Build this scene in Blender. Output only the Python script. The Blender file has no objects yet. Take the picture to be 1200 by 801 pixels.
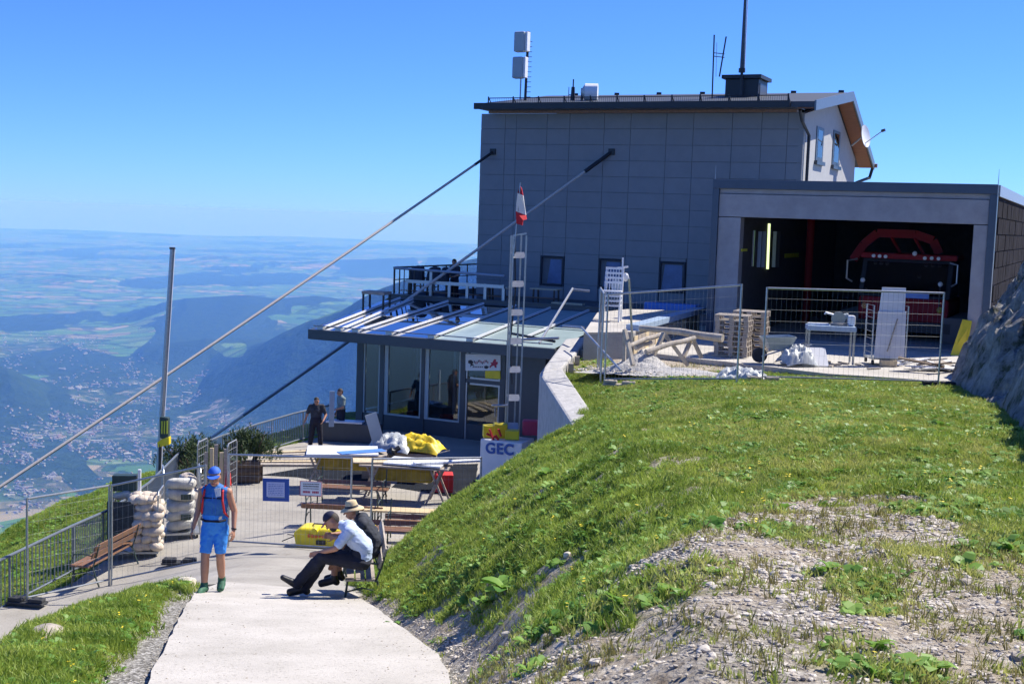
import bpy, bmesh, math, random
import numpy as np
from mathutils import Vector, Matrix, geometry
random.seed(7); rng = np.random.default_rng(7)
S = bpy.context.scene
C = S.collection
PI = math.pi

# ------------------------------------------------------------------ camera
F = 1480.0; PITCH = math.atan(145/F); ROLL = .034
fw = Vector((0, math.cos(PITCH), -math.sin(PITCH)))
u0_ = Vector((0, math.sin(PITCH), math.cos(PITCH))); r0_ = Vector((1, 0, 0))
rt = math.cos(ROLL)*r0_ + math.sin(ROLL)*u0_
up = -math.sin(ROLL)*r0_ + math.cos(ROLL)*u0_
cam_d = bpy.data.cameras.new('camera'); cam = bpy.data.objects.new('camera', cam_d); C.objects.link(cam)
cam.matrix_world = Matrix(((rt.x, up.x, -fw.x, 0), (rt.y, up.y, -fw.y, 0), (rt.z, up.z, -fw.z, 0), (0, 0, 0, 1)))
cam_d.sensor_width = 36; cam_d.lens = 36*F/1200; cam_d.clip_start = .1; cam_d.clip_end = 200000
S.camera = cam

# ------------------------------------------------------------------ sky, sun, exposure
SUN_AZ = math.radians(30); SUN_EL = math.radians(50)      # azimuth measured from +X (right) towards +Y (ahead)
w = bpy.data.worlds.new('World'); S.world = w; w.use_nodes = True
nt = w.node_tree; bg = nt.nodes['Background']
sky = nt.nodes.new('ShaderNodeTexSky'); sky.sky_type = 'NISHITA'; sky.sun_disc = False
sky.sun_elevation = SUN_EL; sky.sun_rotation = PI/2 - SUN_AZ
sky.altitude = 1800; sky.air_density = 1.0; sky.dust_density = 0.1; sky.ozone_density = 3.0
hs = nt.nodes.new('ShaderNodeHueSaturation'); hs.inputs['Saturation'].default_value = 1.0
tm = nt.nodes.new('ShaderNodeMix'); tm.data_type = 'RGBA'; tm.blend_type = 'MULTIPLY'; tm.inputs[0].default_value = 1; tm.inputs[7].default_value = (.44, .79, 1.62, 1)
nt.links.new(sky.outputs[0], hs.inputs['Color']); nt.links.new(hs.outputs[0], tm.inputs[6]); nt.links.new(tm.outputs[2], bg.inputs[0])
bg.inputs[1].default_value = 0.078
sd = bpy.data.lights.new('sun', 'SUN'); sd.energy = 5.0; sd.angle = math.radians(.5); sd.color = (1, .94, .84)
sun = bpy.data.objects.new('sun', sd); C.objects.link(sun)
sdir = Vector((math.cos(SUN_AZ)*math.cos(SUN_EL), math.sin(SUN_AZ)*math.cos(SUN_EL), math.sin(SUN_EL)))
sun.rotation_euler = sdir.to_track_quat('Z', 'Y').to_euler()
S.view_settings.view_transform = 'Standard'; S.view_settings.look = 'None'
S.view_settings.exposure = 0.6; S.view_settings.gamma = 1.0
S.cycles.max_bounces = 8; S.cycles.volume_bounces = 2; S.cycles.transparent_max_bounces = 24
S.cycles.volume_step_rate = 1.0

# ------------------------------------------------------------------ placing helpers
def ray(x, y):
    x = float(x); y = float(y); d = fw + (x-600)/F*rt + (400.5-y)/F*up
    return d/d.y
def P(x, y, Y): return ray(x, y)*Y
TH = math.radians(25)
U = Vector((math.cos(TH), -math.sin(TH), 0)); V = Vector((math.sin(TH), math.cos(TH), 0)); Z = Vector((0, 0, 1))
def B(u, v, z): return U*u + V*v + Z*z
def on_v(x, y, v): d = ray(x, y); return d*(v/d.dot(V))
def on_z(x, y, z): d = ray(x, y); return d*(z/d.z)
def uof(x, y, v): return on_v(x, y, v).dot(U)
def projn(X, Y, Zz):
    p = fw.y*Y + fw.z*Zz
    return 600+F*(X*rt.x+Y*rt.y+Zz*rt.z)/p, 400.5-F*(X*up.x+Y*up.y+Zz*up.z)/p

# ------------------------------------------------------------------ numpy noise
_perm = rng.random((256, 256))
def vnoise(x, y):
    xi = np.floor(x).astype(int); yi = np.floor(y).astype(int); fx = x-xi; fy = y-yi
    fx = fx*fx*(3-2*fx); fy = fy*fy*(3-2*fy)
    a = _perm[xi % 256, yi % 256]; b = _perm[(xi+1) % 256, yi % 256]
    c = _perm[xi % 256, (yi+1) % 256]; d = _perm[(xi+1) % 256, (yi+1) % 256]
    return a*(1-fx)*(1-fy)+b*fx*(1-fy)+c*(1-fx)*fy+d*fx*fy
def fbm(x, y, o=4):
    s = 0; a = .5; t = 0
    for k in range(o):
        s = s+a*vnoise(x*2**k+17.3*k, y*2**k+9.1*k); t += a; a *= .5
    return s/t
def sstep(a, b, x):
    t = np.clip((x-a)/(b-a), 0, 1); return t*t*(3-2*t)

# ------------------------------------------------------------------ ground shape
def ramp(Y): return np.interp(Y, [-8, 3, 10.5, 15, 19.2, 22, 24.5, 27, 30, 36, 70], [-1.0, -2.45, -3.93, -4.85, -5.8, -6.38, -6.85, -7.12, -7.35, -7.5, -7.55])
def zl(X, Y):
    return -7.5+(ramp(Y)+7.5)*sstep(-8.6, -4.4, X)
RAILPX = [(-60, 686, 21.3), (0, 656, 22.7), (84, 616, 24.3), (130, 596, 26.5), (175, 565, 29.6), (210, 530, 33), (255, 512, 35.6), (300, 497, 38.5), (345, 484, 40.2), (388, 474, 42.2)]
RAIL = [P(*q) for q in RAILPX]
_ry = np.array([2.0]+[p.y for p in RAIL]+[44.5, 50, 60, 80]); _rx = np.array([-11.0]+[p.x for p in RAIL]+[-5.7, -4.0, 0.0, 6.0])
def railx(Y): return np.interp(Y, _ry, _rx)
def plateau(X, Y):
    return -1.4-.07*np.minimum(Y, 29.0)+.12*(fbm(X*.35, Y*.35, 3)-.5)*sstep(30, 26, Y)
def toe(Y): return np.interp(Y, [-8, 3, 7, 10.5, 15.4, 20, 24, 26, 28, 29, 60], [-1.2, -1.2, -.8, -.3, -1.55, -2.55, -2.5, -1.6, -.1, .5, .6])
def crest(Y): return np.interp(Y, [-8, 5, 8, 10, 15, 20, 23, 28, 31, 60], [.6, .8, 1.25, 1.7, 1.6, 1.5, 1.5, 1.3, 1.2, 1.2])
def rock_base(Y):                                  # x where the rocky slope on the right begins
    return np.interp(Y, [6, 12, 16, 20, 24, 28, 33, 60], [5.0, 5.1, 6.55, 7.85, 8.8, 9.75, 11.6, 14.0])
def ground(X, Y, detail=True):
    X = np.asarray(X, float); Y = np.asarray(Y, float)
    lo = zl(X, Y); hi = plateau(X, Y)
    if detail: hi = hi + .05*(fbm(X*2.1, Y*2.1, 4)-.5)*sstep(30, 27, Y)
    a, b = toe(Y), crest(Y)
    hi = hi-.24*np.interp(Y, [8, 12, 18, 22], [0, 1, 1, .2])*sstep(3.2, -.3, X-b)
    hi = hi-np.interp(Y, [16, 22.5, 28, 31], [0, .50, .25, 0])*sstep(4.0, 1.3, X)
    t = np.clip((X-a)/(b-a), 0, 1)
    # slope rises fast at its foot and rounds off into the lawn
    k = 1.12*t-.12*t**3 if False else t*(1.28-.28*t)
    k = k*(1-.25*sstep(0, .12, t)*(1-sstep(.12, .3, t)))
    z = lo+(hi-lo)*np.clip(k, 0, 1)
    if detail:
        m = sstep(0, .15, t)*(1-sstep(.9, 1.1, t))
        z = z+m*(.25*(1.2-t)*(fbm(X*.9+3, Y*.9, 4)-.5)+.16*(fbm(X*3.1, Y*3.1, 3)-.5))
    wm = np.interp(Y, [22.0, 22.7, 28.1, 33.0, 41], [1.36, 1.3, .85, 1.7, 2.6])      # the retaining wall holds the lawn from here on
    f = sstep(22.3, 23.8, Y)
    z = np.where((Y > 22.2) & (X > wm), hi, np.where(Y > 22.2, z*(1-f)+lo*f, z))
    d = railx(Y)-X                                     # beyond the railing the mountain drops away
    z = z-.16*np.clip(d, 0, 3)-.25*np.clip(d-2.2, 0, 3)-1.3*np.clip(d-4.2, 0, 80)-sstep(.4, 1.5, d)*.3*(fbm(X*.8, Y*.8, 3)-.4)*(d > 0)
    back = np.clip(Y-56, 0, 80)
    z = z-1.3*back*(X < 14)
    return z
def G(x, y, y0=3.0, y1=60.0):                      # where the line of sight through a photo pixel meets the ground
    d = ray(x, y); t = np.arange(y0, y1, .02)
    g = ground(d.x*t, t, True); k = np.argmax(d.z*t <= g)
    t = t[k]; return Vector((d.x*t, t, float(ground(d.x*t, t, True))))
def gz(X, Y): return float(ground(X, Y))

# ------------------------------------------------------------------ materials
def new_mat(name):
    m = bpy.data.materials.new(name); m.use_nodes = True
    return m, m.node_tree.nodes, m.node_tree.links, m.node_tree.nodes['Principled BSDF']
def mat(name, col, rough=.6, metal=0.0, var=.12, scale=6.0, bump=.0, bscale=30.0, col2=None, spec=.5, stretch=None):
    m, n, l, b = new_mat(name)
    tc = n.new('ShaderNodeTexCoord'); src = tc.outputs['Object']
    if stretch:
        mp = n.new('ShaderNodeMapping'); mp.inputs['Scale'].default_value = stretch; l.new(src, mp.inputs[0]); src = mp.outputs[0]
    nz = n.new('ShaderNodeTexNoise'); nz.inputs['Scale'].default_value = scale; nz.inputs['Detail'].default_value = 6; nz.inputs['Roughness'].default_value = .65
    l.new(src, nz.inputs['Vector'])
    cr = n.new('ShaderNodeValToRGB'); e = cr.color_ramp.elements
    c2 = col2 or tuple(min(1, c*(1+var)) for c in col); c1 = tuple(c*(1-var) for c in col)
    e[0].position = .32; e[0].color = (*c1, 1); e[1].position = .68; e[1].color = (*c2, 1)
    l.new(nz.outputs['Fac'], cr.inputs[0]); l.new(cr.outputs[0], b.inputs['Base Color'])
    b.inputs['Roughness'].default_value = rough; b.inputs['Metallic'].default_value = metal
    b.inputs['Specular IOR Level'].default_value = spec
    if bump:
        n2 = n.new('ShaderNodeTexNoise'); n2.inputs['Scale'].default_value = bscale; n2.inputs['Detail'].default_value = 5
        l.new(src, n2.inputs['Vector'])
        bp = n.new('ShaderNodeBump'); bp.inputs['Strength'].default_value = bump; bp.inputs['Distance'].default_value = .02
        l.new(n2.outputs['Fac'], bp.inputs['Height']); l.new(bp.outputs[0], b.inputs['Normal'])
    return m
def glass(name, tint=(.75, .85, .85), alpha=.35, rough=.02):
    m, n, l, b = new_mat(name)
    b.inputs['Base Color'].default_value = (.02, .04, .06, 1); b.inputs['Roughness'].default_value = rough
    tr = n.new('ShaderNodeBsdfTransparent'); tr.inputs[0].default_value = (*tint, 1)
    gl = n.new('ShaderNodeBsdfGlossy'); gl.inputs['Roughness'].default_value = rough
    fr = n.new('ShaderNodeFresnel'); fr.inputs[0].default_value = 1.6
    ad = n.new('ShaderNodeMath'); ad.operation = 'MULTIPLY_ADD'; ad.inputs[1].default_value = 1.0; ad.inputs[2].default_value = alpha*.3
    nz = n.new('ShaderNodeTexNoise'); nz.inputs['Scale'].default_value = .8
    bp = n.new('ShaderNodeBump'); bp.inputs['Strength'].default_value = .05; bp.inputs['Distance'].default_value = .05
    l.new(nz.outputs[0], bp.inputs['Height']); l.new(bp.outputs[0], gl.inputs['Normal'])
    mx = n.new('ShaderNodeMixShader'); l.new(fr.outputs[0], ad.inputs[0]); l.new(ad.outputs[0], mx.inputs[0])
    l.new(tr.outputs[0], mx.inputs[1]); l.new(gl.outputs[0], mx.inputs[2]); l.new(mx.outputs[0], n['Material Output'].inputs[0])
    return m
def emis(name, col, st):
    m, n, l, b = new_mat(name)
    b.inputs['Base Color'].default_value = (*col, 1); b.inputs['Emission Color'].default_value = (*col, 1); b.inputs['Emission Strength'].default_value = st
    return m
M = {}
M['clad'] = mat('slate_blue_cladding', (.23, .232, .24), .55, var=.06, scale=2.0)
M['clad_b'] = mat('slate_blue_cladding_second_batch', (.245, .246, .252), .6, var=.06, scale=2.0)
M['seam'] = mat('shadow_grey_backing', (.14, .143, .15), .8)
M['darkgap'] = mat('dark_backing', (.03, .035, .045), .8)
M['trim'] = mat('dark_blue_metal_trim', (.05, .075, .115), .4, var=.08)
M['antr'] = mat('anthracite_powder_coat', (.055, .066, .08), .4, var=.08)
M['frame_in'] = mat('pale_grey_green_frame', (.42, .48, .48), .5, var=.05)
M['conc'] = mat('fair_faced_concrete', (.30, .31, .33), .85, var=.14, scale=1.6, bump=.25, bscale=18)
M['conc_l'] = mat('pale_rough_concrete', (.42, .41, .39), .9, var=.2, scale=5, bump=.8, bscale=14)
M['plaster'] = mat('white_plaster', (.46, .46, .45), .85, var=.05, scale=3, bump=.1)
M['copper'] = mat('brown_copper', (.32, .17, .11), .45, .3, var=.25, scale=9)
M['soffit'] = mat('reddish_wood_soffit', (.28, .11, .05), .6, var=.3, scale=3, stretch=(1, 14, 1))
M['roofd'] = mat('dark_sheet_roof', (.045, .055, .07), .6, var=.1)
M['roofm'] = mat('grey_sheet_roof', (.14, .17, .2), .4, .3, var=.08)
M['black'] = mat('black_paint', (.018, .02, .024), .5)
M['galv'] = mat('galvanised_steel', (.42, .44, .46), .42, .75, var=.15, scale=20)
M['alu'] = mat('bare_aluminium', (.42, .44, .46), .4, .7, var=.1, scale=12)
M['wire'] = mat('galvanised_wire', (.32, .34, .36), .5, .5)
M['rail'] = mat('grey_painted_railing', (.16, .19, .23), .45, .3)
M['white'] = mat('white_paint', (.78, .79, .8), .5, var=.05)
M['board'] = mat('white_coated_board', (.74, .76, .79), .35, var=.05, scale=3)
M['boxgrey'] = mat('light_grey_plastic', (.38, .43, .45), .5, var=.05)
M['wood'] = mat('weathered_grey_wood', (.36, .31, .26), .8, var=.3, scale=4, stretch=(1, 1, 8), bump=.2)
M['woodn'] = mat('new_spruce_wood', (.62, .5, .32), .7, var=.15, scale=4, stretch=(8, 1, 1))
M['bench'] = mat('brown_varnished_slat', (.22, .115, .065), .5, var=.25, scale=5, stretch=(1, 8, 8))
M['pale_pl'] = mat('pale_tan_plank', (.62, .48, .27), .6, var=.12, scale=5)
M['iron'] = mat('dark_green_cast_iron', (.03, .055, .05), .5, var=.2)
M['rubber'] = mat('black_recycled_rubber', (.035, .037, .042), .85, var=.3, scale=12, bump=.3)
M['yel'] = mat('yellow_plastic', (.78, .62, .02), .4, var=.08, scale=4)
M['yelfab'] = mat('yellow_tarpaulin', (.75, .55, .02), .5, var=.15, scale=5, bump=.4, bscale=8)
M['silver'] = mat('silver_grey_tarpaulin', (.42, .45, .47), .4, var=.2, scale=5, bump=.4, bscale=8)
M['red'] = mat('red_paint', (.26, .004, .009), .75, var=.1)
M['redfab'] = mat('red_fabric', (.6, .03, .03), .7, var=.15)
M['blue'] = mat('blue_frame_plastic', (.02, .07, .32), .4, var=.08)
M['bluep'] = mat('blue_plastic_film', (.12, .28, .7), .3, var=.1)
M['steelblue'] = mat('pale_blue_steel', (.33, .43, .56), .45, var=.1)
M['redtxt'] = mat('dark_red_print', (.4, .03, .08), .6)
M['bluetxt'] = mat('blue_print', (.02, .1, .38), .5)
M['blktxt'] = mat('black_print', (.03, .03, .04), .6)
M['lilac'] = mat('pale_lilac_paper', (.5, .52, .72), .7, var=.04)
M['paper'] = mat('white_paper', (.7, .7, .72), .7, var=.03)
M['sack'] = mat('white_woven_sack', (.60, .51, .41), .85, var=.15, scale=9, bump=.5, bscale=25)
M['sackp'] = mat('printed_white_sack', (.52, .51, .46), .8, var=.2, scale=7, bump=.3)
M['darkmesh'] = mat('dark_shade_cloth', (.04, .048, .05), .8, var=.3, scale=14)
M['shade_sheet'] = mat('dark_painted_shade', (.022, .025, .032), 1.0, var=.25, scale=2, bump=.3, spec=.02)  # near-black colour of the sheets that imitate shade on the terrace
M['skin'] = mat('skin', (.45, .23, .15), .55, var=.08, scale=10)
M['hair_d'] = mat('dark_hair', (.03, .022, .018), .7)
M['hair_g'] = mat('grey_hair', (.35, .33, .31), .8)
M['bshirt'] = mat('blue_sports_shirt', (.03, .16, .46), .75, var=.1, scale=7, bump=.4, bscale=10)
M['bshort'] = mat('bright_blue_shorts', (.04, .26, .78), .75, var=.05, scale=7, bump=.4, bscale=10)
M['bcap'] = mat('royal_blue_cap', (.03, .14, .62), .7)
M['navy'] = mat('navy_trousers', (.012, .014, .028), .85, var=.2, bump=.3, bscale=12)
M['lshirt'] = mat('pale_blue_shirt', (.50, .60, .80), .8, var=.08, scale=9, bump=.5, bscale=12)
M['ncap'] = mat('dark_navy_cap', (.012, .016, .05), .8)
M['straw'] = mat('straw_hat', (.62, .50, .30), .85, var=.15, scale=40)
M['shoe_g'] = mat('green_hiking_shoe', (.03, .12, .07), .7, var=.5, scale=25)
M['shoe_k'] = mat('black_leather_shoe', (.015, .014, .014), .4)
M['dkcloth'] = mat('dark_work_clothes', (.03, .035, .05), .85, var=.4, scale=9)
M['tshirt_g'] = mat('grey_green_shirt', (.17, .23, .24), .85, var=.3, scale=9)
M['flagw'] = mat('white_flag_cloth', (.8, .78, .78), .8, var=.04)
M['flagr'] = mat('red_flag_cloth', (.62, .02, .03), .8, var=.06)
M['pallet'] = mat('pallet_wood', (.42, .37, .31), .85, var=.25, scale=7)
M['cable'] = mat('grey_steel_rope', (.55, .50, .45), .6, .1, var=.2, scale=30)
M['stone'] = mat('pale_limestone', (.58, .525, .44), .9, var=.3, scale=6, bump=.5, bscale=12)
M['stone_d'] = mat('grey_limestone', (.37, .325, .265), .9, var=.35, scale=6, bump=.5, bscale=12)
M['bark'] = mat('brown_bark', (.12, .085, .06), .9, var=.3, bump=.5)
M['tube'] = emis('bright_glow_strip', (.86, 1, .5), 1.0)  # emission for the bright gaps in the inner garage wall
M['tubeg'] = emis('dim_green_glow_strip', (.4, .75, .35), .45)
M['yelrefl'] = mat('yellow_marking', (.6, .62, .05), .5)
M['glass'] = glass('window_glass', (.62, .70, .74), .22)
M['glassr'] = glass('roof_glass', (.25, .32, .40), 2.3)
M['glass_dark'] = glass('smoked_window_glass', (.25, .3, .36), .2)
M['frost'] = mat('frosted_roof_glass', (.34, .43, .42), .25, var=.12, scale=1.2)
M['curtain'] = mat('blue_reflecting_blind', (.06, .12, .27), .3, var=.25, scale=2)
M['pine'] = mat('mountain_pine_needles', (.045, .085, .02), .7, var=.45, scale=3)
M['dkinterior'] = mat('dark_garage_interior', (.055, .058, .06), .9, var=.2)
M['bitumen'] = mat('grey_bitumen_blocks', (.022, .021, .026), 1.0, var=.5, scale=1.8, bump=.5, bscale=4, spec=.05)

# ------------------------------------------------------------------ object builders
ROOTM = {}
def thing(name, label, cat, loc, rz=0.0, group=None, kind=None):
    o = bpy.data.objects.new(name, None); C.objects.link(o); o.empty_display_size = .2
    o.location = loc; o.rotation_euler = (0, 0, rz); o['label'] = label; o['category'] = cat
    if group: o['group'] = group
    ROOTM[o.name] = Matrix.Translation(Vector(loc)) @ Matrix.Rotation(rz, 4, 'Z')
    return o
def tag(o, label=None, cat=None, group=None, kind=None):
    if label: o['label'] = label
    if cat: o['category'] = cat
    if group: o['group'] = group
    if kind: o['kind'] = kind
    return o
class MB:
    def __init__(s): s.v = []; s.f = []
    def add(s, vs, fs):
        k = len(s.v); s.v += [tuple(p) for p in vs]; s.f += [tuple(i+k for i in f) for f in fs]; return s
    def box(s, x0, x1, y0, y1, z0, z1, fr=None):
        vs = [Vector((x, y, z)) for z in (z0, z1) for y in (y0, y1) for x in (x0, x1)]
        if fr == 'B': vs = [B(*p) for p in vs]
        elif fr is not None: vs = [fr @ p for p in vs]
        return s.add(vs, [(0, 2, 3, 1), (4, 5, 7, 6), (0, 1, 5, 4), (2, 6, 7, 3), (0, 4, 6, 2), (1, 3, 7, 5)])
    def beam(s, p0, p1, w_, h_, upv=Z):
        p0 = Vector(p0); p1 = Vector(p1); d = (p1-p0).normalized(); a = d.cross(upv)
        if a.length < 1e-4: a = d.cross(Vector((1, 0, 0)))
        a.normalize(); b = a.cross(d).normalized()
        vs = [q+a*(i*w_/2)+b*(j*h_/2) for q in (p0, p1) for i, j in ((-1, -1), (1, -1), (1, 1), (-1, 1))]
        return s.add(vs, [(3, 2, 1, 0), (4, 5, 6, 7), (0, 1, 5, 4), (1, 2, 6, 5), (2, 3, 7, 6), (3, 0, 4, 7)])
    def tube(s, pts, r, n=6, r2=None, cap=True):
        pts = [Vector(p) for p in pts]; m = len(pts); rs = [r+((r2 if r2 is not None else r)-r)*i/(m-1) for i in range(m)]
        vs = []; pa = None
        for i, p in enumerate(pts):
            d = (pts[min(i+1, m-1)]-pts[max(i-1, 0)]).normalized()
            a = (pa - d*pa.dot(d)) if pa is not None else d.cross(Z if abs(d.z) < .9 else Vector((1, 0, 0)))
            a.normalize(); pa = a; b = d.cross(a)
            vs += [p+(a*math.cos(2*PI*k/n)+b*math.sin(2*PI*k/n))*rs[i] for k in range(n)]
        fs = [(i*n+k, i*n+(k+1) % n, (i+1)*n+(k+1) % n, (i+1)*n+k) for i in range(m-1) for k in range(n)]
        if cap: fs += [tuple(range(n-1, -1, -1)), tuple((m-1)*n+k for k in range(n))]
        return s.add(vs, fs)
    def prism(s, poly, ext):                       # polygon (3-D points) extruded by a vector
        poly = [Vector(p) for p in poly]; n = len(poly); e = Vector(ext)
        return s.add(poly+[p+e for p in poly], [tuple(range(n-1, -1, -1)), tuple(range(n, 2*n))]+[(k, (k+1) % n, n+(k+1) % n, n+k) for k in range(n)])
    def ball(s, c, r, seg=10, rings=6, sc=(1, 1, 1), jit=0.0, fr=None, sq=1.0):
        c = Vector(c); vs = []
        for i in range(1, rings):
            a = PI*i/rings
            for k in range(seg):
                b = 2*PI*k/seg; pw = lambda t: math.copysign(abs(t)**sq, t); q = Vector((pw(math.sin(a))*pw(math.cos(b))*sc[0], pw(math.sin(a))*pw(math.sin(b))*sc[1], pw(math.cos(a))*sc[2]))*r*(1+random.uniform(-jit, jit))
                vs.append(c+(fr @ q if fr else q))
        t = Vector((0, 0, r*sc[2]));
        if fr: t = fr @ t
        vs += [c+t, c-t]; n = len(vs)
        fs = [(i*seg+k, (i+1)*seg+k, (i+1)*seg+(k+1) % seg, i*seg+(k+1) % seg) for i in range(rings-2) for k in range(seg)]
        fs += [(n-2, k, (k+1) % seg) for k in range(seg)]+[(n-1, (rings-2)*seg+(k+1) % seg, (rings-2)*seg+k) for k in range(seg)]
        return s.add(vs, fs)
    def build(s, name, m, parent=None, local=False, smooth=False, bevel=0, kind=None):
        me = bpy.data.meshes.new(name)
        vs = s.v
        if parent is not None and not local:
            inv = full_matrix(parent).inverted(); vs = [inv @ Vector(p) for p in vs]
        me.from_pydata([tuple(p) for p in vs], [], s.f)
        mats = m if isinstance(m, (list, tuple)) else [m]
        for q in mats: me.materials.append(q)
        if smooth: me.polygons.foreach_set('use_smooth', [True]*len(me.polygons))
        o = bpy.data.objects.new(name, me); C.objects.link(o)
        if parent is not None: o.parent = parent
        if bevel:
            b = o.modifiers.new('bevel', 'BEVEL'); b.width = bevel; b.segments = 2; b.limit_method = 'ANGLE'
        if kind: o['kind'] = kind
        return o
def full_matrix(o):
    m = ROOTM.get(o.name)
    if m is None: m = full_matrix(o.parent) if o.parent else Matrix.Identity(4)
    return m
def copy_tree(o, loc=None, rz=None, label=None, parent=None):
    c = o.copy(); C.objects.link(c)
    if parent is not None: c.parent = parent
    for ch in [x for x in o.children]: copy_tree(ch, parent=c)
    if loc is not None: c.location = loc
    if rz is not None: c.rotation_euler = (0, 0, rz)
    if label: c['label'] = label
    return c
def sheet(name, poly, step, zf, m, lift=.03, skirt=.25, kind='structure', jag=0.0):
    """a slab that follows the ground inside a world polygon"""
    n = len(poly); pts = []
    for i in range(n):                             # subdivide the border
        a = Vector(poly[i][:2]); b = Vector(poly[(i+1) % n][:2]); k = max(1, int((b-a).length/step))
        for j in range(k):
            p = a.lerp(b, j/k); pts.append(p+Vector((random.uniform(-jag, jag), random.uniform(-jag, jag))))
    nb = len(pts); edges = [(i, (i+1) % nb) for i in range(nb)]
    xs = [p.x for p in pts]; ys = [p.y for p in pts]
    PX, PY = np.array(xs), np.array(ys)
    gx, gy = np.meshgrid(np.arange(min(xs), max(xs), step), np.arange(min(ys), max(ys), step)); gx = gx.ravel(); gy = gy.ravel()
    ins = np.zeros(len(gx), bool)
    for i in range(nb):
        x1, y1, x2, y2 = PX[i], PY[i], PX[(i+1) % nb], PY[(i+1) % nb]
        c = (y1 > gy) != (y2 > gy); ins ^= c & (gx < (x2-x1)*(gy-y1)/(y2-y1+1e-12)+x1)
    md = np.full(len(gx), 1e9)
    for i in range(nb): md = np.minimum(md, (gx-PX[i])**2+(gy-PY[i])**2)
    ins &= md > (step*.45)**2
    allp = pts+[Vector((a, b)) for a, b in zip(gx[ins], gy[ins])]
    ov, oe, of, *_ = geometry.delaunay_2d_cdt(allp, [], [list(range(nb))], 1, 1e-5)
    X = np.array([p.x for p in ov]); Y = np.array([p.y for p in ov]); zz = zf(X, Y)+lift
    mb = MB(); mb.v = [(X[i], Y[i], zz[i]) for i in range(len(X))]; mb.f = [tuple(f) for f in of]
    k = len(mb.v); bz = zf(PX, PY)+lift
    mb.v += [(PX[i], PY[i], bz[i]) for i in range(nb)]+[(PX[i], PY[i], bz[i]-skirt) for i in range(nb)]
    mb.f += [(k+i, k+(i+1) % nb, k+nb+(i+1) % nb, k+nb+i) for i in range(nb)]
    o = mb.build(name, m); o['kind'] = kind
    return o
# ------------------------------------------------------------------ valley, hills, far land
def polymask(polys, blur):
    """soft mask over the photo's field of view, looked up by ground point (world-fixed colour patches)"""
    W_, H_ = 330, 240
    gx, gy = np.meshgrid(np.arange(W_)*4-60, np.arange(H_)*4-60)
    out = np.zeros((H_, W_))
    for poly, val in polys:
        ins = np.zeros(gx.shape, bool); n = len(poly)
        for i in range(n):
            x1, y1 = poly[i]; x2, y2 = poly[(i+1) % n]
            c = (y1 > gy) != (y2 > gy); ins ^= c & (gx < (x2-x1)*(gy-y1)/(y2-y1+1e-9)+x1)
        out = np.where(ins, np.maximum(out, val), out)
    for _ in range(blur):
        o = np.pad(out, 1, mode='edge'); out = (o[:-2, 1:-1]+o[2:, 1:-1]+o[1:-1, :-2]+o[1:-1, 2:]+2*o[1:-1, 1:-1])/6
    def f(px, py):
        i = np.clip((py+60)/4, 0, H_-1.01); j = np.clip((px+60)/4, 0, W_-1.01); i0 = i.astype(int); j0 = j.astype(int); a = i-i0; b = j-j0
        return (out[i0, j0]*(1-a)*(1-b)+out[i0+1, j0]*a*(1-b)+out[i0, j0+1]*(1-a)*b+out[i0+1, j0+1]*a*b)
    return f
VZ = -1330.0
RIDGES = [  # (crest pixels, distances at those pixels, near width, far width, forest)
    ([(200, 462), (257, 428), (300, 405), (321, 395), (356, 380), (390, 367), (420, 352), (458, 333), (500, 318), (556, 304), (640, 290), (800, 270)], (9800, 6200), .16, .25, 1.0),
    ([(60, 384), (110, 377), (150, 369), (185, 359), (215, 350), (250, 348), (290, 346), (330, 351), (370, 347), (400, 352), (440, 362), (600, 372)], (14500, 15500), .17, .10, .8),
    ([(60, 452), (100, 433), (150, 418), (200, 405), (250, 398), (300, 402), (360, 420)], (11200, 10800), .07, .09, .9),
    ([(-200, 380), (-60, 415), (0, 429), (22, 433), (45, 446), (66, 462)], (8700, 8300), .07, .08, 1.0),
    ([(-40, 338), (60, 322), (120, 325), (190, 338)], (21000, 21000), .05, .07, .8),
    ([(-200, 302), (0, 300), (100, 302), (160, 307), (260, 300), (330, 308), (500, 300)], (31000, 29000), .05, .06, .6),
    ([(-300, 286), (0, 285), (60, 283), (120, 288), (200, 290), (260, 287), (330, 290), (400, 291), (480, 296), (640, 297), (900, 303)], (56000, 56000), .12, .05, .6)]
def valley_h(X, Y):
    D = Y; px, _ = projn(X, Y, -.08*Y); px = px+60*(fbm(X/900+3, Y/1600, 4)-.5)
    z = VZ+18*(fbm(X/900, Y/900, 3)-.5)
    z = z+np.clip((D-24000)/30000, 0, 1)*220*(fbm(X/5000, Y/5000, 3)-.35)
    fo = np.zeros_like(X)
    for cr, (d0, d1), wn, wf, ff in RIDGES:
        xs = [c[0] for c in cr]; d = np.interp(px, [xs[0], xs[-1]], [d0, d1])
        rz = np.array([ray(*c).z for c in cr]); zc = np.interp(px, xs, rz)*d
        hgt = np.maximum(zc-VZ, 0)*sstep(xs[0]-90, xs[0], px)*sstep(xs[-1]+90, xs[-1], px)
        q = np.log(D/d); q = q+.02*(fbm(X/1200+5, Y/1200, 3)-.5)
        g = np.exp(-(q/np.where(q < 0, wn, wf))**2)
        g = g*(1-.22*(1-g)*fbm(X/500, Y/500, 4)*2)
        h = hgt*g
        z = np.maximum(z, VZ+h)
        fo = np.maximum(fo, ff*sstep(40, 150, h))
    flank = 1250*np.clip(1-D/3600, 0, 1)**3.2
    return z+flank, fo
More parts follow.
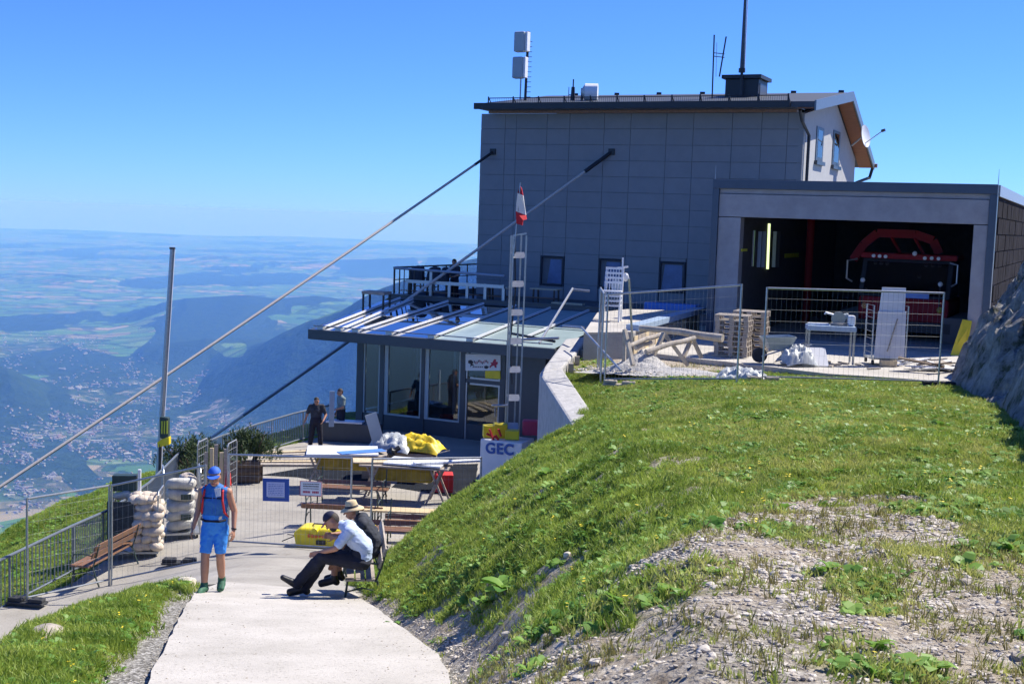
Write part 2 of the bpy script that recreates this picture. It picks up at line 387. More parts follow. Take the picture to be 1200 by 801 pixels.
def valley():
    az = np.concatenate([np.linspace(-44, -25, 30, endpoint=False), np.linspace(-25, 1, 620), np.linspace(1, 44, 60)[1:]])
    inv = np.concatenate([1/np.geomspace(150, 3600, 30), np.linspace(1/3600, 1/58000, 480)[1:], [1/60000]])
    D = 1/inv; A = np.radians(az)
    yy, aa = np.meshgrid(D, A, indexing='ij'); X = yy*np.tan(aa); Y = yy.copy()
    zz, fo = valley_h(X, Y)
    px, py = projn(X, Y, zz)
    # woods: large masses with ragged borders
    wn = fbm(X/1500, Y/2300, 5)
    wood = sstep(.50, .56, wn+.05*(fbm(X/200, Y/300, 3)-.5))
    mead = sstep(.53, .57, fbm(X/700+40, Y/1100, 4))
    R_ = polymask([([(85, 530), (150, 525), (250, 545), (230, 592), (120, 600), (70, 560)], 1), ([(0, 470), (60, 480), (40, 500), (0, 495)], 1), ([(200, 405), (480, 395), (560, 430), (560, 470), (300, 470), (180, 460)], .9),
                   ([(300, 345), (440, 350), (420, 372), (350, 372), (200, 372), (210, 352)], 1)], 3)
    Fd = polymask([([(40, 496), (230, 500), (240, 510), (120, 520), (30, 512)], 1), ([(100, 540), (215, 540), (200, 560), (120, 560)], 1), ([(0, 560), (110, 590), (60, 640), (0, 640)], .9), ([(140, 540), (240, 545), (200, 600), (130, 590)], .9),
                   ([(95, 375), (190, 385), (150, 420), (60, 400)], .8), ([(240, 400), (290, 402), (285, 420), (262, 416)], 1), ([(340, 360), (420, 350), (400, 365), (350, 380)], .9), ([(0, 395), (90, 385), (60, 410), (0, 415)], 1), ([(110, 345), (230, 338), (190, 355), (120, 372)], .9)], 2)
    T_ = polymask([([(0, 470), (60, 440), (130, 425), (230, 432), (400, 440), (560, 440), (560, 560), (260, 560), (200, 535), (0, 545)], .95), ([(0, 400), (60, 395), (130, 400), (60, 425), (0, 430)], .8), ([(0, 560), (90, 560), (60, 590), (0, 600)], .8)], 4)
    r, f_, t_ = R_(px, py), Fd(px, py), T_(px, py)
    forest = np.clip(np.maximum(np.maximum(wood*.95, fo*(1-.85*mead*(fo < .99))), r*sstep(.3, .5, wn+.15)), 0, 1)
    forest = forest*(1-.95*sstep(.3, .6, f_))
    forest = np.where(py < 340, forest*.8, forest)
    nr, nc = X.shape
    me = bpy.data.meshes.new('valley'); nv = nr*nc
    co = np.stack([X, Y, zz], -1).reshape(-1, 3)
    i, j = np.meshgrid(np.arange(nr-1), np.arange(nc-1), indexing='ij'); k = (i*nc+j).ravel()
    q = np.stack([k, k+1, k+nc+1, k+nc], -1)
    me.vertices.add(nv); me.vertices.foreach_set('co', co.ravel())
    me.loops.add(q.size); me.loops.foreach_set('vertex_index', q.ravel())
    me.polygons.add(len(q)); me.polygons.foreach_set('loop_start', np.arange(0, q.size, 4)); me.polygons.foreach_set('loop_total', np.full(len(q), 4))
    me.polygons.foreach_set('use_smooth', [True]*len(q)); me.update()
    a = me.attributes.new('forest', 'FLOAT', 'POINT'); a.data.foreach_set('value', forest.ravel())
    a = me.attributes.new('town', 'FLOAT', 'POINT'); a.data.foreach_set('value', t_.ravel())
    m, n, l, b = new_mat('valley_land')
    geo = n.new('ShaderNodeNewGeometry')
    def attr(nm): t = n.new('ShaderNodeAttribute'); t.attribute_name = nm; return t.outputs['Fac']
    mp = n.new('ShaderNodeMapping'); mp.inputs['Scale'].default_value = (1/420, 1/260, 0); mp.inputs['Rotation'].default_value = (0, 0, .5); l.new(geo.outputs['Position'], mp.inputs[0])
    vo = n.new('ShaderNodeTexVoronoi'); vo.inputs['Scale'].default_value = 1.0; l.new(mp.outputs[0], vo.inputs['Vector'])
    sx = n.new('ShaderNodeSeparateColor'); l.new(vo.outputs['Color'], sx.inputs[0])
    cr = n.new('ShaderNodeValToRGB'); e = cr.color_ramp.elements; cr.color_ramp.interpolation = 'CONSTANT'
    e[0].position = 0; e[0].color = (.09, .18, .045, 1); e[1].position = .3; e[1].color = (.12, .2, .06, 1)
    for p_, c_ in ((.5, (.07, .15, .04, 1)), (.68, (.21, .19, .095, 1)), (.78, (.10, .155, .05, 1)), (.92, (.28, .24, .15, 1))):
        x = e.new(p_); x.color = c_
    l.new(sx.outputs[0], cr.inputs[0])
    def noise(sc, det=5, ro=.6):
        t = n.new('ShaderNodeTexNoise'); t.inputs['Scale'].default_value = sc; t.inputs['Detail'].default_value = det; t.inputs['Roughness'].default_value = ro
        l.new(geo.outputs['Position'], t.inputs['Vector']); return t.outputs['Fac']
    def mixc(f, a_, b_):
        t = n.new('ShaderNodeMix'); t.data_type = 'RGBA'
        for s_, q_ in ((0, f), (6, a_), (7, b_)):
            if isinstance(q_, (tuple, float)): t.inputs[s_].default_value = q_
            else: l.new(q_, t.inputs[s_])
        return t.outputs[2]
    def math_(op, a_, b_):
        t = n.new('ShaderNodeMath'); t.operation = op
        for s_, q_ in ((0, a_), (1, b_)):
            if isinstance(q_, (int, float)): t.inputs[s_].default_value = q_
            else: l.new(q_, t.inputs[s_])
        return t.outputs[0]
    # garden-and-tree mottling in the built-up land
    tn = n.new('ShaderNodeTexVoronoi'); tn.inputs['Scale'].default_value = 1/45; l.new(geo.outputs['Position'], tn.inputs['Vector'])
    ts = n.new('ShaderNodeSeparateColor'); l.new(tn.outputs['Color'], ts.inputs[0])
    tr = n.new('ShaderNodeValToRGB'); te = tr.color_ramp.elements; tr.color_ramp.interpolation = 'CONSTANT'
    te[0].position = 0; te[0].color = (.04, .065, .025, 1); te[1].position = .5; te[1].color = (.08, .11, .05, 1)
    for p_, c_ in ((.72, (.13, .14, .10, 1)), (.87, (.22, .2, .19, 1)), (.95, (.4, .38, .36, 1))):
        x = te.new(p_); x.color = c_
    l.new(ts.outputs[0], tr.inputs[0])
    land = mixc(math_('MULTIPLY', attr('town'), .95), cr.outputs[0], tr.outputs[0])
    # woods with a rough crown texture; lines of trees between the fields
    fcol = mixc(noise(1/90, 6, .75), (.004, .014, .004, 1.0), (.06, .10, .035, 1.0))
    ed = n.new('ShaderNodeTexVoronoi'); ed.feature = 'DISTANCE_TO_EDGE'; ed.inputs['Scale'].default_value = .55; l.new(mp.outputs[0], ed.inputs['Vector'])
    hedge = math_('LESS_THAN', ed.outputs['Distance'], .05)
    sp = math_('GREATER_THAN', noise(1/260, 5, .7), .58)
    small = math_('MULTIPLY', math_('MAXIMUM', math_('MULTIPLY', hedge, .75), sp), .85)
    thr = math_('GREATER_THAN', math_('ADD', attr('forest'), math_('MULTIPLY', math_('SUBTRACT', noise(1/120, 5, .7), .5), .9)), .5)
    f2 = math_('MAXIMUM', thr, small)
    col = mixc(f2, land, fcol)
    l.new(col, b.inputs['Base Color']); b.inputs['Roughness'].default_value = 1; b.inputs['Specular IOR Level'].default_value = 0
    bp = n.new('ShaderNodeBump'); bp.inputs['Distance'].default_value = 30; bp.inputs['Strength'].default_value = .8
    l.new(math_('MULTIPLY', noise(1/60, 4, .7), f2), bp.inputs['Height']); l.new(bp.outputs[0], b.inputs['Normal'])
    me.materials.append(m)
    o = bpy.data.objects.new('valley', me); C.objects.link(o); o['kind'] = 'structure'
    return T_
TOWN = valley()
def town():
    n = 27000; px = rng.uniform(-20, 580, n); py = rng.uniform(385, 640, n)
    cl = fbm(px/22, py/9, 3)
    d = TOWN(px, py); keep = rng.random(n) < (np.clip(d, .02, 1)*sstep(.44, .66, cl)*.9+.008)
    px, py = px[keep], py[keep]; rz = np.array([ray(a, b) for a, b in zip(px, py)])
    Y = VZ/rz[:, 2]; X = rz[:, 0]*Y
    zz, fo = valley_h(X, Y); k = (Y > 4300)*(Y < 16000)*(zz < VZ+60) > 0
    X, Y, zz = X[k], Y[k], zz[k]; m_ = len(X)
    a = rng.uniform(0, PI, m_); big = rng.random(m_) < .05
    l_ = np.where(big, rng.uniform(18, 36, m_), rng.uniform(4.5, 9, m_)); w_ = np.where(big, rng.uniform(7, 12, m_), rng.uniform(4, 6.5, m_)); h = rng.uniform(5, 9, m_)*np.where(big, 1.2, 1)
    vs = []; fs = []; mi = []
    ca, sa = np.cos(a), np.sin(a)
    for i in range(m_):
        b = len(vs)
        for z_ in (-4, h[i]*.62):
            for sx_, sy_ in ((-1, -1), (1, -1), (1, 1), (-1, 1)):
                x = sx_*l_[i]; y = sy_*w_[i]; vs.append((X[i]+ca[i]*x-sa[i]*y, Y[i]+sa[i]*x+ca[i]*y, zz[i]+z_))
        for sx_ in (-1, 1): x = sx_*l_[i]; vs.append((X[i]+ca[i]*x, Y[i]+sa[i]*x, zz[i]+h[i]))
        fs += [(b, b+1, b+5, b+4), (b+1, b+2, b+6, b+5), (b+2, b+3, b+7, b+6), (b+3, b, b+4, b+7), (b+5, b+6, b+9), (b+7, b+4, b+8), (b+4, b+5, b+9, b+8), (b+6, b+7, b+8, b+9)]
        c = i % 8; wm = 0 if c < 6 else 1; rm = (2 if c in (1, 4) else (3 if c != 6 else 0))
        mi += [wm]*6+[rm]*2
    me = bpy.data.meshes.new('town'); me.from_pydata(vs, [], fs)
    for nm, c_ in (('town_wall_white', (.34, .35, .31)), ('town_wall_cream', (.30, .28, .21)), ('town_roof_red', (.20, .12, .075)), ('town_roof_grey', (.20, .19, .19))): me.materials.append(mat(nm, c_, .9, var=.1, scale=.02))
    me.polygons.foreach_set('material_index', mi)
    o = bpy.data.objects.new('far_town', me); C.objects.link(o); tag(o, 'distant town of small white houses spread over the valley floor', 'town', kind='stuff')
town()

# ------------------------------------------------------------------ the mountain top ground
BARE = polymask([
    ([(860, 690), (960, 640), (1040, 640), (1120, 660), (1210, 690), (1260, 870), (800, 870), (540, 870), (480, 750), (560, 748), (640, 732), (720, 745), (800, 720)], .86),
    ([(750, 655), (860, 600), (960, 582), (1070, 578), (1120, 600), (1140, 625), (1210, 650), (1260, 700), (860, 700), (780, 690)], .80),
    ([(400, 688), (436, 688), (492, 718), (570, 742), (650, 728), (720, 740), (820, 801), (540, 830), (470, 765), (425, 722)], .97),
    ([(660, 690), (740, 655), (830, 650), (830, 715), (700, 735)], .62), ([(560, 600), (650, 560), (660, 572), (600, 612)], .32),
    ([(820, 545), (1010, 548), (1000, 572), (830, 570)], .38), ([(800, 720), (950, 700), (960, 801), (800, 801), (760, 760)], .93),
    ([(700, 425), (900, 430), (885, 443), (735, 440)], .75)], 3)
GRAV = polymask([([(270, 680), (228, 699), (215, 722), (175, 801), (160, 870), (60, 870), (104, 801), (140, 772), (182, 730), (176, 712), (215, 693)], 1),
                 ([(405, 688), (430, 695), (480, 735), (548, 790), (560, 860), (500, 860), (548, 801), (480, 745), (440, 715), (410, 697)], .9), ([(800, 720), (950, 700), (960, 801), (800, 801), (760, 760)], .55)], 1)
STRIP = polymask([([(228, 687), (175, 689), (140, 699), (95, 711), (40, 735), (0, 768), (-60, 800), (-60, 870), (80, 870), (104, 801), (140, 768), (180, 727), (176, 709), (222, 694)], 1)], 1)
ROCKBARE = polymask([([(40, 745), (70, 740), (75, 760), (45, 775), (25, 780)], .9)], 2)  # thins the grass around the pale rock in the strip
def terrain():
    xs = np.concatenate([np.linspace(-60, -13, 24, endpoint=False), np.arange(-13, 13, .11), np.linspace(13, 60, 40)])
    ys = np.concatenate([np.linspace(-8, 2, 14, endpoint=False), np.arange(2, 30, .11), np.arange(30, 62, .4), np.linspace(62, 150, 20)])
    Y, X = np.meshgrid(ys, xs, indexing='ij'); z = ground(X, Y)
    px, py = projn(X, Y, z); infront = Y > 2
    st = STRIP(px, py)*infront*(X < -2.5); z = z+.09*st*(.6+fbm(X*2, Y*2, 3)); z = np.where((X < toe(Y)-.1) & (st < .3) & (X > railx(Y)), z-.02, z)
    bare = BARE(px, py)*infront; grav = GRAV(px, py)*infront*(X < 6)
    nz = fbm(X*1.6+9, Y*1.6, 5); n2 = fbm(X*.5, Y*.5, 3)
    green = sstep(-.22, .22, (1-bare)-.52+(nz-.5)*2.3*np.clip(bare*4, .15, 1)+(vnoise(X*7, Y*7)-.5)*.35*np.clip(bare*3, 0, 1))
    bankish = sstep(-3, -2, X-toe(Y)+2.5)*(X > toe(Y)-.3)*(X < crest(Y)+.6)
    hole = sstep(.555, .63, fbm(X*1.1+50, Y*1.5+7, 5))*bankish
    green = green*(1-.85*hole)
    low = (X < toe(Y)+.03)*(X > railx(Y)-.05)
    green = np.where(low, st, green)
    green = np.where(ROCKBARE(px, py)*low > .4, .1, green)
    grav = np.where(low, np.clip(grav+(1-st), 0, 1), grav)
    green = np.clip(green*(1-np.clip(grav*2, 0, 1)*np.where(low, 0, 1)), 0, 1)
    green = np.where(X < railx(Y), 1.0, green)
    green = np.where((Y > 29.6) & (X > railx(Y)), green*(X < 2.5)*.3, green)
    lush = np.where(X > crest(Y)+.3, .35+.5*n2, 1.0)*np.where(low, 1.0, 1)
    vis = (px > -60)*(px < 1260)*(py < 900)*infront*((Y < 34) | ((X < railx(Y)) & (Y < 46)))
    fall = np.interp(Y, [4, 9, 16, 28], [1.0, .95, .6, .42])
    dens = green*vis*fall*np.where(X < railx(Y)-.2, .5, 1)
    nr, nc = X.shape; me = bpy.data.meshes.new('mountain_ground')
    i, j = np.meshgrid(np.arange(nr-1), np.arange(nc-1), indexing='ij'); k = (i*nc+j).ravel(); q = np.stack([k, k+1, k+nc+1, k+nc], -1)
    me.vertices.add(nr*nc); me.vertices.foreach_set('co', np.stack([X, Y, z], -1).ravel())
    me.loops.add(q.size); me.loops.foreach_set('vertex_index', q.ravel())
    me.polygons.add(len(q)); me.polygons.foreach_set('loop_start', np.arange(0, q.size, 4)); me.polygons.foreach_set('loop_total', np.full(len(q), 4))
    me.polygons.foreach_set('use_smooth', [True]*len(q)); me.update()
    for nm, a_ in (('green', green), ('grav', grav), ('dens', dens), ('lush', lush), ('dry', np.clip(bare, 0, 1))):
        a = me.attributes.new(nm, 'FLOAT', 'POINT'); a.data.foreach_set('value', np.broadcast_to(a_, X.shape).astype(float).ravel())
    m, n, l, b = new_mat('mountain_soil_and_turf')
    geo = n.new('ShaderNodeNewGeometry')
    def attr(nm): t = n.new('ShaderNodeAttribute'); t.attribute_name = nm; return t.outputs['Fac']
    def noise(sc, det=5, ro=.6, st_=None):
        t = n.new('ShaderNodeTexNoise'); t.inputs['Scale'].default_value = sc; t.inputs['Detail'].default_value = det; t.inputs['Roughness'].default_value = ro
        l.new(geo.outputs['Position'], t.inputs['Vector']); return t.outputs['Fac']
    def ramp_(f, *st_):
        r = n.new('ShaderNodeValToRGB'); e = r.color_ramp.elements
        for i_, (p_, c_) in enumerate(st_):
            x = e[i_] if i_ < 2 else e.new(p_)
            x.position = p_; x.color = (*c_, 1)
        l.new(f, r.inputs[0]); return r.outputs[0]
    def mixc(f, a_, b_):
        t = n.new('ShaderNodeMix'); t.data_type = 'RGBA'; l.new(f, t.inputs[0]); l.new(a_, t.inputs[6]); l.new(b_, t.inputs[7]); return t.outputs[2]
    soil = ramp_(noise(9, 9, .75), (.3, (.17, .13, .09)), (.43, (.35, .29, .215)), (.56, (.52, .46, .37)), (.68, (.70, .66, .58)))
    vg = n.new('ShaderNodeTexVoronoi'); vg.inputs['Scale'].default_value = 34; l.new(geo.outputs['Position'], vg.inputs['Vector'])
    sg = n.new('ShaderNodeSeparateColor'); l.new(vg.outputs['Color'], sg.inputs[0])
    gravc = ramp_(sg.outputs[0], (.0, (.14, .13, .11)), (.45, (.28, .265, .235)), (.8, (.40, .385, .35)), (.95, (.6, .58, .54)))
    turf = ramp_(noise(6, 7, .7), (.3, (.03, .05, .012)), (.5, (.13, .17, .04)), (.7, (.25, .25, .10)))
    c1 = mixc(attr('grav'), soil, gravc); c2 = mixc(attr('green'), c1, turf)
    l.new(c2, b.inputs['Base Color']); b.inputs['Roughness'].default_value = .95; b.inputs['Specular IOR Level'].default_value = .15
    bp = n.new('ShaderNodeBump'); bp.inputs['Distance'].default_value = .05; bp.inputs['Strength'].default_value = .9
    l.new(noise(22, 6, .7), bp.inputs['Height']); b2 = n.new('ShaderNodeBump'); b2.inputs['Distance'].default_value = .02; b2.inputs['Strength'].default_value = .7
    l.new(vg.outputs['Distance'], b2.inputs['Height']); l.new(bp.outputs[0], b2.inputs['Normal']); l.new(b2.outputs[0], b.inputs['Normal'])
    me.materials.append(m)
    o = bpy.data.objects.new('mountain_ground', me); C.objects.link(o); o['kind'] = 'structure'
    return o, (X, Y, z, green, bare, grav, vis*1.0)
TERR, TD = terrain()

# ---- grass: leaf blades scattered by geometry nodes
def blade_mat(name, c0, c1):
    m, n, l, b = new_mat(name)
    oi = n.new('ShaderNodeObjectInfo'); r = n.new('ShaderNodeValToRGB'); e = r.color_ramp.elements
    e[0].position = 0; e[0].color = (*c0, 1); e[1].position = 1; e[1].color = (*c1, 1)
    geo = n.new('ShaderNodeNewGeometry'); nz = n.new('ShaderNodeTexNoise'); nz.inputs['Scale'].default_value = 1.3; nz.inputs['Detail'].default_value = 3
    l.new(geo.outputs['Position'], nz.inputs['Vector'])
    mx = n.new('ShaderNodeMath'); mx.operation = 'MULTIPLY_ADD'; mx.inputs[1].default_value = .5; l.new(oi.outputs['Random'], mx.inputs[0]); 
    m2 = n.new('ShaderNodeMath'); m2.operation = 'MULTIPLY_ADD'; m2.inputs[1].default_value = 2.2; m2.inputs[2].default_value = -.85; l.new(nz.outputs['Fac'], m2.inputs[0]); l.new(m2.outputs[0], mx.inputs[2])
    l.new(mx.outputs[0], r.inputs[0]); l.new(r.outputs[0], b.inputs['Base Color'])
    b.inputs['Roughness'].default_value = .5; b.inputs['Specular IOR Level'].default_value = .3
    tl = n.new('ShaderNodeBsdfTranslucent'); l.new(r.outputs[0], tl.inputs[0]); ms = n.new('ShaderNodeMixShader'); ms.inputs[0].default_value = .38
    l.new(b.outputs[0], ms.inputs[1]); l.new(tl.outputs[0], ms.inputs[2]); l.new(ms.outputs[0], n['Material Output'].inputs[0])
    return m
GM = blade_mat('grass_blade', (.13, .22, .022), (.41, .50, .085))
GL_ = blade_mat('lawn_blade', (.25, .33, .045), (.54, .54, .17))
GD = blade_mat('dry_grass_blade', (.17, .17, .05), (.30, .26, .10))
HB = blade_mat('herb_leaf', (.11, .26, .03), (.28, .46, .08))
FY = mat('yellow_flower', (.75, .6, .02), .6)
tufts = bpy.data.collections.new('tuft_sources')
def tuft(k, kind):
    r = random.Random(k); vs = []; fs = []; mi = []
    if kind == 'grass' or kind == 'low' or kind == 'dry':
        nb, hh, sp = {'grass': (16, .085, .065), 'low': (16, .042, .06), 'dry': (9, .10, .06)}[kind]
        for _ in range(nb):
            a = r.uniform(0, 2*PI); d = r.uniform(0, sp); x, y = d*math.cos(a), d*math.sin(a); h = hh*r.uniform(.5, 1.25); ln = r.uniform(.1, .7)*h; b_ = r.uniform(0, 2*PI); w_ = r.uniform(.0028, .0052)
            dx, dy = math.cos(b_), math.sin(b_); k0 = len(vs)
            for t, ww in ((0, 1), (.5, .85), (.85, .5)):
                cx = x+dx*ln*t*t; cy = y+dy*ln*t*t; cz = h*t*(1-.15*t)-.01
                vs += [(cx-dy*w_*ww, cy+dx*w_*ww, cz), (cx+dy*w_*ww, cy-dx*w_*ww, cz)]
            vs.append((x+dx*ln, y+dy*ln, h*.84)); fs += [(k0, k0+1, k0+3, k0+2), (k0+2, k0+3, k0+5, k0+4), (k0+4, k0+5, k0+6)]; mi += [0]*3
    else:
        nb, ll = (9, .10) if kind == 'herb' else (7, .05)
        for _ in range(nb):
            a = r.uniform(0, 2*PI); L = ll*r.uniform(.6, 1.2); w_ = L*.3; el = r.uniform(.2, 1.1); dx, dy = math.cos(a), math.sin(a); k0 = len(vs)
            for t, ww in ((.05, .15), (.4, 1), (.75, .8)):
                c = math.cos(el*(1-.6*t)); s_ = math.sin(el*(1-.6*t)); cx, cy, cz = dx*L*t*c, dy*L*t*c, L*t*s_+.01
                vs += [(cx-dy*w_*ww, cy+dx*w_*ww, cz), (cx+dy*w_*ww, cy-dx*w_*ww, cz)]
            c = math.cos(el*.4); s_ = math.sin(el*.4); vs.append((dx*L*c, dy*L*c, L*s_)); fs += [(k0, k0+1, k0+3, k0+2), (k0+2, k0+3, k0+5, k0+4), (k0+4, k0+5, k0+6)]; mi += [0]*3
        if kind == 'flower':
            for _ in range(2):
                x, y, h = r.uniform(-.03, .03), r.uniform(-.03, .03), r.uniform(.07, .13); k0 = len(vs)
                vs += [(x+.014*math.cos(q*PI/3), y+.014*math.sin(q*PI/3), h) for q in range(6)]; fs.append(tuple(range(k0, k0+6))); mi.append(1)
    me = bpy.data.meshes.new('tuft'); me.from_pydata(vs, [], fs)
    me.materials.append({'grass': GM, 'low': GL_, 'dry': GD}.get(kind, HB)); me.materials.append(FY); me.polygons.foreach_set('material_index', mi)
    o = bpy.data.objects.new('tuft', me); return o
def scatter(name, label, srcs, density, seed, smin, smax, attr_='dens', cat='grass', tilt=.35, useattr2=None):
    col = bpy.data.collections.new(name+'_sources')
    for s_ in srcs: col.objects.link(s_)
    ng = bpy.data.node_groups.new(name, 'GeometryNodeTree')
    ng.interface.new_socket('Geometry', in_out='INPUT', socket_type='NodeSocketGeometry'); ng.interface.new_socket('Geometry', in_out='OUTPUT', socket_type='NodeSocketGeometry')
    n, l = ng.nodes, ng.links
    oi = n.new('GeometryNodeObjectInfo'); oi.inputs['Object'].default_value = TERR
    ds = n.new('GeometryNodeDistributePointsOnFaces'); ds.distribute_method = 'RANDOM'; ds.inputs['Seed'].default_value = seed
    na = n.new('GeometryNodeInputNamedAttribute'); na.data_type = 'FLOAT'; na.inputs['Name'].default_value = attr_
    mu = n.new('ShaderNodeMath'); mu.operation = 'MULTIPLY'; mu.inputs[1].default_value = density; l.new(na.outputs['Attribute'], mu.inputs[0])
    l.new(oi.outputs['Geometry'], ds.inputs['Mesh']); l.new(mu.outputs[0], ds.inputs['Density'])
    ci = n.new('GeometryNodeCollectionInfo'); ci.inputs['Collection'].default_value = col; ci.inputs['Separate Children'].default_value = True; ci.inputs['Reset Children'].default_value = True
    ip = n.new('GeometryNodeInstanceOnPoints'); ip.inputs['Pick Instance'].default_value = True
    rr = n.new('FunctionNodeRandomValue'); rr.data_type = 'FLOAT_VECTOR'; rr.inputs[0].default_value = (-tilt, -tilt, 0); rr.inputs[1].default_value = (tilt, tilt, 6.28)
    rs = n.new('FunctionNodeRandomValue'); rs.data_type = 'FLOAT'; rs.inputs[2].default_value = smin; rs.inputs[3].default_value = smax; rs.inputs['Seed'].default_value = 5
    nl = n.new('GeometryNodeInputNamedAttribute'); nl.data_type = 'FLOAT'; nl.inputs['Name'].default_value = 'lush'
    sm = n.new('ShaderNodeMath'); sm.operation = 'MULTIPLY'; l.new(rs.outputs[1], sm.inputs[0]); l.new(nl.outputs['Attribute'], sm.inputs[1])
    l.new(ds.outputs['Points'], ip.inputs['Points']); l.new(ci.outputs[0], ip.inputs['Instance']); l.new(rr.outputs[0], ip.inputs['Rotation'])
    l.new((sm if useattr2 else rs).outputs[0 if useattr2 else 1], ip.inputs['Scale'])
    go = n.new('NodeGroupOutput'); l.new(ip.outputs[0], go.inputs[0])
    me = bpy.data.meshes.new(name); o = bpy.data.objects.new(name, me); C.objects.link(o)
    md = o.modifiers.new('scatter', 'NODES'); md.node_group = ng
    tag(o, label, cat, kind='stuff'); return o
X_, Y_, z_, g_, b_, gr_, vis_ = TD
def addattr(nm, a_):
    a = TERR.data.attributes.new(nm, 'FLOAT', 'POINT'); a.data.foreach_set('value', np.broadcast_to(a_, X_.shape).astype(float).ravel())
fall_ = np.interp(Y_, [4, 9, 16, 28], [1.0, .95, .7, .5])*vis_
on_lawn = sstep(-.5, .9, X_-crest(Y_))*(X_ > toe(Y_))
clump = sstep(.42, .62, fbm(X_*2.2+31, Y_*2.2, 4))
addattr('d_bank', np.clip(1-b_*1.15, .06, 1)*g_*fall_*(1-on_lawn*(.9-.35*clump*sstep(.5, .6, fbm(X_*.6, Y_*.6+9, 3))))*(.35+.65*clump)*np.where(X_ < railx(Y_)-.2, .5, 1))
addattr('d_lawn', g_*fall_*(.25+.75*on_lawn)*(.6+.4*sstep(.36, .58, fbm(X_*1.1+61, Y_*1.5, 4))))
addattr('d_herb', g_*fall_*(.25+.75*sstep(.5, .62, fbm(X_*1.2+77, Y_*1.2, 3))))
scatter('grass', 'taller green alpine grass growing on the bank and strip', [tuft(k, 'grass') for k in range(5)], 760, 3, .6, 1.3, attr_='d_bank', tilt=.6)
scatter('lawn_grass', 'short yellowish green grass of the upper lawn', [tuft(k+60, 'low') for k in range(4)]+[tuft(64, 'low')], 820, 4, .7, 1.5, attr_='d_lawn', tilt=.5)
scatter('yellow_flowers', 'small yellow flowers dotted through the grass', [tuft(23, 'flower'), tuft(25, 'flower')], 7, 18, .5, .9, cat='flowers', attr_='d_herb')
scatter('ground_herbs', 'low broad leaved herbs growing among the grass', [tuft(20, 'herb'), tuft(21, 'herb'), tuft(22, 'herb_s'), tuft(24, 'herb_s')], 260, 8, .35, 1.15, cat='herbs', attr_='d_herb')
for k_, (bx_, by_, ns_, ls_, lb_) in enumerate(((592, 698, 13, .24, 'large leaved pale green plant low on the grass bank above the path'), (568, 712, 9, .17, 'smaller broad leaved plant left of the large one on the bank'), (640, 560, 9, .15, 'broad leaved weed high on the bank near the retaining wall'))):
    p = G(bx_, by_); t_ = thing('broadleaf_weed', lb_, 'plant', p, 0); rr_ = random.Random(k_+3)
    for i_ in range(ns_):
        a_ = rr_.uniform(0, 2*PI); L_ = ls_*rr_.uniform(.7, 1.2); el_ = rr_.uniform(.3, 1.1); W_ = L_*.33; d_ = Vector((math.cos(a_), math.sin(a_), 0)); s_ = Vector((-d_.y, d_.x, 0)); q = MB(); vs_ = []
        for t2 in (0.02, .2, .45, .7, .9, 1.0):
            c_ = d_*(L_*t2*math.cos(el_*(1-.7*t2)))+Z*(L_*t2*math.sin(el_*(1-.6*t2))+.04); w2 = W_*math.sin(PI*min(1, t2*.93+.04))**.7; vs_ += [c_-s_*w2+Z*w2*.25, c_, c_+s_*w2+Z*w2*.25]
        q.add(vs_, [f_ for j_ in range(5) for f_ in ((j_*3, j_*3+1, j_*3+4, j_*3+3), (j_*3+1, j_*3+2, j_*3+5, j_*3+4))]); q.build('leaf', HB, t_, local=True, smooth=True)
me_ = TERR.data; X_, Y_, z_, g_, b_, gr_, vis_ = TD
dryd = np.clip(b_*(1-g_)*vis_*(fbm(X_*2.3, Y_*2.3, 4) > .5)*(X_ > toe(Y_)+.3), 0, 1)
a = me_.attributes.new('dryd', 'FLOAT', 'POINT'); a.data.foreach_set('value', dryd.astype(float).ravel())
scatter('dry_grass', 'sparse yellowish grass on the bare stony ground', [tuft(40, 'dry'), tuft(41, 'dry'), tuft(42, 'low'), tuft(43, 'low')], 260, 11, .4, .9, 'dryd')
# ---- loose stones
def ico(sub=0):
    bm = bmesh.new(); bmesh.ops.create_icosphere(bm, subdivisions=max(1, sub), radius=1)
    v = np.array([q.co[:] for q in bm.verts]); f = [tuple(x.index for x in q.verts) for q in bm.faces]; bm.free(); return v, f
ICV, ICF = ico(1)
ICV2, ICF2 = ico(3)
def stone_mesh(name, pts, m, fine=False):
    vs = []; fs = []
    for (x, y, z, s_) in pts:
        k = len(vs); sc = np.array([rng.uniform(.7, 1.3), rng.uniform(.6, 1.1), rng.uniform(.35, .7)])*s_; a_ = rng.uniform(0, 6.28)
        if fine:
            o_ = rng.uniform(0, 50); V2 = ICV2; q = V2*sc*(.72+.55*fbm(V2[:, 0]*1.4+o_, V2[:, 1]*1.4+V2[:, 2]*1.7, 4))[:, None]
            for _ in range(7):                       # knock flat facets off it
                n_ = rng.normal(size=3); n_ /= np.linalg.norm(n_); h_ = .62*s_; d_ = q @ n_-h_; q = q-np.clip(d_, 0, None)[:, None]*n_
        else: q = ICV*sc*(1+rng.uniform(-.22, .22, (len(ICV), 1)))
        ca, sa = math.cos(a_), math.sin(a_)
        q = np.stack([q[:, 0]*ca-q[:, 1]*sa+x, q[:, 0]*sa+q[:, 1]*ca+y, q[:, 2]+z+s_*.12], -1)
        vs += q.tolist(); fs += [(a1+k, b1+k, c1+k) for a1, b1, c1 in (ICF2 if fine else ICF)]
    me = bpy.data.meshes.new(name); me.from_pydata(vs, [], fs); me.materials.append(m)
    o = bpy.data.objects.new(name, me); C.objects.link(o); return o
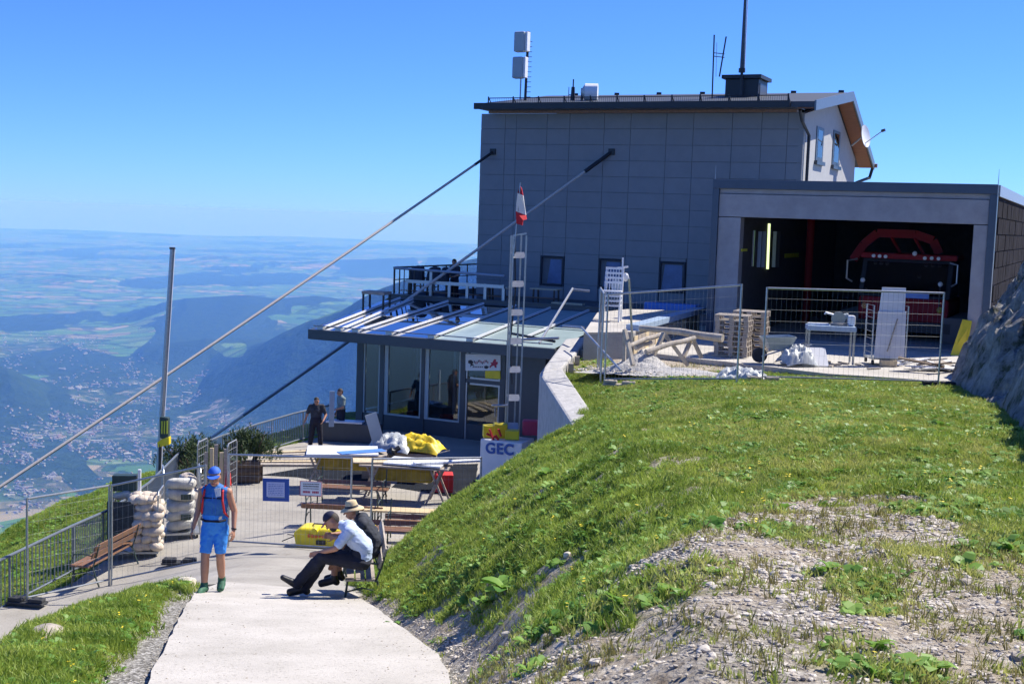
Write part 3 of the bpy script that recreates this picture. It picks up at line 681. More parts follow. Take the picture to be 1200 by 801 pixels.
def cand(w8, n):
    p = w8.ravel()/w8.sum(); idx = rng.choice(len(p), n, p=p); x = X_.ravel()[idx]+rng.uniform(-.06, .06, n); y = Y_.ravel()[idx]+rng.uniform(-.06, .06, n)
    return x, y, ground(x, y)
wst = vis_*np.clip(b_-.2, 0, 1)*(1-.7*g_)*(X_ > toe(Y_)-.1)*(Y_ < 24)*np.where((Y_ < 9.5) & (X_ > .8) & (X_ < 3.6), 2.5, 1)
x, y, z = cand(wst*(.12+sstep(.45, .62, fbm(X_*1.3, Y_*1.3, 4))), 7000)
tag(stone_mesh('loose_stones', [(a1, b1, c1, rng.uniform(.005, .017)*(1.9 if rng.random() < .07 else 1)) for a1, b1, c1 in zip(x, y, z)], M['stone']), 'pale limestone chips littered over the bare slope', 'stones', kind='stuff')
x, y, z = cand(wst, 6000)
tag(stone_mesh('dark_loose_stones', [(a1, b1, c1, rng.uniform(.005, .016)) for a1, b1, c1 in zip(x, y, z)], M['stone_d']), 'grey gravel chips littered over the bare slope', 'stones', kind='stuff')
for i, (x, y, s_) in enumerate([(665, 650, .10), (690, 648, .13), (697, 100+540, .08), (840, 690, .09), (992, 758, .11), (1130, 685, .12), (1110, 680, .1), (845, 720, .1), (860, 738, .11), (825, 760, .09), (1195, 770, .12), (935, 676, .08), (595, 742, .10), (545, 745, .08), (520, 742, .07), (610, 765, .1), (640, 745, .09), (1140, 590, .08), (780, 730, .09), (720, 760, .08)]):
    p = G(x, y); o = stone_mesh('limestone_rock', [(p.x, p.y, p.z-.01, s_*.48)], M['stone_d' if i % 3 else 'stone'], True)
    tag(o, 'fist sized pale limestone rock lying loose on the stony slope', 'rock', 'loose limestone rocks on the slope')
p = G(217, 690); o = stone_mesh('kerb_stone', [(p.x, p.y, p.z+.05, .17)], M['stone'], True); tag(o, 'white rounded stone at the tip of the grass strip beside the concrete path', 'rock')
p = G(57, 752); o = stone_mesh('lichen_rock', [(p.x, p.y, p.z+.05, .2), (p.x-.3, p.y-.25, p.z, .16), (p.x+.3, p.y+.2, p.z, .12)], M['stone_d'], True); tag(o, 'cracked pale rock showing through the left grass strip', 'rock')

# ------------------------------------------------------------------ path, terrace, forecourt
def conc_mat(name, c0, c1, sc):
    m, n, l, b = new_mat(name); geo = n.new('ShaderNodeNewGeometry')
    def noise(s_, d=6, r=.65):
        t = n.new('ShaderNodeTexNoise'); t.inputs['Scale'].default_value = s_; t.inputs['Detail'].default_value = d; t.inputs['Roughness'].default_value = r; l.new(geo.outputs['Position'], t.inputs['Vector']); return t.outputs['Fac']
    r1 = n.new('ShaderNodeValToRGB'); e = r1.color_ramp.elements; e[0].position = .3; e[0].color = (*c0, 1); e[1].position = .62; e[1].color = (*c1, 1); l.new(noise(sc), r1.inputs[0])
    r2 = n.new('ShaderNodeValToRGB'); e = r2.color_ramp.elements; e[0].position = .33; e[0].color = (.42, .40, .37, 1); e[1].position = .42; e[1].color = (1, 1, 1, 1); l.new(noise(26, 3, .8), r2.inputs[0])
    r3 = n.new('ShaderNodeValToRGB'); e = r3.color_ramp.elements; e[0].position = .64; e[0].color = (1, 1, 1, 1); e[1].position = .72; e[1].color = (.75, .73, .68, 1); l.new(noise(2.7, 6, .75), r3.inputs[0])
    mx = n.new('ShaderNodeMix'); mx.data_type = 'RGBA'; mx.blend_type = 'MULTIPLY'; mx.inputs[0].default_value = .9; l.new(r1.outputs[0], mx.inputs[6]); l.new(r2.outputs[0], mx.inputs[7])
    m3 = n.new('ShaderNodeMix'); m3.data_type = 'RGBA'; m3.blend_type = 'MULTIPLY'; m3.inputs[0].default_value = 1; l.new(mx.outputs[2], m3.inputs[6]); l.new(r3.outputs[0], m3.inputs[7])
    l.new(m3.outputs[2], b.inputs['Base Color']); b.inputs['Roughness'].default_value = .9
    bp = n.new('ShaderNodeBump'); bp.inputs['Distance'].default_value = .01; bp.inputs['Strength'].default_value = .8; l.new(noise(40, 5, .7), bp.inputs['Height']); l.new(bp.outputs[0], b.inputs['Normal'])
    return m
M['path'] = conc_mat('pale_path_concrete', (.39, .365, .32), (.52, .49, .44), .9)
M['terr'] = conc_mat('grey_terrace_concrete', (.27, .25, .215), (.39, .365, .32), .7)
pl = [G(*q) for q in ((262, 684), (228, 698), (214, 722), (196, 757), (175, 801))]
pr = [G(*q) for q in ((415, 698), (440, 716), (480, 746), (515, 772), (548, 801))]
d1 = (pl[-1]-pl[-2]).normalized()*5; d2 = Vector((-.3, -4.5, .9))
path_poly = pl+[pl[-1]+d1, pr[-1]+d2]+pr[::-1]
sheet('path', path_poly, .3, lambda X, Y: zl(X, Y), M['path'], lift=.045, jag=.016)
near = [G(*q) for q in ((-60, 803), (0, 770), (45, 735), (100, 710), (150, 695), (225, 687), (262, 686), (300, 690), (340, 697), (415, 701))]
yr = np.arange(near[-1].y+.4, 44, 1.2)
right = [Vector((float(toe(yy))+.3+(1.0 if yy > 29 else 0), yy, 0)) for yy in yr]
yl = np.arange(43.5, near[0].y, -1.0)
left = [Vector((float(railx(yy)), yy, 0)) for yy in yl]
sheet('terrace', near+right+left, .4, lambda X, Y: zl(X, Y), M['terr'], lift=.03, jag=.015)
px_ = rng.uniform(0, 1, 420); py_ = rng.uniform(6.5, 18.6, 420); side_ = rng.random(420) < .5
xl_ = np.interp(py_, [p.y for p in pl[::-1]], [p.x for p in pl[::-1]]); xr_ = np.interp(py_, [p.y for p in pr[::-1]], [p.x for p in pr[::-1]])
ex = (px_**3)*.9; xx_ = np.where(side_, xl_+ex-.05, xr_-ex+.05)
tag(stone_mesh('path_pebbles', [(a1, b1, float(zl(a1, b1))+.045, rng.uniform(.005, .013)) for a1, b1 in zip(xx_, py_)], M['stone_d']), 'small pebbles strewn along the edges of the concrete path', 'pebbles', kind='stuff')
fore = [B(-13.2, 33.0, 0), B(-13.0, 31.2, 0), B(-9.5, 30.3, 0), B(-5.6, 29.2, 0), B(-2.0, 29.6, 0), B(1.0, 31, 0), B(1.5, 36.7, 0), B(-12.5, 36.7, 0)]
sheet('forecourt', fore, .6, lambda X, Y: np.full_like(np.asarray(X, float), -3.30), M['path'], lift=0, skirt=.12, jag=.08)
# ------------------------------------------------------------------ rocky slope on the right
def rock():
    ts = np.concatenate([np.linspace(-.5, 5, 90), np.linspace(5, 22, 40)[1:]]); ys = np.concatenate([np.arange(9, 31.5, .09)])
    Y, T = np.meshgrid(ys, ts, indexing='ij'); X = rock_base(Y)+T
    rdg = 1-np.abs(fbm(X*.8+4, Y*.8, 5)*2-1)
    rise = (1.62*np.clip(T, 0, 1.9)+.55*np.clip(T-1.9, 0, 20))*np.interp(Y, [9, 24, 28, 31.5], [1, 1, .95, .7])
    z = plateau(X, Y)-.25*(T < 0)+rise*(.75+.5*fbm(X*.45, Y*.45, 3))+sstep(-.1, .5, T)*(1.5*(rdg-.72)+.5*(fbm(X*3.3, Y*3.3, 4)-.5))
    z = z-np.clip(-T, 0, .5)*1.2
    X = X-.25*sstep(0, .5, T)*(fbm(z*2.5, Y*2.0, 4)-.5)*1.6
    nr, nc = X.shape; mb = MB(); mb.v = np.stack([X, Y, z], -1).reshape(-1, 3).tolist()
    mb.f = [(i*nc+j, i*nc+j+1, (i+1)*nc+j+1, (i+1)*nc+j) for i in range(nr-1) for j in range(nc-1)]
    m, n, l, b = new_mat('grey_limestone_crag'); geo = n.new('ShaderNodeNewGeometry')
    nz = n.new('ShaderNodeTexNoise'); nz.inputs['Scale'].default_value = 2.2; nz.inputs['Detail'].default_value = 9; nz.inputs['Roughness'].default_value = .7; l.new(geo.outputs['Position'], nz.inputs['Vector'])
    r = n.new('ShaderNodeValToRGB'); e = r.color_ramp.elements; e[0].position = .38; e[0].color = (.10, .12, .06, 1); e[1].position = .46; e[1].color = (.34, .33, .31, 1)
    x = e.new(.62); x.color = (.62, .61, .58, 1)
    l.new(nz.outputs['Fac'], r.inputs[0]); l.new(r.outputs[0], b.inputs['Base Color']); b.inputs['Roughness'].default_value = .95
    n2 = n.new('ShaderNodeTexNoise'); n2.inputs['Scale'].default_value = 7; n2.inputs['Detail'].default_value = 8; n2.inputs['Roughness'].default_value = .75; l.new(geo.outputs['Position'], n2.inputs['Vector'])
    bp = n.new('ShaderNodeBump'); bp.inputs['Distance'].default_value = .2; bp.inputs['Strength'].default_value = 1; l.new(n2.outputs['Fac'], bp.inputs['Height'])
    wp_ = n.new('ShaderNodeVectorMath'); wp_.operation = 'ADD'; l.new(geo.outputs['Position'], wp_.inputs[0]); l.new(nz.outputs['Color'], wp_.inputs[1])
    mp_ = n.new('ShaderNodeMapping'); mp_.inputs['Scale'].default_value = (1.5, 1.1, 2.6); l.new(wp_.outputs[0], mp_.inputs[0])
    vo = n.new('ShaderNodeTexVoronoi'); vo.inputs['Scale'].default_value = 1.3; l.new(mp_.outputs[0], vo.inputs['Vector'])
    b2_ = n.new('ShaderNodeBump'); b2_.inputs['Distance'].default_value = .5; b2_.inputs['Strength'].default_value = 1; l.new(vo.outputs['Distance'], b2_.inputs['Height']); l.new(bp.outputs[0], b2_.inputs['Normal']); l.new(b2_.outputs[0], b.inputs['Normal'])
    o = mb.build('limestone_crag', m); o['kind'] = 'structure'
rock()

# ------------------------------------------------------------------ summit station (grey building)
UL, UR, ZT, VF = -23.15, -10.16, 4.13, 46.0
st = thing('summit_station', 'tall slate blue panel clad summit station with a low gabled roof', 'building', B(UL, VF, -3.4), -TH)
mb = MB(); mb.box(UL, UR-.22, VF+.06, 56.4, -3.4, ZT, 'B'); mb.build('wall', M['seam'], st)
wins = [(uof(633, 315, VF), uof(661, 315, VF)), (uof(701, 318, VF), uof(730, 318, VF)), (uof(772, 322, VF), uof(803, 322, VF))]
WZ0, WZ1 = -2.62, -1.44
def cut(r, w_):
    a0, a1, b0, b1 = r; c0, c1, d0, d1 = w_
    if c0 >= a1 or c1 <= a0 or d0 >= b1 or d1 <= b0: return [r]
    out = []
    if a0 < c0: out.append((a0, c0, b0, b1))
    if c1 < a1: out.append((c1, a1, b0, b1))
    m0, m1 = max(a0, c0), min(a1, c1)
    if b0 < d0: out.append((m0, m1, b0, d0))
    if d1 < b1: out.append((m0, m1, d1, b1))
    return out
ux = [UL]+[uof(x, 152, VF) for x in (592, 605, 641, 667.5, 708, 739, 781, 812.5, 858, 892.5, 923)]+[UR]
zz_ = [ZT]+[3.53-.605*k for k in range(12)]
g = .007
for i in range(len(ux)-1):
    for j in range(len(zz_)-1):
        rects = [(ux[i], ux[i+1], zz_[j+1], zz_[j])]
        for w0, w1 in wins: rects = [q for r in rects for q in cut(r, (w0, w1, WZ0, WZ1))]
        for a0, a1, b0, b1 in rects:
            if a1-a0 < .06 or b1-b0 < .06: continue
            q = MB(); of = random.uniform(-.004, .004); q.box(a0+g, a1-g, VF+of, VF+.045, b0+g, b1-g, 'B'); q.build('cladding_panel', M['clad'] if random.random() < .6 else M['clad_b'], st)
for k, (a0, a1) in enumerate(wins):
    q = MB(); t = .07
    q.box(a0, a0+t, VF-.02, VF+.14, WZ0, WZ1, 'B'); q.box(a1-t, a1, VF-.02, VF+.14, WZ0, WZ1, 'B'); q.box(a0+t, a1-t, VF-.02, VF+.14, WZ1-t, WZ1, 'B'); q.box(a0+t, a1-t, VF-.04, VF+.14, WZ0, WZ0+t, 'B')
    wf = q.build('window', M['darkgap'], st)
    p = MB(); p.box(a0+t, a1-t, VF+.1, VF+.115, WZ0+t, WZ1-t, 'B'); p.build('pane', M['glass_dark'], wf)
    c = MB(); b0 = a0+.3 if k == 0 else a0+.2 if k == 1 else a0+.1
    c.prism([B(b0, VF+.04, WZ0+.1), B(a1-.12, VF+.04, WZ0+.1), B(a1-.14, VF+.05, WZ1-.12), B(b0+.12, VF+.05, WZ1-.12)], V*.02); c.build('blind', M['curtain'], wf)
q = MB(); Y0, Y1 = VF, 56.4                         # plastered gable wall facing the sun
ridge = (51.6, 5.2)
q.prism([B(UR-.2, VF+.05, -3.4), B(UR-.2, Y1, -3.4), B(UR-.2, Y1, 3.05), B(UR-.2, ridge[0], 5.0), B(UR-.2, VF+.05, ZT-.05)], U*.2)
q.build('gable_wall', M['plaster'], st)
def on_u(x, y, u): d = ray(x, y); return d*(u/d.dot(U))
for (xa, xb, y0, y1) in ((957, 965.4, 147.6, 188), (976.6, 984.6, 152, 193.5)):
    pa, pb = on_u(xa, y0, UR), on_u(xb, y0+1, UR); va, vb = pa.dot(V), pb.dot(V); z1 = pa.z; z0 = on_u(xa, y1, UR).z
    q = MB(); q.box(UR-.01, UR+.03, va, vb, z0, z1, 'B'); wf = q.build('window', M['antr'], st, bevel=.01)
    p = MB(); p.box(UR+.03, UR+.036, va+.25, vb-.25, z0+.12, z1-.12, 'B'); p.build('pane', M['glass_dark'], wf)
    s_ = MB(); s_.box(UR, UR+.12, va-.1, vb+.1, z0-.16, z0-.02, 'B'); s_.build('sill', M['antr'], wf)
RU0, RU1 = uof(558, 127, 44.75), -9.5
fe, be = (44.75, 4.2), (57.5, 2.75)
q = MB(); q.prism([B(RU0, fe[0], fe[1]), B(RU0, ridge[0], ridge[1]), B(RU0, be[0], be[1]), B(RU0, be[0], be[1]+.2), B(RU0, ridge[0], ridge[1]+.2), B(RU0, fe[0], fe[1]+.2)][::-1], U*(RU1-RU0-.06))
q.build('roof', M['roofd'], st)
q = MB(); q.prism([B(UR, fe[0]+.05, fe[1]-.05), B(UR, ridge[0], ridge[1]-.03), B(UR, be[0]-.1, be[1]-.03), B(UR, be[0]-.1, be[1]-.005), B(UR, ridge[0], ridge[1]-.005), B(UR, fe[0]+.05, fe[1]-.01)][::-1], U*(RU1-UR-.1)); q.build('soffit', M['soffit'], st)
q = MB(); q.prism([B(RU1-.06, fe[0], fe[1]-.12), B(RU1-.06, ridge[0], ridge[1]-.14), B(RU1-.06, ridge[0], ridge[1]+.24), B(RU1-.06, fe[0], fe[1]+.24)][::-1], U*.06); q.build('verge_board', M['roofm'], st)
q = MB(); q.prism([B(RU1-.06, ridge[0], ridge[1]-.10), B(RU1-.06, be[0], be[1]-.10), B(RU1-.06, be[0], be[1]+.22), B(RU1-.06, ridge[0], ridge[1]+.24)][::-1], U*.06); q.build('verge_board', M['roofm'], st)
q = MB(); q.box(RU0-.05, RU1-.9, fe[0]-.12, fe[0]+.02, fe[1]-.01, fe[1]+.225, 'B'); q.build('gutter', M['black'], st)
q = MB(); q.box(RU0+.1, RU1-.85, VF-.35, VF-.2, ZT-.02, ZT+.10, 'B'); q.build('copper_strip', M['copper'], st)
q = MB(); q.box(RU0, UR, fe[0]+.02, VF, ZT+.08, ZT+.1, 'B'); q.build('eaves_soffit', M['antr'], st)
q = MB(); q.tube([B(UR+.02, VF-.9, ZT), B(UR+.03, VF-.5, ZT-.35), B(UR+.12, VF+.35, ZT-.8), B(UR+.12, VF+.35, .9)], .06, 8); q.build('drainpipe', M['black'], st)
bp_ = on_u(1024, 199, RU1); q = MB(); q.tube([B(RU1-.1, be[0]+.1, be[1]), B(RU1-.2, be[0]+.05, be[1]-.45), B(UR+.1, 56.5, be[1]-.7), B(UR+.1, 56.5, 1.0)], .07, 8); q.build('drainpipe', M['black'], st)
q = MB(); q.tube([B(RU0, be[0]+.08, be[1]+.08), B(RU1+.1, be[0]+.08, be[1]+.08)], .09, 8); q.build('gutter', M['copper'], st)
# snow guard on the front eave
q = MB(); su0, su1 = RU0+.3, -10.6
for z_ in (4.42, 4.66): q.tube([B(su0, 45.2, z_), B(su1, 45.2, z_)], .018, 5)
q.build('snow_guard_rail', M['black'], st)
sp = MB(); sp.box(-.012, .012, -.012, .012, 0, .3); src = None
for k in range(12):
    u_ = su0+(su1-su0)*k/11; q = MB(); q.beam(B(u_, 45.2, 4.36), B(u_, 45.2, 4.72), .05, .05); q.beam(B(u_, 45.2, 4.7), B(u_, 45.5, 4.45), .03, .03); q.build('snow_guard_bracket', M['black'], st)
q = MB()
for k in range(150): u_ = su0+(su1-su0)*k/149; q.tube([B(u_, 45.2, 4.42), B(u_, 45.2, 4.68)], .006, 3, cap=False)
tag(q.build('snow_guard_picket', M['black'], st), kind='stuff')
q = MB()
for k in range(7):
    u_ = RU1-.5-k*1.9; q.beam(B(u_, ridge[0], ridge[1]+.2), B(u_, ridge[0], ridge[1]+.29), .12, .2)
q.build('ridge_cleat', M['black'], st)
q = MB(); c0 = on_v(849, 118, 48.6); c1 = on_v(888, 118, 48.6); ca, cb = c0.dot(U), c1.dot(U)
q.box(ca, cb, 48.6, 50.0, 4.6, 5.66, 'B'); ch = q.build('chimney', M['black'], st, bevel=.02)
q = MB(); q.box(ca-.12, cb+.12, 48.45, 50.15, 5.66, 5.8, 'B'); q.build('chimney_cap', M['black'], ch)
q = MB(); q.box(cb, cb+.02, 48.8, 49.8, 4.9, 5.5, 'B'); q.build('chimney_grille', M['antr'], ch)
# satellite dish on the verge
dp = on_u(1012, 160, -9.35); ds = thing('satellite_dish', 'round white satellite dish on the roof verge of the grey station', 'dish', dp, -TH)
q = MB(); ax = (U*.97-V*.2+Z*.15).normalized(); ea = ax.cross(Z).normalized(); eb = ax.cross(ea)
rings = []
for i in range(6):
    rr_ = .08*i*1.15; rings.append([dp+ea*(rr_*math.cos(2*PI*k/24))+eb*(rr_*math.sin(2*PI*k/24))*1.0+ax*(.35*rr_*rr_) for k in range(24)])
vs = [p for r in rings for p in r]; fs = [(i*24+k, i*24+(k+1) % 24, (i+1)*24+(k+1) % 24, (i+1)*24+k) for i in range(5) for k in range(24)]
q.add(vs, fs); q.add([p+ax*.03 for p in vs], [f[::-1] for f in fs]); q.build('reflector', M['white'], ds, smooth=True)
q = MB(); q.tube([dp-eb*-.3, dp+ax*.8+Z*.1], .02, 6); q.build('feed_arm', M['galv'], ds)
q = MB(); q.tube([dp+ax*.75+Z*.1, dp+ax*.9+Z*.12], .06, 8); q.build('feed_horn', M['antr'], ds)
q = MB(); q.tube([dp-ax*.05, dp-ax*.5-Z*.3], .035, 6); q.build('mount', M['galv'], ds)
# roof antennas
def base_on(x, y, v): p = on_v(x, y, v); return p
p = base_on(615, 124, 47.3); t = thing('cellular_mast', 'roof mast with two stacked grey panel antennas on the left roof end', 'antenna', p, -TH)
hpx = on_v(617, 37, 47.3).z; q = MB(); q.tube([p-Z*.3, Vector((p.x, p.y, hpx))+U*.05], .055, 8); q.build('pole', M['black'], t)
for (xa, xb, ya, yb) in ((604, 618, 37.5, 61), (602, 615.5, 67, 92)):
    a_, b_ = on_v(xa, ya, 46.95), on_v(xb, yb, 46.95); q = MB(); q.box(a_.dot(U), b_.dot(U)-.1, 46.8, 47.15, b_.z, a_.z, 'B'); q.build('panel_antenna', M['boxgrey'], t, bevel=.06)
    q = MB(); q.box(b_.dot(U)-.1, b_.dot(U), 46.9, 47.2, b_.z+.03, a_.z, 'B'); q.build('side_fin', M['white'], t, bevel=.02)
for k in range(12):
    z_ = p.z+.35+k*.2; q = MB(); q.tube([Vector((p.x, p.y, z_)), Vector((p.x, p.y, z_))+U*.24], .012, 4); q.build('step_rung', M['black'], t)
q = MB(); q.tube([p-U*.22-Z*.2, p-U*.22+Z*1.3], .035, 6); q.build('stay_tube', M['galv'], t)
p = base_on(690, 120, 46.9); t = thing('dish_antenna', 'white drum shaped microwave dish beside a dark antenna on the roof', 'antenna', p, -TH)
c = on_v(694, 108, 46.9); q = MB(); axd = (U*.95+V*.3).normalized()
q.tube([c-axd*.28, c-axd*.12, c+axd*.1, c+axd*.22], .33, 20); q.build('drum', M['white'], t, smooth=False)
q = MB(); q.tube([c-axd*.45, c-axd*.28], .06, 20, r2=.33); q.build('drum_back', M['alu'], t)
q = MB(); q.tube([p-U*.3-Z*.3, p-U*.3+Z*.55], .05, 8); q.tube([p-U*.3+Z*.35, c-axd*.3], .03, 6); q.build('bracket', M['black'], t)
p = base_on(671, 120, 46.9); t = thing('rod_antenna', 'short dark roof antenna with a bulging middle left of the white dish', 'antenna', p, -TH)
q = MB(); q.tube([p-Z*.3, p+Z*.9], .03, 6); q.build('pole', M['black'], t)
q = MB(); q.tube([p+Z*.05, p+Z*.25, p+Z*.32, p+Z*.6], .10, 8, r2=.07); q.build('radome', M['black'], t)
q = MB(); q.tube([p-U*.18, p-U*.18+Z*.6], .015, 5); q.tube([p-U*.18+Z*.3, p+Z*.3], .015, 5); q.build('side_rod', M['black'], t)
p = base_on(834.5, 120, 47.5); tp = on_v(837, 41, 47.5); t = thing('dipole_antenna', 'thin pole with a crossed dipole antenna left of the chimney', 'antenna', p, -TH)
q = MB(); q.tube([p-Z*.3, tp], .03, 6); q.build('pole', M['black'], t)
a_, b_ = on_v(851, 43, 47.3), on_v(843, 90, 47.3); q = MB(); q.tube([a_, b_], .03, 6); q.build('dipole', M['black'], t)
for yy in (62, 66): q = MB(); q.tube([on_v(836, yy, 47.5), on_v(849, yy+1.5, 47.3)], .018, 5); q.build('boom', M['galv'], t)
q = MB(); q.tube([on_v(840, 50, 47.45), on_v(839, 90, 47.45)], .012, 5); q.build('dipole', M['galv'], t)
p = base_on(868.5, 110, 48.4); t = thing('whip_mast', 'tall tapering mast rising in front of the black chimney box', 'antenna', p, -TH)
a_ = on_v(869.5, 82, 48.4); b_ = on_v(874, -14, 48.4)
q = MB(); q.tube([p-Z*.5, a_], .055, 8); q.build('lower_tube', M['black'], t)
q = MB(); q.tube([a_-Z*.1, a_+Z*.06], .13, 8); q.build('collar', M['black'], t)
q = MB(); q.tube([a_, b_], .085, 8, r2=.05); q.build('upper_tube', M['antr'], t)
q = MB(); q.tube([a_+U*.1, b_+U*.09], .02, 5); q.build('cable', M['white'], t)
p = B(-8.0, 47, 1.4)
for px_, lab in ((838, 'thin lightning rod on the left corner of the garage roof'), (1170, 'thin lightning rod on the right corner of the garage roof')):
    p = on_v(px_, 214, 37.2); p.z = 1.33; q = MB(); q.tube([p, p+Z*.45], .012, 5, r2=.004)
    tag(q.build('lightning_rod', M['galv']), lab, 'lightning rod', 'lightning rods on the garage roof')

# ------------------------------------------------------------------ garage
GL, GR, GV, GT = -10.73, -2.78, 36.8, 1.35; OL, OR_, OZ = -9.85, -3.34, .26
ga = thing('garage', 'wide concrete garage with an open front and dark blue metal trim', 'garage', B(GL, GV, -3.3), -TH)
q = MB(); q.box(GL+.2, OL, GV+.03, GV+.45, -3.4, OZ-.02, 'B'); q.build('left_pier', M['conc'], ga, bevel=.01)
q = MB(); q.box(OR_, GR-.2, GV+.03, GV+.45, -3.4, OZ-.02, 'B'); q.build('right_pier', M['conc'], ga, bevel=.01)
q = MB(); q.box(GL+.2, GR-.2, GV+.02, GV+.45, OZ, .93, 'B'); q.build('lintel', M['conc'], ga, bevel=.01)
q = MB(); q.box(GL+.2, GR-.2, GV+.06, GV+.45, .945, 1.08, 'B'); q.build('upper_band', M['conc'], ga)
q = MB(); q.box(GL, GR, GV-.05, GV+.3, 1.085, GT, 'B'); q.build('fascia', M['trim'], ga, bevel=.01)
q = MB(); q.box(GL, GL+.195, GV-.03, GV+.3, -3.4, 1.08, 'B'); q.build('corner_trim', M['trim'], ga)
q = MB(); q.box(GR-.195, GR, GV-.03, GV+.3, -3.4, 1.08, 'B'); q.build('corner_trim', M['trim'], ga)
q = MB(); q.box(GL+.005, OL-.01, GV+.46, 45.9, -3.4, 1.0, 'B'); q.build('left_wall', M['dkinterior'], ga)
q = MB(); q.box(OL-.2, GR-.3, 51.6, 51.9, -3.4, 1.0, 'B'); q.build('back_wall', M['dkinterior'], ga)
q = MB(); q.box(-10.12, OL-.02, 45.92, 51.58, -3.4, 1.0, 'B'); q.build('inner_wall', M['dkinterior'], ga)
q = MB(); q.box(OL, GR-.35, GV+.5, 51.6, -3.6, -3.28, 'B'); q.build('floor', M['conc'], ga)
q = MB(); q.box(GL, GR-.32, GV+.46, 45.95, 1.005, 1.3, 'B'); q.box(-10.1, GR-.32, 45.95, 51.9, 1.005, 1.3, 'B'); q.build('roof', M['roofm'], ga)
q = MB(); q.box(GR-.3, GR-.03, GV+.31, 60.0, -3.4, 1.02, 'B'); q.build('side_wall', M['bitumen'], ga)
r9 = random.Random(4)
for k in range(9):                                  # rows of large blocks in the side wall
    for j in range(22):
        z0 = -3.3+k*.47; v0 = GV+.42+j*.9+(.45 if k % 2 else 0)
        q = MB(); q.box(GR-.04, GR-.005+r9.uniform(0, .015), v0+.015, v0+.88, z0+.015, z0+.455, 'B'); q.build('block', M['bitumen'], ga)
q = MB(); q.box(GR-.29, GR+.04, GV+.305, 60.0, 1.04, 1.345, 'B'); q.build('side_fascia', M['galv'], ga)
inw = OL+.02
for (xx, ya, yb, mm, rr_) in ((883, 270, 312, 'tubeg', .022), (900.3, 262, 315, 'tube', .045)):  # emissive strips stand in for daylight showing through window gaps
    a_, b_ = on_u(xx+1, ya, inw), on_u(xx-1, yb, inw); q = MB(); q.tube([a_, b_], rr_, 8)
    ln = thing('glowing_strip', 'bright vertical strip glowing on the left inner garage wall' if mm == 'tube' else 'dim green vertical strip glowing on the left inner garage wall', 'glow strip', b_, -TH); q.build('tube', M[mm], ln)
    q = MB(); q.beam(a_-U*.05, b_-U*.05, .14, .06); q.build('strip_backing', M['galv'], ln)
for xx in (889, 894, 906.5, 911):
    a_, b_ = on_u(xx+1, 271, inw), on_u(xx-1, 313, inw); q = MB(); q.beam(a_, b_, .16, .03); tag(q.build('wall_batten', M['steelblue' if xx < 907 else 'antr']), 'narrow grey batten upright on the garage wall beside the glowing strips', 'batten', 'upright battens on the garage wall')
for xa, xb, ya, yb, lb in ((919.5, 935, 297, 302, 'long yellow marking strip on the inner garage wall'), (868.5, 874.5, 291.5, 294.5, 'short yellow marking strip next to the left garage pier')):
    a_, b_ = on_u(xa, ya, inw), on_u(xb, yb, inw); q = MB(); q.box(inw, inw+.03, a_.dot(V), b_.dot(V), on_u(xa, yb, inw).z, a_.z, 'B'); o = q.build('marking_strip', M['yelrefl']); tag(o, lb, 'sign')
a_ = on_v(938, 264, 44); b_ = on_v(943, 395, 44); q = MB(); b_.z = -3.28; a_.z = 1.0; q.tube([Vector((b_.x, b_.y, a_.z)), b_], .13, 10); tag(q.build('red_pipe', M['red']), 'thick dark red pipe standing from floor to ceiling inside the garage', 'pipe')

# red snow groomer parked inside
gv = 39.6; gc = on_v(1052, 340, gv); gu = gc.dot(U)
sg = thing('snow_groomer', 'red snow groomer with dark windscreen and roof lights parked in the garage', 'snow groomer', B(gu, gv, -3.28), -TH)
def gb(*a): q = MB(); x0, x1, y0, y1, z0, z1 = a; q.box(gu+x0, gu+x1, gv+y0, gv+y1, z0, z1, 'B'); return q
gb(-1.15, 1.5, 0.0, 3.2, -2.75, -2.0).build('hood', M['red'], sg, bevel=.08)
gb(-1.3, 1.6, -.25, .0, -3.0, -2.7).build('front_carrier', M['black'], sg)
q = MB(); q.prism([B(gu-1.2, gv+.15, -2.0), B(gu-1.2, gv+2.4, -2.0), B(gu-1.2, gv+2.4, -.85), B(gu-1.2, gv+.75, -.85)], U*2.7); q.build('cab', M['darkgap'], sg, bevel=.05)
q = MB(); q.prism([B(gu-1.05, gv+.16, -1.92), B(gu-1.05, gv+.68, -.95), B(gu+1.35, gv+.68, -.95), B(gu+1.35, gv+.16, -1.92)], V*-.03); q.build('windscreen', M['glass_dark'], sg)
gb(-1.25, 1.6, .55, 2.5, -.85, -.68).build('roof', M['red'], sg, bevel=.04)
gb(-.2, .9, .1, .4, -2.02, -1.85).build('bonnet_lid', M['bluep'], sg)
for s_ in (-1.75, 1.35):
    q = gb(s_, s_+.65, -.2, 3.4, -3.25, -2.55); tr_ = q.build('track', M['rubber'], sg, bevel=.12)
    for k in range(12): gb(s_-.02, s_+.67, -.24+k*.3, -.16+k*.3, -3.27, -2.52).build('cleat', M['antr'], tr_)
q = MB()
aw = [(-1.65, -.95), (-1.35, -.45), (-.95, -.08), (.2, -.08), (.75, -.25), (.95, -.65)]
for i in range(len(aw)-1): q.beam(B(gu+aw[i][0], gv+1.6, aw[i][1]), B(gu+aw[i+1][0], gv+1.6, aw[i+1][1]), .26, .2, V)
q.build('winch_arm', M['red'], sg)
q = MB(); q.tube([B(gu-.5, gv+1.5, -.2), B(gu-.2, gv+1.5, -.68)], .05, 6); q.tube([B(gu+.2, gv+1.5, -.2), B(gu+.5, gv+1.5, -.68)], .05, 6); q.build('arm_strut', M['red'], sg)
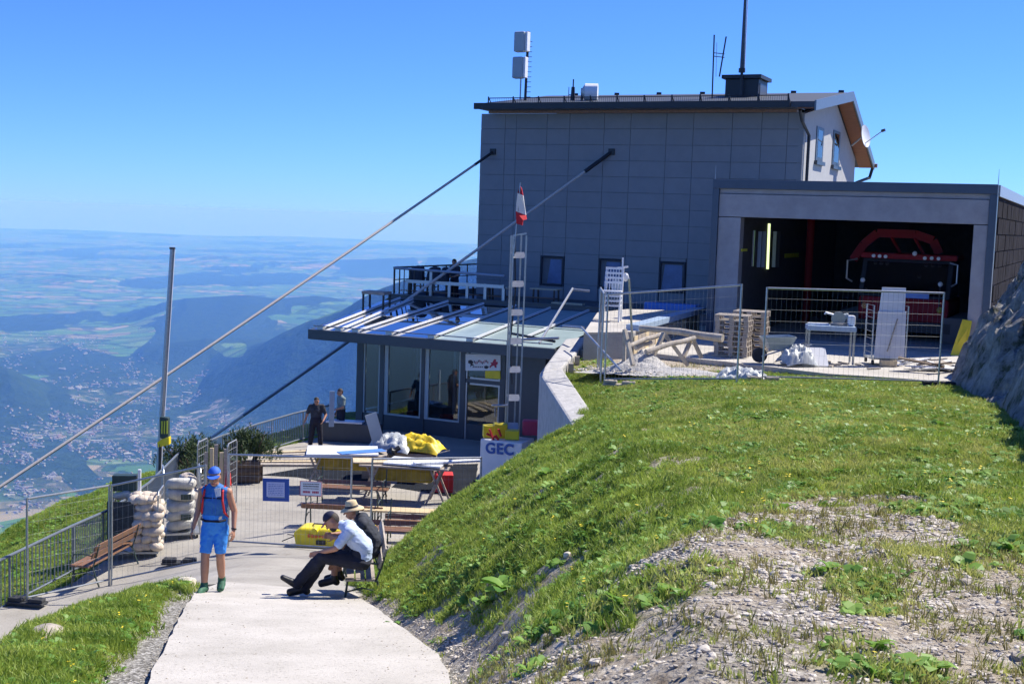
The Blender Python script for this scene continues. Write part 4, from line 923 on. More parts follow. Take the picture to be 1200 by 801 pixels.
for k, (xx, yy) in enumerate(((1024, 299.5), (1031, 300), (1038, 300.5), (1084, 302.5), (1092, 302.5), (1100, 303))):
    c = on_v(xx, yy, gv+.5); q = MB(); q.tube([c, c-V*.06], .055, 10); q.build('roof_lamp', M['white'], sg)
for xx, yy in ((1072, 297), (1011, 328), (1102, 333)):
    c = on_v(xx, yy, gv-.05); q = MB(); q.ball(c, .075, 10, 6); hl = q.build('work_light', M['white'], sg)
    if yy > 300: q = MB(); q.tube([c-Z*.05, c-Z*.75], .018, 5); q.build('stalk', M['black'], hl)
for s_ in (-1.6, 1.65):
    q = MB(); q.tube([B(gu+s_*.85, gv+.6, -.9), B(gu+s_, gv+.3, -.95), B(gu+s_, gv+.3, -1.5), B(gu+s_*.9, gv+.4, -1.6)], .03, 6); q.build('mirror', M['alu'], sg)
for s_ in (-.95, 1.25): q = MB(); c = B(gu+s_, gv-.02, -2.3); q.tube([c, c-V*.04], .09, 12); q.build('headlight', M['glass_dark'], sg)

# ------------------------------------------------------------------ upper sun terrace behind the pavilion
ut = thing('upper_terrace', 'dark edged upper terrace slab between the glass pavilion and the station', 'terrace', B(-24.75, 41.7, -7.5), -TH)
q = MB(); q.box(-24.75, -11.5, 41.72, 41.95, -3.42, -3.06, 'B'); q.box(-24.75, -24.5, 41.95, 52, -3.42, -3.06, 'B'); q.build('edge_trim', M['trim'], ut)
q = MB(); q.box(-24.9, -11.5, 41.6, 41.98, -3.055, -3.03, 'B'); q.build('edge_cap', M['antr'], ut)
q = MB(); q.box(-24.5, -11.0, 41.96, 45.98, -3.5, -3.35, 'B'); q.box(-24.5, -23.2, 45.99, 52, -3.5, -3.36, 'B'); q.build('deck', M['conc'], ut)
q = MB(); q.box(-24.7, -16.2, 41.75, 45.9, -12, -3.52, 'B'); q.build('lower_wall', M['antr'], ut)
ur = thing('upper_railing', 'grey railing with broad posts along the edge of the upper terrace', 'railing', B(-24.6, 41.85, -3.03), -TH)
q = MB(); q.tube([B(-24.6, 41.85, -2.05), B(-19.9, 41.85, -2.12)], .045, 8); q.build('top_rail', M['galv'], ur)
q = MB(); q.box(-24.05, -19.9, 41.8, 41.86, -2.58, -2.46, 'B'); q.build('middle_board', M['galv'], ur)
for k, u_ in enumerate((-24.6, -23.9, -23.0, -22.2, -21.45, -20.7, -19.95)):
    q = MB(); wd = .05 if k < 2 else .11; q.box(u_-wd/2, u_+wd/2, 41.87, 41.93, -3.03, -2.1 if k < 3 else -2.45, 'B'); q.build('post', M['galv' if k > 1 else 'black'], ur)
q = MB(); q.tube([B(-24.6, 41.85, -2.03), B(-24.6, 51, -2.03)], .035, 6); q.tube([B(-24.6, 51, -2.03), B(-23.2, 51, -2.03)], .035, 6); q.tube([B(-24.6, 41.85, -2.5), B(-24.6, 51, -2.5)], .02, 6); q.build('side_rail', M['black'], ur)
for k in range(10):
    q = MB(); q.tube([B(-24.6, 42.3+k*.95, -3.05), B(-24.6, 42.3+k*.95, -2.03)], .028, 6); q.build('side_post', M['black'], ur)
for k in range(3):
    q = MB(); q.tube([B(-24.15+.22*k, 41.87, -3.03), B(-24.15+.22*k, 41.87, -2.08)], .02, 5); q.build('baluster', M['black'], ur)
# beer tables and benches stacked on the upper terrace
def beer_table(px_, v_, lab, n_=2):
    c = on_v(px_, 340, v_); c.z = -3.35; t = thing('beer_table', lab, 'table', c, -TH, 'beer tables on the upper terrace')
    q = MB(); q.box(-.55, .55, -.3, .3, .72, .76); q.build('table_top', M['woodn'], t, local=True)
    for s_ in (-.42, .42): q = MB(); q.beam((s_, -.25, 0), (s_, -.2, .72), .05, .05); q.beam((s_, .25, 0), (s_, .2, .72), .05, .05); q.beam((s_, -.2, .4), (s_, .2, .4), .03, .03); q.build('leg', M['bark'], t, local=True)
    q = MB(); q.box(-.55, .55, -.6, -.38, .42, .45); q.build('bench_board', M['bench'], t, local=True)
for a_ in ((493, 42.9, 'brown beer table at the left end of the upper terrace behind the railing'), (515, 42.9, 'second brown beer table from the left behind the upper railing'), (540, 42.8, 'third brown beer table from the left behind the upper railing'), (563, 42.8, 'fourth brown beer table from the left behind the upper railing'), (583, 42.8, 'brown beer table behind the railing next to the ladder tower'), (500, 46, 'beer table farther back on the open left end of the upper terrace'), (640, 43.5, 'brown beer table standing below the left station window')): beer_table(*a_)
for k, (xa, xb) in enumerate(((480, 497), (500, 516), (516, 526))):
    c = on_v((xa+xb)/2, 316, 42.6); c.z = -2.6; L = on_v(xb, 316, 42.6).dot(U)-on_v(xa, 316, 42.6).dot(U)
    q = MB(); q.prism([Vector((-L/2, -.12, 0)), Vector((L/2, -.12, 0)), Vector((L/2-.05, -.1, .62)), Vector((L*.1, -.1, .66)), Vector((-L*.2, -.1, .60)), Vector((-L/2+.1, -.1, .52))], (0, .24, 0))
    o = q.build('covered_planter', M['dkcloth'], local=True, bevel=.03); o.location = c; o.rotation_euler = (0, 0, -TH)
    tag(o, ['dark covered planter at the left end of the upper railing', 'dark covered planter in the middle of the upper railing', 'small dark covered planter left of the standing man'][k], 'planter')
c = on_v(788, 353, 44.6); q = MB(); q.box(-1.0, 1.0, -.3, .3, 0, .42); o = q.build('blue_cover', M['bluep'], bevel=.05); o.location = (c.x, c.y, -3.34); o.rotation_euler = (0, 0, -TH); tag(o, 'long blue covered box lying below the right station window', 'box')
q = MB(); pa, pb = on_v(648, 351, 42.1), on_v(684, 352, 42.1); pa.z = pb.z = -3.0; q.beam(pa, pb, .3, .05); tag(q.build('loose_plank', M['woodn']), 'short sunlit plank lying on the dark terrace edge', 'plank')

# ------------------------------------------------------------------ glass pavilion
PF, PVv = -7.6, 37.6
pv = thing('glass_pavilion', 'dark framed glass pavilion with a sloping glass roof on the terrace', 'pavilion', B(-23.45, PVv, PF), -TH)
ZF1, ZF0 = -4.06, -4.40
q = MB(); q.box(-24.8, -15.5, 36.45, 36.62, ZF0, ZF1, 'B'); q.build('fascia', M['antr'], pv, bevel=.01)
q = MB(); q.prism([B(-24.8, 36.62, ZF0), B(-24.8, 41.7, -3.55), B(-24.8, 41.7, -3.3), B(-24.8, 36.62, ZF1)][::-1], U*.1); q.build('side_fascia', M['antr'], pv)
bars = [(-24.34, -24.03), (-23.61, -23.47), (-22.93, -21.98), (-21.6, -20.5), (-19.98, -19.2), (-18.55, -17.84), (-17.1, -16.36)]
ZB, ZA = -3.14, -4.0
for a_, b_ in bars:
    q = MB(); q.beam(B(a_, 36.6, ZA), B(b_, 41.4, ZB), .05, .07); q.build('roof_bar', M['white'], pv)
    q = MB(); q.box(a_-.12, a_+.12, 36.5, 36.62, ZA-.04, ZA+.06, 'B'); q.build('roof_clamp', M['galv'], pv)
bb = [(-24.75, -24.65)]+bars+[(-15.55, -14.9)]
for i in range(len(bb)-1):
    a0, b0 = bb[i]; a1, b1 = bb[i+1]
    for (t0, t1) in ((0, .47), (.49, 1)):
        def pt(a_, b_, t): return B(a_+(b_-a_)*t, 36.65+4.75*t, ZA-.07+(ZB-ZA)*t)
        q = MB(); q.prism([pt(a0+.05, b0+.05, t0), pt(a1-.05, b1-.05, t0), pt(a1-.05, b1-.05, t1), pt(a0+.05, b0+.05, t1)], Z*.012); q.build('roof_pane', M['glassr'] if i < 5 else M['frost'] if 'frost' in M else M['glassr'], pv)
q = MB(); q.tube([B(-24.6, 36.5, ZA+.08), B(-15.6, 36.5, ZA+.08)], .02, 6); q.build('snow_bar', M['galv'], pv)
ZK = -6.95                                          # top of the solid plinth
def pu(x): return uof(x, 450, PVv)
q = MB(); q.box(pu(418), -16.3, PVv+.01, PVv+.12, PF-.3, ZK, 'B'); q.build('plinth', M['antr'], pv)
mull = [(418, 425.5), (445, 450), (493.5, 497.5), (539.5, 545.5), (586, 592)]
for xa, xb in mull:
    q = MB(); q.box(pu(xa), pu(xb), PVv-.03, PVv+.16, PF-.3, ZF0+.02, 'B'); q.build('mullion', M['antr'], pv)
q = MB(); q.box(pu(592)+.005, -16.3, PVv+.0, PVv+.15, PF-.3, ZF0+.01, 'B'); q.build('solid_wall', M['antr'], pv)
for i in range(4):
    a0, a1 = pu(mull[i][1]), pu(mull[i+1][0]); zb = ZK if i < 3 else None
    segs = [(ZK, ZF0)] if i < 3 else [(-5.42, -4.5), (PF-.2, -5.55)]
    for j, (z0, z1) in enumerate(segs):
        q = MB(); t = .06
        q.box(a0+.002, a0+t+(.09 if i in (1, 2) else 0), PVv+.0, PVv+.1, z0+.002, z1-.002, 'B'); q.box(a1-t, a1-.002, PVv, PVv+.1, z0+.002, z1-.002, 'B'); q.box(a0+t+.1, a1-t, PVv, PVv+.1, z1-t, z1-.002, 'B'); q.box(a0+t+.1, a1-t, PVv, PVv+.1, z0+.002, z0+t, 'B')
        wf = q.build('window' if i < 3 or j == 0 else 'door', M['frame_in'] if i != 3 else M['galv'], pv)
        q = MB(); q.box(a0+t, a1-t, PVv+.04, PVv+.052, z0+t, z1-t, 'B'); q.build('pane', M['glass'], wf)
        if i == 3 and j == 1: q = MB(); q.tube([B(a1-.12, PVv-.06, -6.6), B(a1-.12, PVv-.06, -6.2)], .02, 6); q.build('handle', M['alu'], wf)
q = MB(); q.box(pu(545.5), pu(586), PVv, PVv+.12, -5.545, -5.425, 'B'); q.build('transom', M['antr'], pv)
q = MB(); q.box(pu(418), pu(418)+.1, PVv+.2, 41.6, PF-.3, ZK, 'B'); q.build('side_plinth', M['antr'], pv)
q = MB(); q.box(pu(418)+.02, pu(418)+.05, PVv+.2, 41.6, ZK+.05, -4.2, 'B'); q.build('side_pane', M['glass'], pv)
for v_ in (39.3, 41.5): q = MB(); q.box(pu(418)-.01, pu(418)+.12, v_, v_+.12, ZK+.01, -3.9, 'B'); q.build('side_post', M['antr'], pv)
q = MB(); q.box(pu(418)+.2, -16.4, PVv+.2, 41.7, PF-.28, PF+.02, 'B'); q.build('floor', M['antr'], pv)
for k in range(5):                                  # dark steel uprights seen through the glass
    u_ = -22.4+k*1.25; q = MB(); q.box(u_, u_+.1, 40.4, 40.5, PF, -3.6, 'B'); q.build('inner_post', M['steelblue' if k % 2 else 'antr'], pv)
# shrubs and red things seen through the panes
for k, (xa, xb) in enumerate(((458, 470), (478, 486), (517, 532))):
    a_, b_ = uof(xa, 494, PVv+.5), uof(xb, 496, PVv+.5); q = MB(); q.box(a_, b_, PVv+.4, PVv+.7, PF+.6, PF+.76+.02*k, 'B')
    tag(q.build('red_box', M['redfab'], bevel=.02), ['red box on the inner window ledge of the left pavilion pane', 'small red box right of the first on the pavilion ledge', 'red box inside the right pavilion pane above the ledge'][k], 'box')
# banner and sticker
bn = thing('banner', 'white banner with a black and a red figure above the pavilion door', 'banner', on_v(565, 433, PVv-.05), -TH)
def pvp(x, y, off=.06): return on_v(x, y, PVv-off)
q = MB(); q.prism([pvp(545.5, 414.5), pvp(545.5, 434), pvp(586.5, 434), pvp(586.5, 416)], V*.02); q.build('sheet', M['board'], bn)
def blob(pts, m_, nm, par, off=.065): q = MB(); q.prism([pvp(x, y, off) for x, y in pts], V*-.004); q.build(nm, m_, par)
blob([(549, 422), (552, 421.5), (555, 424), (553.5, 426), (556, 428.5), (553, 428), (551, 430), (551.5, 426.5), (548.5, 425)], M['blktxt'], 'black_figure', bn)
blob([(579, 420.5), (581.5, 421), (581, 423.5), (583.5, 424), (583, 427), (581.5, 427.5), (582, 430.5), (580, 430.5), (579, 428), (576, 429), (574.5, 431), (573.5, 429.5), (576, 426.5), (574.5, 424.5), (577, 424.5)], M['redtxt'], 'red_figure', bn)
blob([(567, 429), (570, 428), (573, 429.5), (571, 432), (568, 431.5)], M['blktxt'], 'black_figure', bn)
r5 = random.Random(3)
for k in range(11):
    x = 555.5+k*1.55; y = 424+1.2*math.sin(k*1.3); blob([(x, y-1.6), (x+1, y-1.3), (x+1.2, y+1.4), (x+.4, y+1.2)], M['redtxt'] if k % 3 else M['blktxt'], 'script_letter', bn)
for k in range(6):
    x = 554+k*2.1; blob([(x, 429), (x+1.3, 429), (x+1.3, 430.4), (x, 430.4)], M['blktxt'], 'small_letter', bn)
q = MB(); q.prism([pvp(568.5, 434.3, .075), pvp(586, 434.3, .075), pvp(586.5, 444), pvp(568.5, 443)][::-1], V*.02); tag(q.build('yellow_sticker', M['yel']), 'yellow notice board below the banner at the right of the pavilion transom', 'sign')

# ------------------------------------------------------------------ retaining wall and annex
rw = thing('retaining_wall', 'rough pale concrete retaining wall angled down to the grass bank', 'wall', on_z(640, 437, -3.6)-Z*4)
def slab(top, dz, m_, nm, par, bev=.03):
    b_ = MB(); b_.prism([p-Z*dz for p in top], Z*dz); return b_.build(nm, m_, par, bevel=bev)
c1, c2 = on_z(632, 437, -3.42), on_z(659, 431, -3.38)
slab([c1, on_z(670, 497, -3.56), on_z(698, 488, -3.5), c2], 4.3, M['conc_l'], 'near_section', rw, .05)
slab([on_z(662, 397, -3.12), c1+Vector((0, .02, 0)), c2+Vector((0, .02, 0)), on_z(693, 393, -3.08)], 4.3, M['conc_l'], 'far_section', rw, .05)
for k in range(5):
    t = k/4; p = c2.lerp(on_z(693, 393, -3.08), .15+.8*t); q = MB(); q.beam(p+Vector((.09, 0, -1.2)), p+Vector((.09, 0, -.02)), .12, .12); q.build('formwork_post', M['wood'], rw)
an = thing('annex', 'low flat roofed concrete annex with boarded sunny side between station and lawn', 'annex', on_z(745, 388, -2.8)-Z*.9)
tp = [on_z(684, 392, -2.82), on_z(742, 391, -2.82), on_z(819, 366, -2.82), on_z(735, 364, -2.82), on_z(700, 368, -2.82)]
slab(tp, 2.4, M['conc'], 'body', an, .0)
q = MB(); q.prism([p+Z*.004 for p in tp], Z*.05); q.build('roof_skin', M['path'], an)
e0, e1 = on_z(741, 384, -2.7), on_z(820, 363, -2.7); q = MB(); q.beam(e0, e1, .34, .16); q.build('capping', M['steelblue'], an, bevel=.01)
e2, e3 = tp[1], tp[2]; dd = (e3-e2); nrm = dd.cross(Z).normalized()
nb = 22
for k in range(nb):
    a_ = e2+dd*(k/nb)+nrm*.02; b_ = e2+dd*((k+.93)/nb)+nrm*.02; q = MB(); q.prism([a_-Z*.75, b_-Z*.75, b_-Z*.06, a_-Z*.06], nrm*random.uniform(.02, .035)); q.build('board', M['wood'] if k % 3 else M['woodn'], an)
# ------------------------------------------------------------------ mesh fence panels
def at_ground(px, Y, y=600):
    """point on the walking surface in the direction of photo column px, Y metres ahead"""
    x = float(ray(px, y).x)*Y
    return Vector((x, Y, float(np.interp(0, [0, 1], [gz(x, Y), 0]))+(.03 if x < toe(Y)+.2 else 0)))
def fence_panel(a, b, label, h=2.0, group='mesh fence panels round the building site', lift=.12):
    d = b-a; L = math.hypot(d.x, d.y); c = (a+b)/2
    t = thing('mesh_fence', label, 'fence', a, math.atan2(d.y, d.x), group)
    sl = d.z/L
    def p(x, z): return Vector((x, 0, z+sl*x))
    q = MB()
    q.tube([p(0, 0), p(0, h)], .021, 8); q.build('post', M['galv'], t, local=True)
    q = MB(); q.tube([p(L, 0), p(L, h)], .021, 8); q.build('post', M['galv'], t, local=True)
    q = MB(); q.tube([p(.02, h-.02), p(L-.02, h-.02)], .021, 8); q.build('top_rail', M['galv'], t, local=True)
    q = MB(); q.tube([p(.02, lift), p(L-.02, lift)], .019, 6); q.build('bottom_rail', M['wire'], t, local=True)
    q = MB(); n = int(L/.105)
    for k in range(1, n): x = L*k/n; q.tube([p(x, lift), p(x, h-.03)], .0020, 3, cap=False)
    for k in range(1, 8): z = lift+(h-lift)*k/8; q.tube([p(0, z), p(L, z)], .0017, 3, cap=False)
    q.build('wire_mesh', M['wire'], t, local=True)
    return t
def fence_foot(p, rz, label, m='rubber'):
    t = thing('ballast_block', label, 'fence foot', p, rz, 'rubber feet of the mesh fences')
    q = MB(); q.prism([Vector((-.36, -.13, 0)), Vector((.36, -.13, 0)), Vector((.36, .13, 0)), Vector((-.36, .13, 0))], Z*.05)
    for s_ in (-1, 1): q.prism([Vector((s_*.2-.15, -.10, .05)), Vector((s_*.2+.15, -.10, .05)), Vector((s_*.2+.12, .10, .05)), Vector((s_*.2-.12, .10, .05))], Z*.07)
    q.build('block', M[m], t, local=True, bevel=.02)
    q = MB()
    for s_ in (-.27, -.12, .12, .27): q.tube([Vector((s_, 0, .10)), Vector((s_, 0, .125))], .028, 8)
    q.build('socket', M['black'], t, local=True)
    return t
f0 = G(32, 712); f0.z += .08; f1 = at_ground(128, 24.0); f2 = at_ground(240, 23.8, 640); f3 = at_ground(268, 26.3); f4 = at_ground(411, 25.0); f5 = at_ground(435, 24.9); f6 = at_ground(562, 26.2)
f6.z = f5.z-.15
fence_panel(f0, f1, 'mesh fence panel at the far left standing over the concrete path and railing')
fence_panel(f1+Vector((.05, 0, 0)), f2, 'mesh fence panel in front of the sack trolleys left of the walking man')
fence_panel(f3, f4, 'mesh fence panel across the terrace that carries the two notices')
fence_panel(f5, f6, 'mesh fence panel in front of the benches, running into the grass bank')
fence_foot(f0+Vector((0, 0, .0)), -.15, 'black rubber fence foot by the railing at the left edge')
fence_foot(G(211, 662)+Vector((0, 0, .03)), .1, 'black rubber fence foot lying on the terrace beside the walking man')
fence_foot(f4+Vector((.1, 0, 0)), .2, 'rubber fence foot behind the seated men')
r0 = G(709, 433, 20); r0 = at_ground(709, 27.6, 433); r1 = at_ground(863, 24.9, 456)
rb = at_ground(700, 30.2, 433); rb.z = r0.z
fence_panel(r0, r1, 'mesh fence panel on the lawn before the log barrier and gravel heap')
fence_panel(rb, r0+Vector((-.08, .1, 0)), 'short side fence panel seen nearly edge on beside the annex')
r2 = at_ground(893, 26.4, 449); r3 = at_ground(1099, 26.5, 455)
fence_panel(r2, r3, 'mesh fence panel on the lawn in front of the open garage')
fence_foot(r2, .2, 'grey fence foot under the left post of the garage fence', 'stone_d')
fence_foot(r3, .05, 'black fence foot under the right post of the garage fence beside the crag')
fence_foot(at_ground(727, 27.0, 438), -.3, 'grey fence foot under the left corner of the lawn fence', 'stone_d')
for (xa, ya, Ya, xb, yb, Yb, lb) in ((681, 383, 31.5, 728, 434, 27.3, 'slanting steel fence brace reaching the lawn left of the fence corner'), (737, 326, 27.4, 741, 400, 28.4, 'thin steel brace behind the fence corner')):
    q = MB(); q.tube([P(xa, ya, Ya), P(xb, yb, Yb)], .025, 6); tag(q.build('fence_brace', M['galv']), lb, 'brace')
# notices hung on the fence
def on_panel(px, y, a, b):
    n_ = (b-a).cross(Z); d = ray(px, y); return d*(a.dot(n_)/d.dot(n_))
fn = (f4-f3).cross(Z).normalized()
if fn.y > 0: fn = -fn
def notice(x0, x1, y0, y1, lab, kind):
    c = [on_panel(x, y, f3, f4)+fn*.03 for x, y in ((x0, y1), (x1, y1+1), (x1, y0+1), (x0, y0))]
    t = thing('notice', lab, 'sign', c[0]); q = MB(); q.prism(c, fn*.015)
    q.build('board', M['blue'] if kind else M['paper'], t)
    def sub(u0, u1, v0, v1, m_, nm, off=.017):
        def pt(u, v): return c[0]+(c[1]-c[0])*u+(c[3]-c[0])*v+fn*off
        q = MB(); q.prism([pt(u0, v0), pt(u1, v0), pt(u1, v1), pt(u0, v1)], fn*.003); q.build(nm, M[m_], t)
    rr = random.Random(5)
    if kind:
        sub(.15, .84, .2, .84, 'lilac', 'sheet'); sub(.2, .85, .16, .19, 'boxgrey', 'clamp')
        for k in range(7):
            x = .22
            while x < .78: w_ = rr.uniform(.03, .1); sub(x, min(x+w_, .8), .28+k*.075, .30+k*.075, 'bluetxt', 'writing', .0215); x += w_+.025
    else:
        for a_ in ((0, 1, .96, 1), (0, 1, 0, .04), (0, .02, .04, .96), (.98, 1, .04, .96)): sub(*a_, 'redtxt', 'border')
        for k, (v_, hh, mm) in enumerate(((.78, .05, 'blktxt'), (.62, .07, 'blktxt'), (.48, .04, 'blktxt'), (.2, .14, 'redtxt'))):
            x = .15 if k != 3 else .14
            while x < .85:
                w_ = rr.uniform(.03, .07)
                if not (k == 3 and .45 < x < .55): sub(x, min(x+w_, .88), v_, v_+hh, mm, 'writing')
                x += w_+.018
notice(309.5, 340, 559.5, 586, 'blue framed notice with a lilac sheet hanging on the mesh fence', 1)
notice(353, 378.5, 562.5, 580, 'white notice with black and dark red writing hanging on the mesh fence', 0)

# ------------------------------------------------------------------ terrace railing
rl = thing('terrace_railing', 'long grey metal railing with thin bars along the valley edge of the terrace', 'railing', RAIL[1], 0)
RF = [Vector((p.x, p.y, p.z-1.0)) for p in RAIL]
def along(pts, t):
    Ls = [0]
    for i in range(len(pts)-1): Ls.append(Ls[-1]+(pts[i+1]-pts[i]).length)
    s_ = t*Ls[-1]
    for i in range(len(pts)-1):
        if s_ <= Ls[i+1]+1e-6: return pts[i].lerp(pts[i+1], (s_-Ls[i])/(Ls[i+1]-Ls[i]))
    return pts[-1]
tot = sum((RF[i+1]-RF[i]).length for i in range(len(RF)-1))
q = MB(); q.tube([p for p in RAIL], .03, 8); q.build('handrail', M['rail'], rl)
q = MB(); q.tube([p+Z*.10 for p in RF], .022, 6); q.build('bottom_rail', M['rail'], rl)
np_ = int(tot/1.55)
for k in range(np_+1):
    p = along(RF, k/np_); q = MB(); q.beam(p-Z*.12, p+Z*1.0, .055, .03); q.build('post', M['rail'], rl)
nb = 230; base = None
for k in range(nb):
    p = along(RF, (k+.5)/nb)
    if base is None:
        q = MB(); q.tube([Vector((0, 0, .1)), Vector((0, 0, .98))], .011, 4, cap=False); base = q.build('baluster', M['rail'], rl, local=True); o = base
    else: o = base.copy(); C.objects.link(o)
    o.location = p-Vector(rl.location)

# ------------------------------------------------------------------ benches
def make_bench(L=1.9, wood='bench'):
    t = thing('park_bench', 'bench', 'bench', (0, 0, 0))
    for s_ in (-L/2+.12, L/2-.12):
        q = MB()
        q.tube([(s_, -.26, 0), (s_, -.22, .22), (s_, -.20, .40), (s_, -.0, .42), (s_, .20, .40), (s_, .26, .2), (s_, .34, 0)], .018, 6)
        q.tube([(s_, .18, .38), (s_, .26, .6), (s_, .33, .88)], .016, 6)
        q.tube([(s_, -.2, .4), (s_, -.24, .55), (s_, -.20, .64), (s_, 0, .66), (s_, .26, .62)], .014, 6)
        q.tube([(s_, -.2, .25), (s_, 0, .3), (s_, .22, .25)], .012, 5)
        q.build('iron_end', M['iron'], t, local=True)
    for k in range(3):
        q = MB(); q.box(-L/2, L/2, -.23+k*.14, -.11+k*.14, .425, .455); q.build('seat_slat', M[wood], t, local=True)
    for k in range(2):
        q = MB(); z = .60+k*.16; y = .235+k*.055; q.prism([(-L/2, y, z), (L/2, y, z), (L/2, y+.035, z+.11), (-L/2, y+.035, z+.11)], (0, -.025, .006)); q.build('back_slat', M[wood], t, local=True)
    return t
bench0 = make_bench()
def place_bench(p, rz, label, first=False, back=True):
    if first: o = bench0; o.location = p; o.rotation_euler = (0, 0, rz); o['label'] = label
    else: o = copy_tree(bench0, p, rz, label)
    if not back:
        for c_ in [x for x in o.children if x.name.startswith('back_slat')][1:]: bpy.data.objects.remove(c_)
        for c_ in [x for x in o.children if x.name.startswith('back_slat')]: c_.location.z -= .12; c_.scale = (1, 1, .95)
    o['group'] = 'park benches on the terrace'; return o
def surf(px, y): p = G(px, y, 8); p.z += .03; return p
a_, b_ = surf(92, 694), surf(150, 660); mid = (a_+b_)/2; mid.z = gz(mid.x, mid.y)+.035
place_bench(mid, math.atan2(a_.y-b_.y, a_.x-b_.x), 'brown slatted park bench beside the left railing below the sack trolley', True)
p = G(413, 702, 8); p.z += .045
BN = p+Vector((.04, .62, .0)); BN.z = gz(BN.x, BN.y)+.04; BRZ = math.radians(-82)
bs = make_bench(1.7, 'wood'); bs.location = BN; bs.rotation_euler = (0, 0, BRZ); tag(bs, 'dark green iron bench with weathered slats carrying the two seated men', 'bench', 'park benches on the terrace')
ROOTM[bs.name] = Matrix.Translation(BN) @ Matrix.Rotation(BRZ, 4, 'Z')
place_bench(at_ground(403, 28.6, 600), math.radians(176), 'brown bench facing away behind the yellow cases and the notices', back=False)
place_bench(at_ground(412, 31.5, 590), math.radians(-4), 'dark brown bench behind the white notice in the shade edge', back=False)
place_bench(at_ground(478, 25.8, 640), math.radians(-2), 'brown bench just right of the seated men behind the fence', back=False)
place_bench(at_ground(500, 26.9, 640), math.radians(-1), 'brown bench half hidden by the grass bank, second from the seated men', back=False)
# pale folding bench with trestle legs
p = at_ground(484, 28.3, 600); t = thing('pale_bench', 'long pale tan board bench behind the fence next to the grass bank', 'bench', p, math.radians(-3))
q = MB(); q.box(-1.1, 1.35, -.24, .2, .46, .50); q.build('board', M['pale_pl'], t, local=True, bevel=.01)
for x in (-.9, .0, 1.0):
    q = MB(); q.tube([(x, -.2, 0), (x, -.16, .46)], .018, 6); q.tube([(x, .18, 0), (x, .14, .46)], .018, 6); q.tube([(x, -.18, .2), (x, .16, .2)], .012, 5); q.build('leg', M['iron'], t, local=True)

# ------------------------------------------------------------------ yellow cases
def case(px, Y, L, rz, label, wr=True):
    p = at_ground(px, Y, 620); t = thing('yellow_case', label, 'case', p, rz, 'yellow cases on the terrace')
    q = MB(); h = .42; q.prism([(-L/2+.04, -.25, 0), (L/2-.04, -.25, 0), (L/2, -.27, h*.75), (L/2-.05, -.22, h), (-L/2+.12, -.22, h), (-L/2-.02, -.27, h*.75)], (0, .5, 0)); q.build('shell', M['yel'], t, local=True, bevel=.04)
    q = MB(); q.tube([(-.25, -.0, h), (-.22, 0, h+.05), (.1, 0, h+.05), (.13, 0, h)], .016, 6); q.build('handle', M['black'], t, local=True)
    q = MB(); q.box(-.10, .10, -.285, -.265, .10, .19); q.build('latch', M['black'], t, local=True)
    q = MB(); q.tube([(-L/2, -.1, .22), (-L/2-.28, -.18, .1)], .012, 5); q.tube([(-L/2, -.1, .22), (-L/2-.2, -.05, .22)], .01, 5); q.build('strap', M['black'], t, local=True)
    if wr:
        rr = random.Random(8)
        for k in range(8): x = -.28+k*.075; q = MB(); q.box(x, x+.05, -.282, -.262, .235+rr.uniform(0, .015), .29+rr.uniform(0, .02)); q.build('print', M['redtxt' if 'redpr' not in M else 'redpr'], t, local=True)
M['redpr'] = mat('orange_red_print', (.6, .12, .02), .5)
case(380, 25.95, 1.15, math.radians(-6), 'yellow carrying case with orange print and black latch behind the fence')
case(414, 26.6, .95, math.radians(-4), 'second yellow case partly hidden behind the straw hat', False)

M['ochre'] = mat('dark_yellow_packing', (.36, .25, .02), .6, var=.3, scale=4)
# ------------------------------------------------------------------ work tables, tarpaulins
def work_table(px, y, Yd, rz, L, W, label, top='board', h=.95, cloth=True):
    p = at_ground(px, Yd, y); t = thing('work_table', label, 'table', p, rz, 'trestle tables with building boards')
    q = MB(); q.box(-L/2, L/2, -W/2, W/2, h-.02, h+.02); q.build('table_top', M['wood'], t, local=True)
    for x in (-L*.36, L*.36):
        q = MB(); q.beam((x-.25, -W*.35, 0), (x+.15, -W*.35, h-.02), .05, .05); q.beam((x+.25, -W*.35, 0), (x-.15, -W*.35, h-.02), .05, .05); q.beam((x-.25, W*.35, 0), (x+.15, W*.35, h-.02), .05, .05); q.beam((x+.25, W*.35, 0), (x-.15, W*.35, h-.02), .05, .05); q.build('trestle', M['wood'], t, local=True)
    if cloth: q = MB(); q.box(-L*.36, L*.30, -W*.15, W*.2, .5, h-.08); q.build('yellow_pack', M['ochre'], t, local=True, bevel=.08)
    return p, t
tp, t1 = work_table(405, 570, 33.6, math.radians(4), 2.2, 1.0, 'trestle table with large white and blue boards left of the fence post')
c4 = math.radians(4)
def boxthing(name, label, cat, p, rz, dims, m, bev=.0, group=None, tilt=0):
    q = MB(); x, y, z = dims; q.box(-x/2, x/2, -y/2, y/2, 0, z); o = q.build(name, m, bevel=bev); o.location = p; o.rotation_euler = (tilt, 0, rz); return tag(o, label, cat, group)
boxthing('white_board', 'wide white board with a blue film lying on the left trestle table', 'board', tp+Vector((-.1, 0, 1.0)), c4+.06, (1.9, 1.3, .04), M['board'])
boxthing('blue_film', 'strip of blue film along the edge of the white board', 'film', tp+Vector((.45, -.2, 1.05)), c4+.45, (1.3, .4, .01), M['bluep'])
p2, t2 = work_table(476, 575, 32.2, math.radians(-6), 2.3, 1.0, 'trestle table with short white boards in front of the pavilion')
boxthing('white_board', 'short bright white board on the right trestle table', 'board', p2+Vector((.25, 0, 1.0)), -.2, (1.5, .95, .04), M['board'])
boxthing('white_board', 'narrow white board sticking out over the right table end', 'board', p2+Vector((1.05, -.1, 1.05)), .42, (1.8, .24, .05), M['board'])
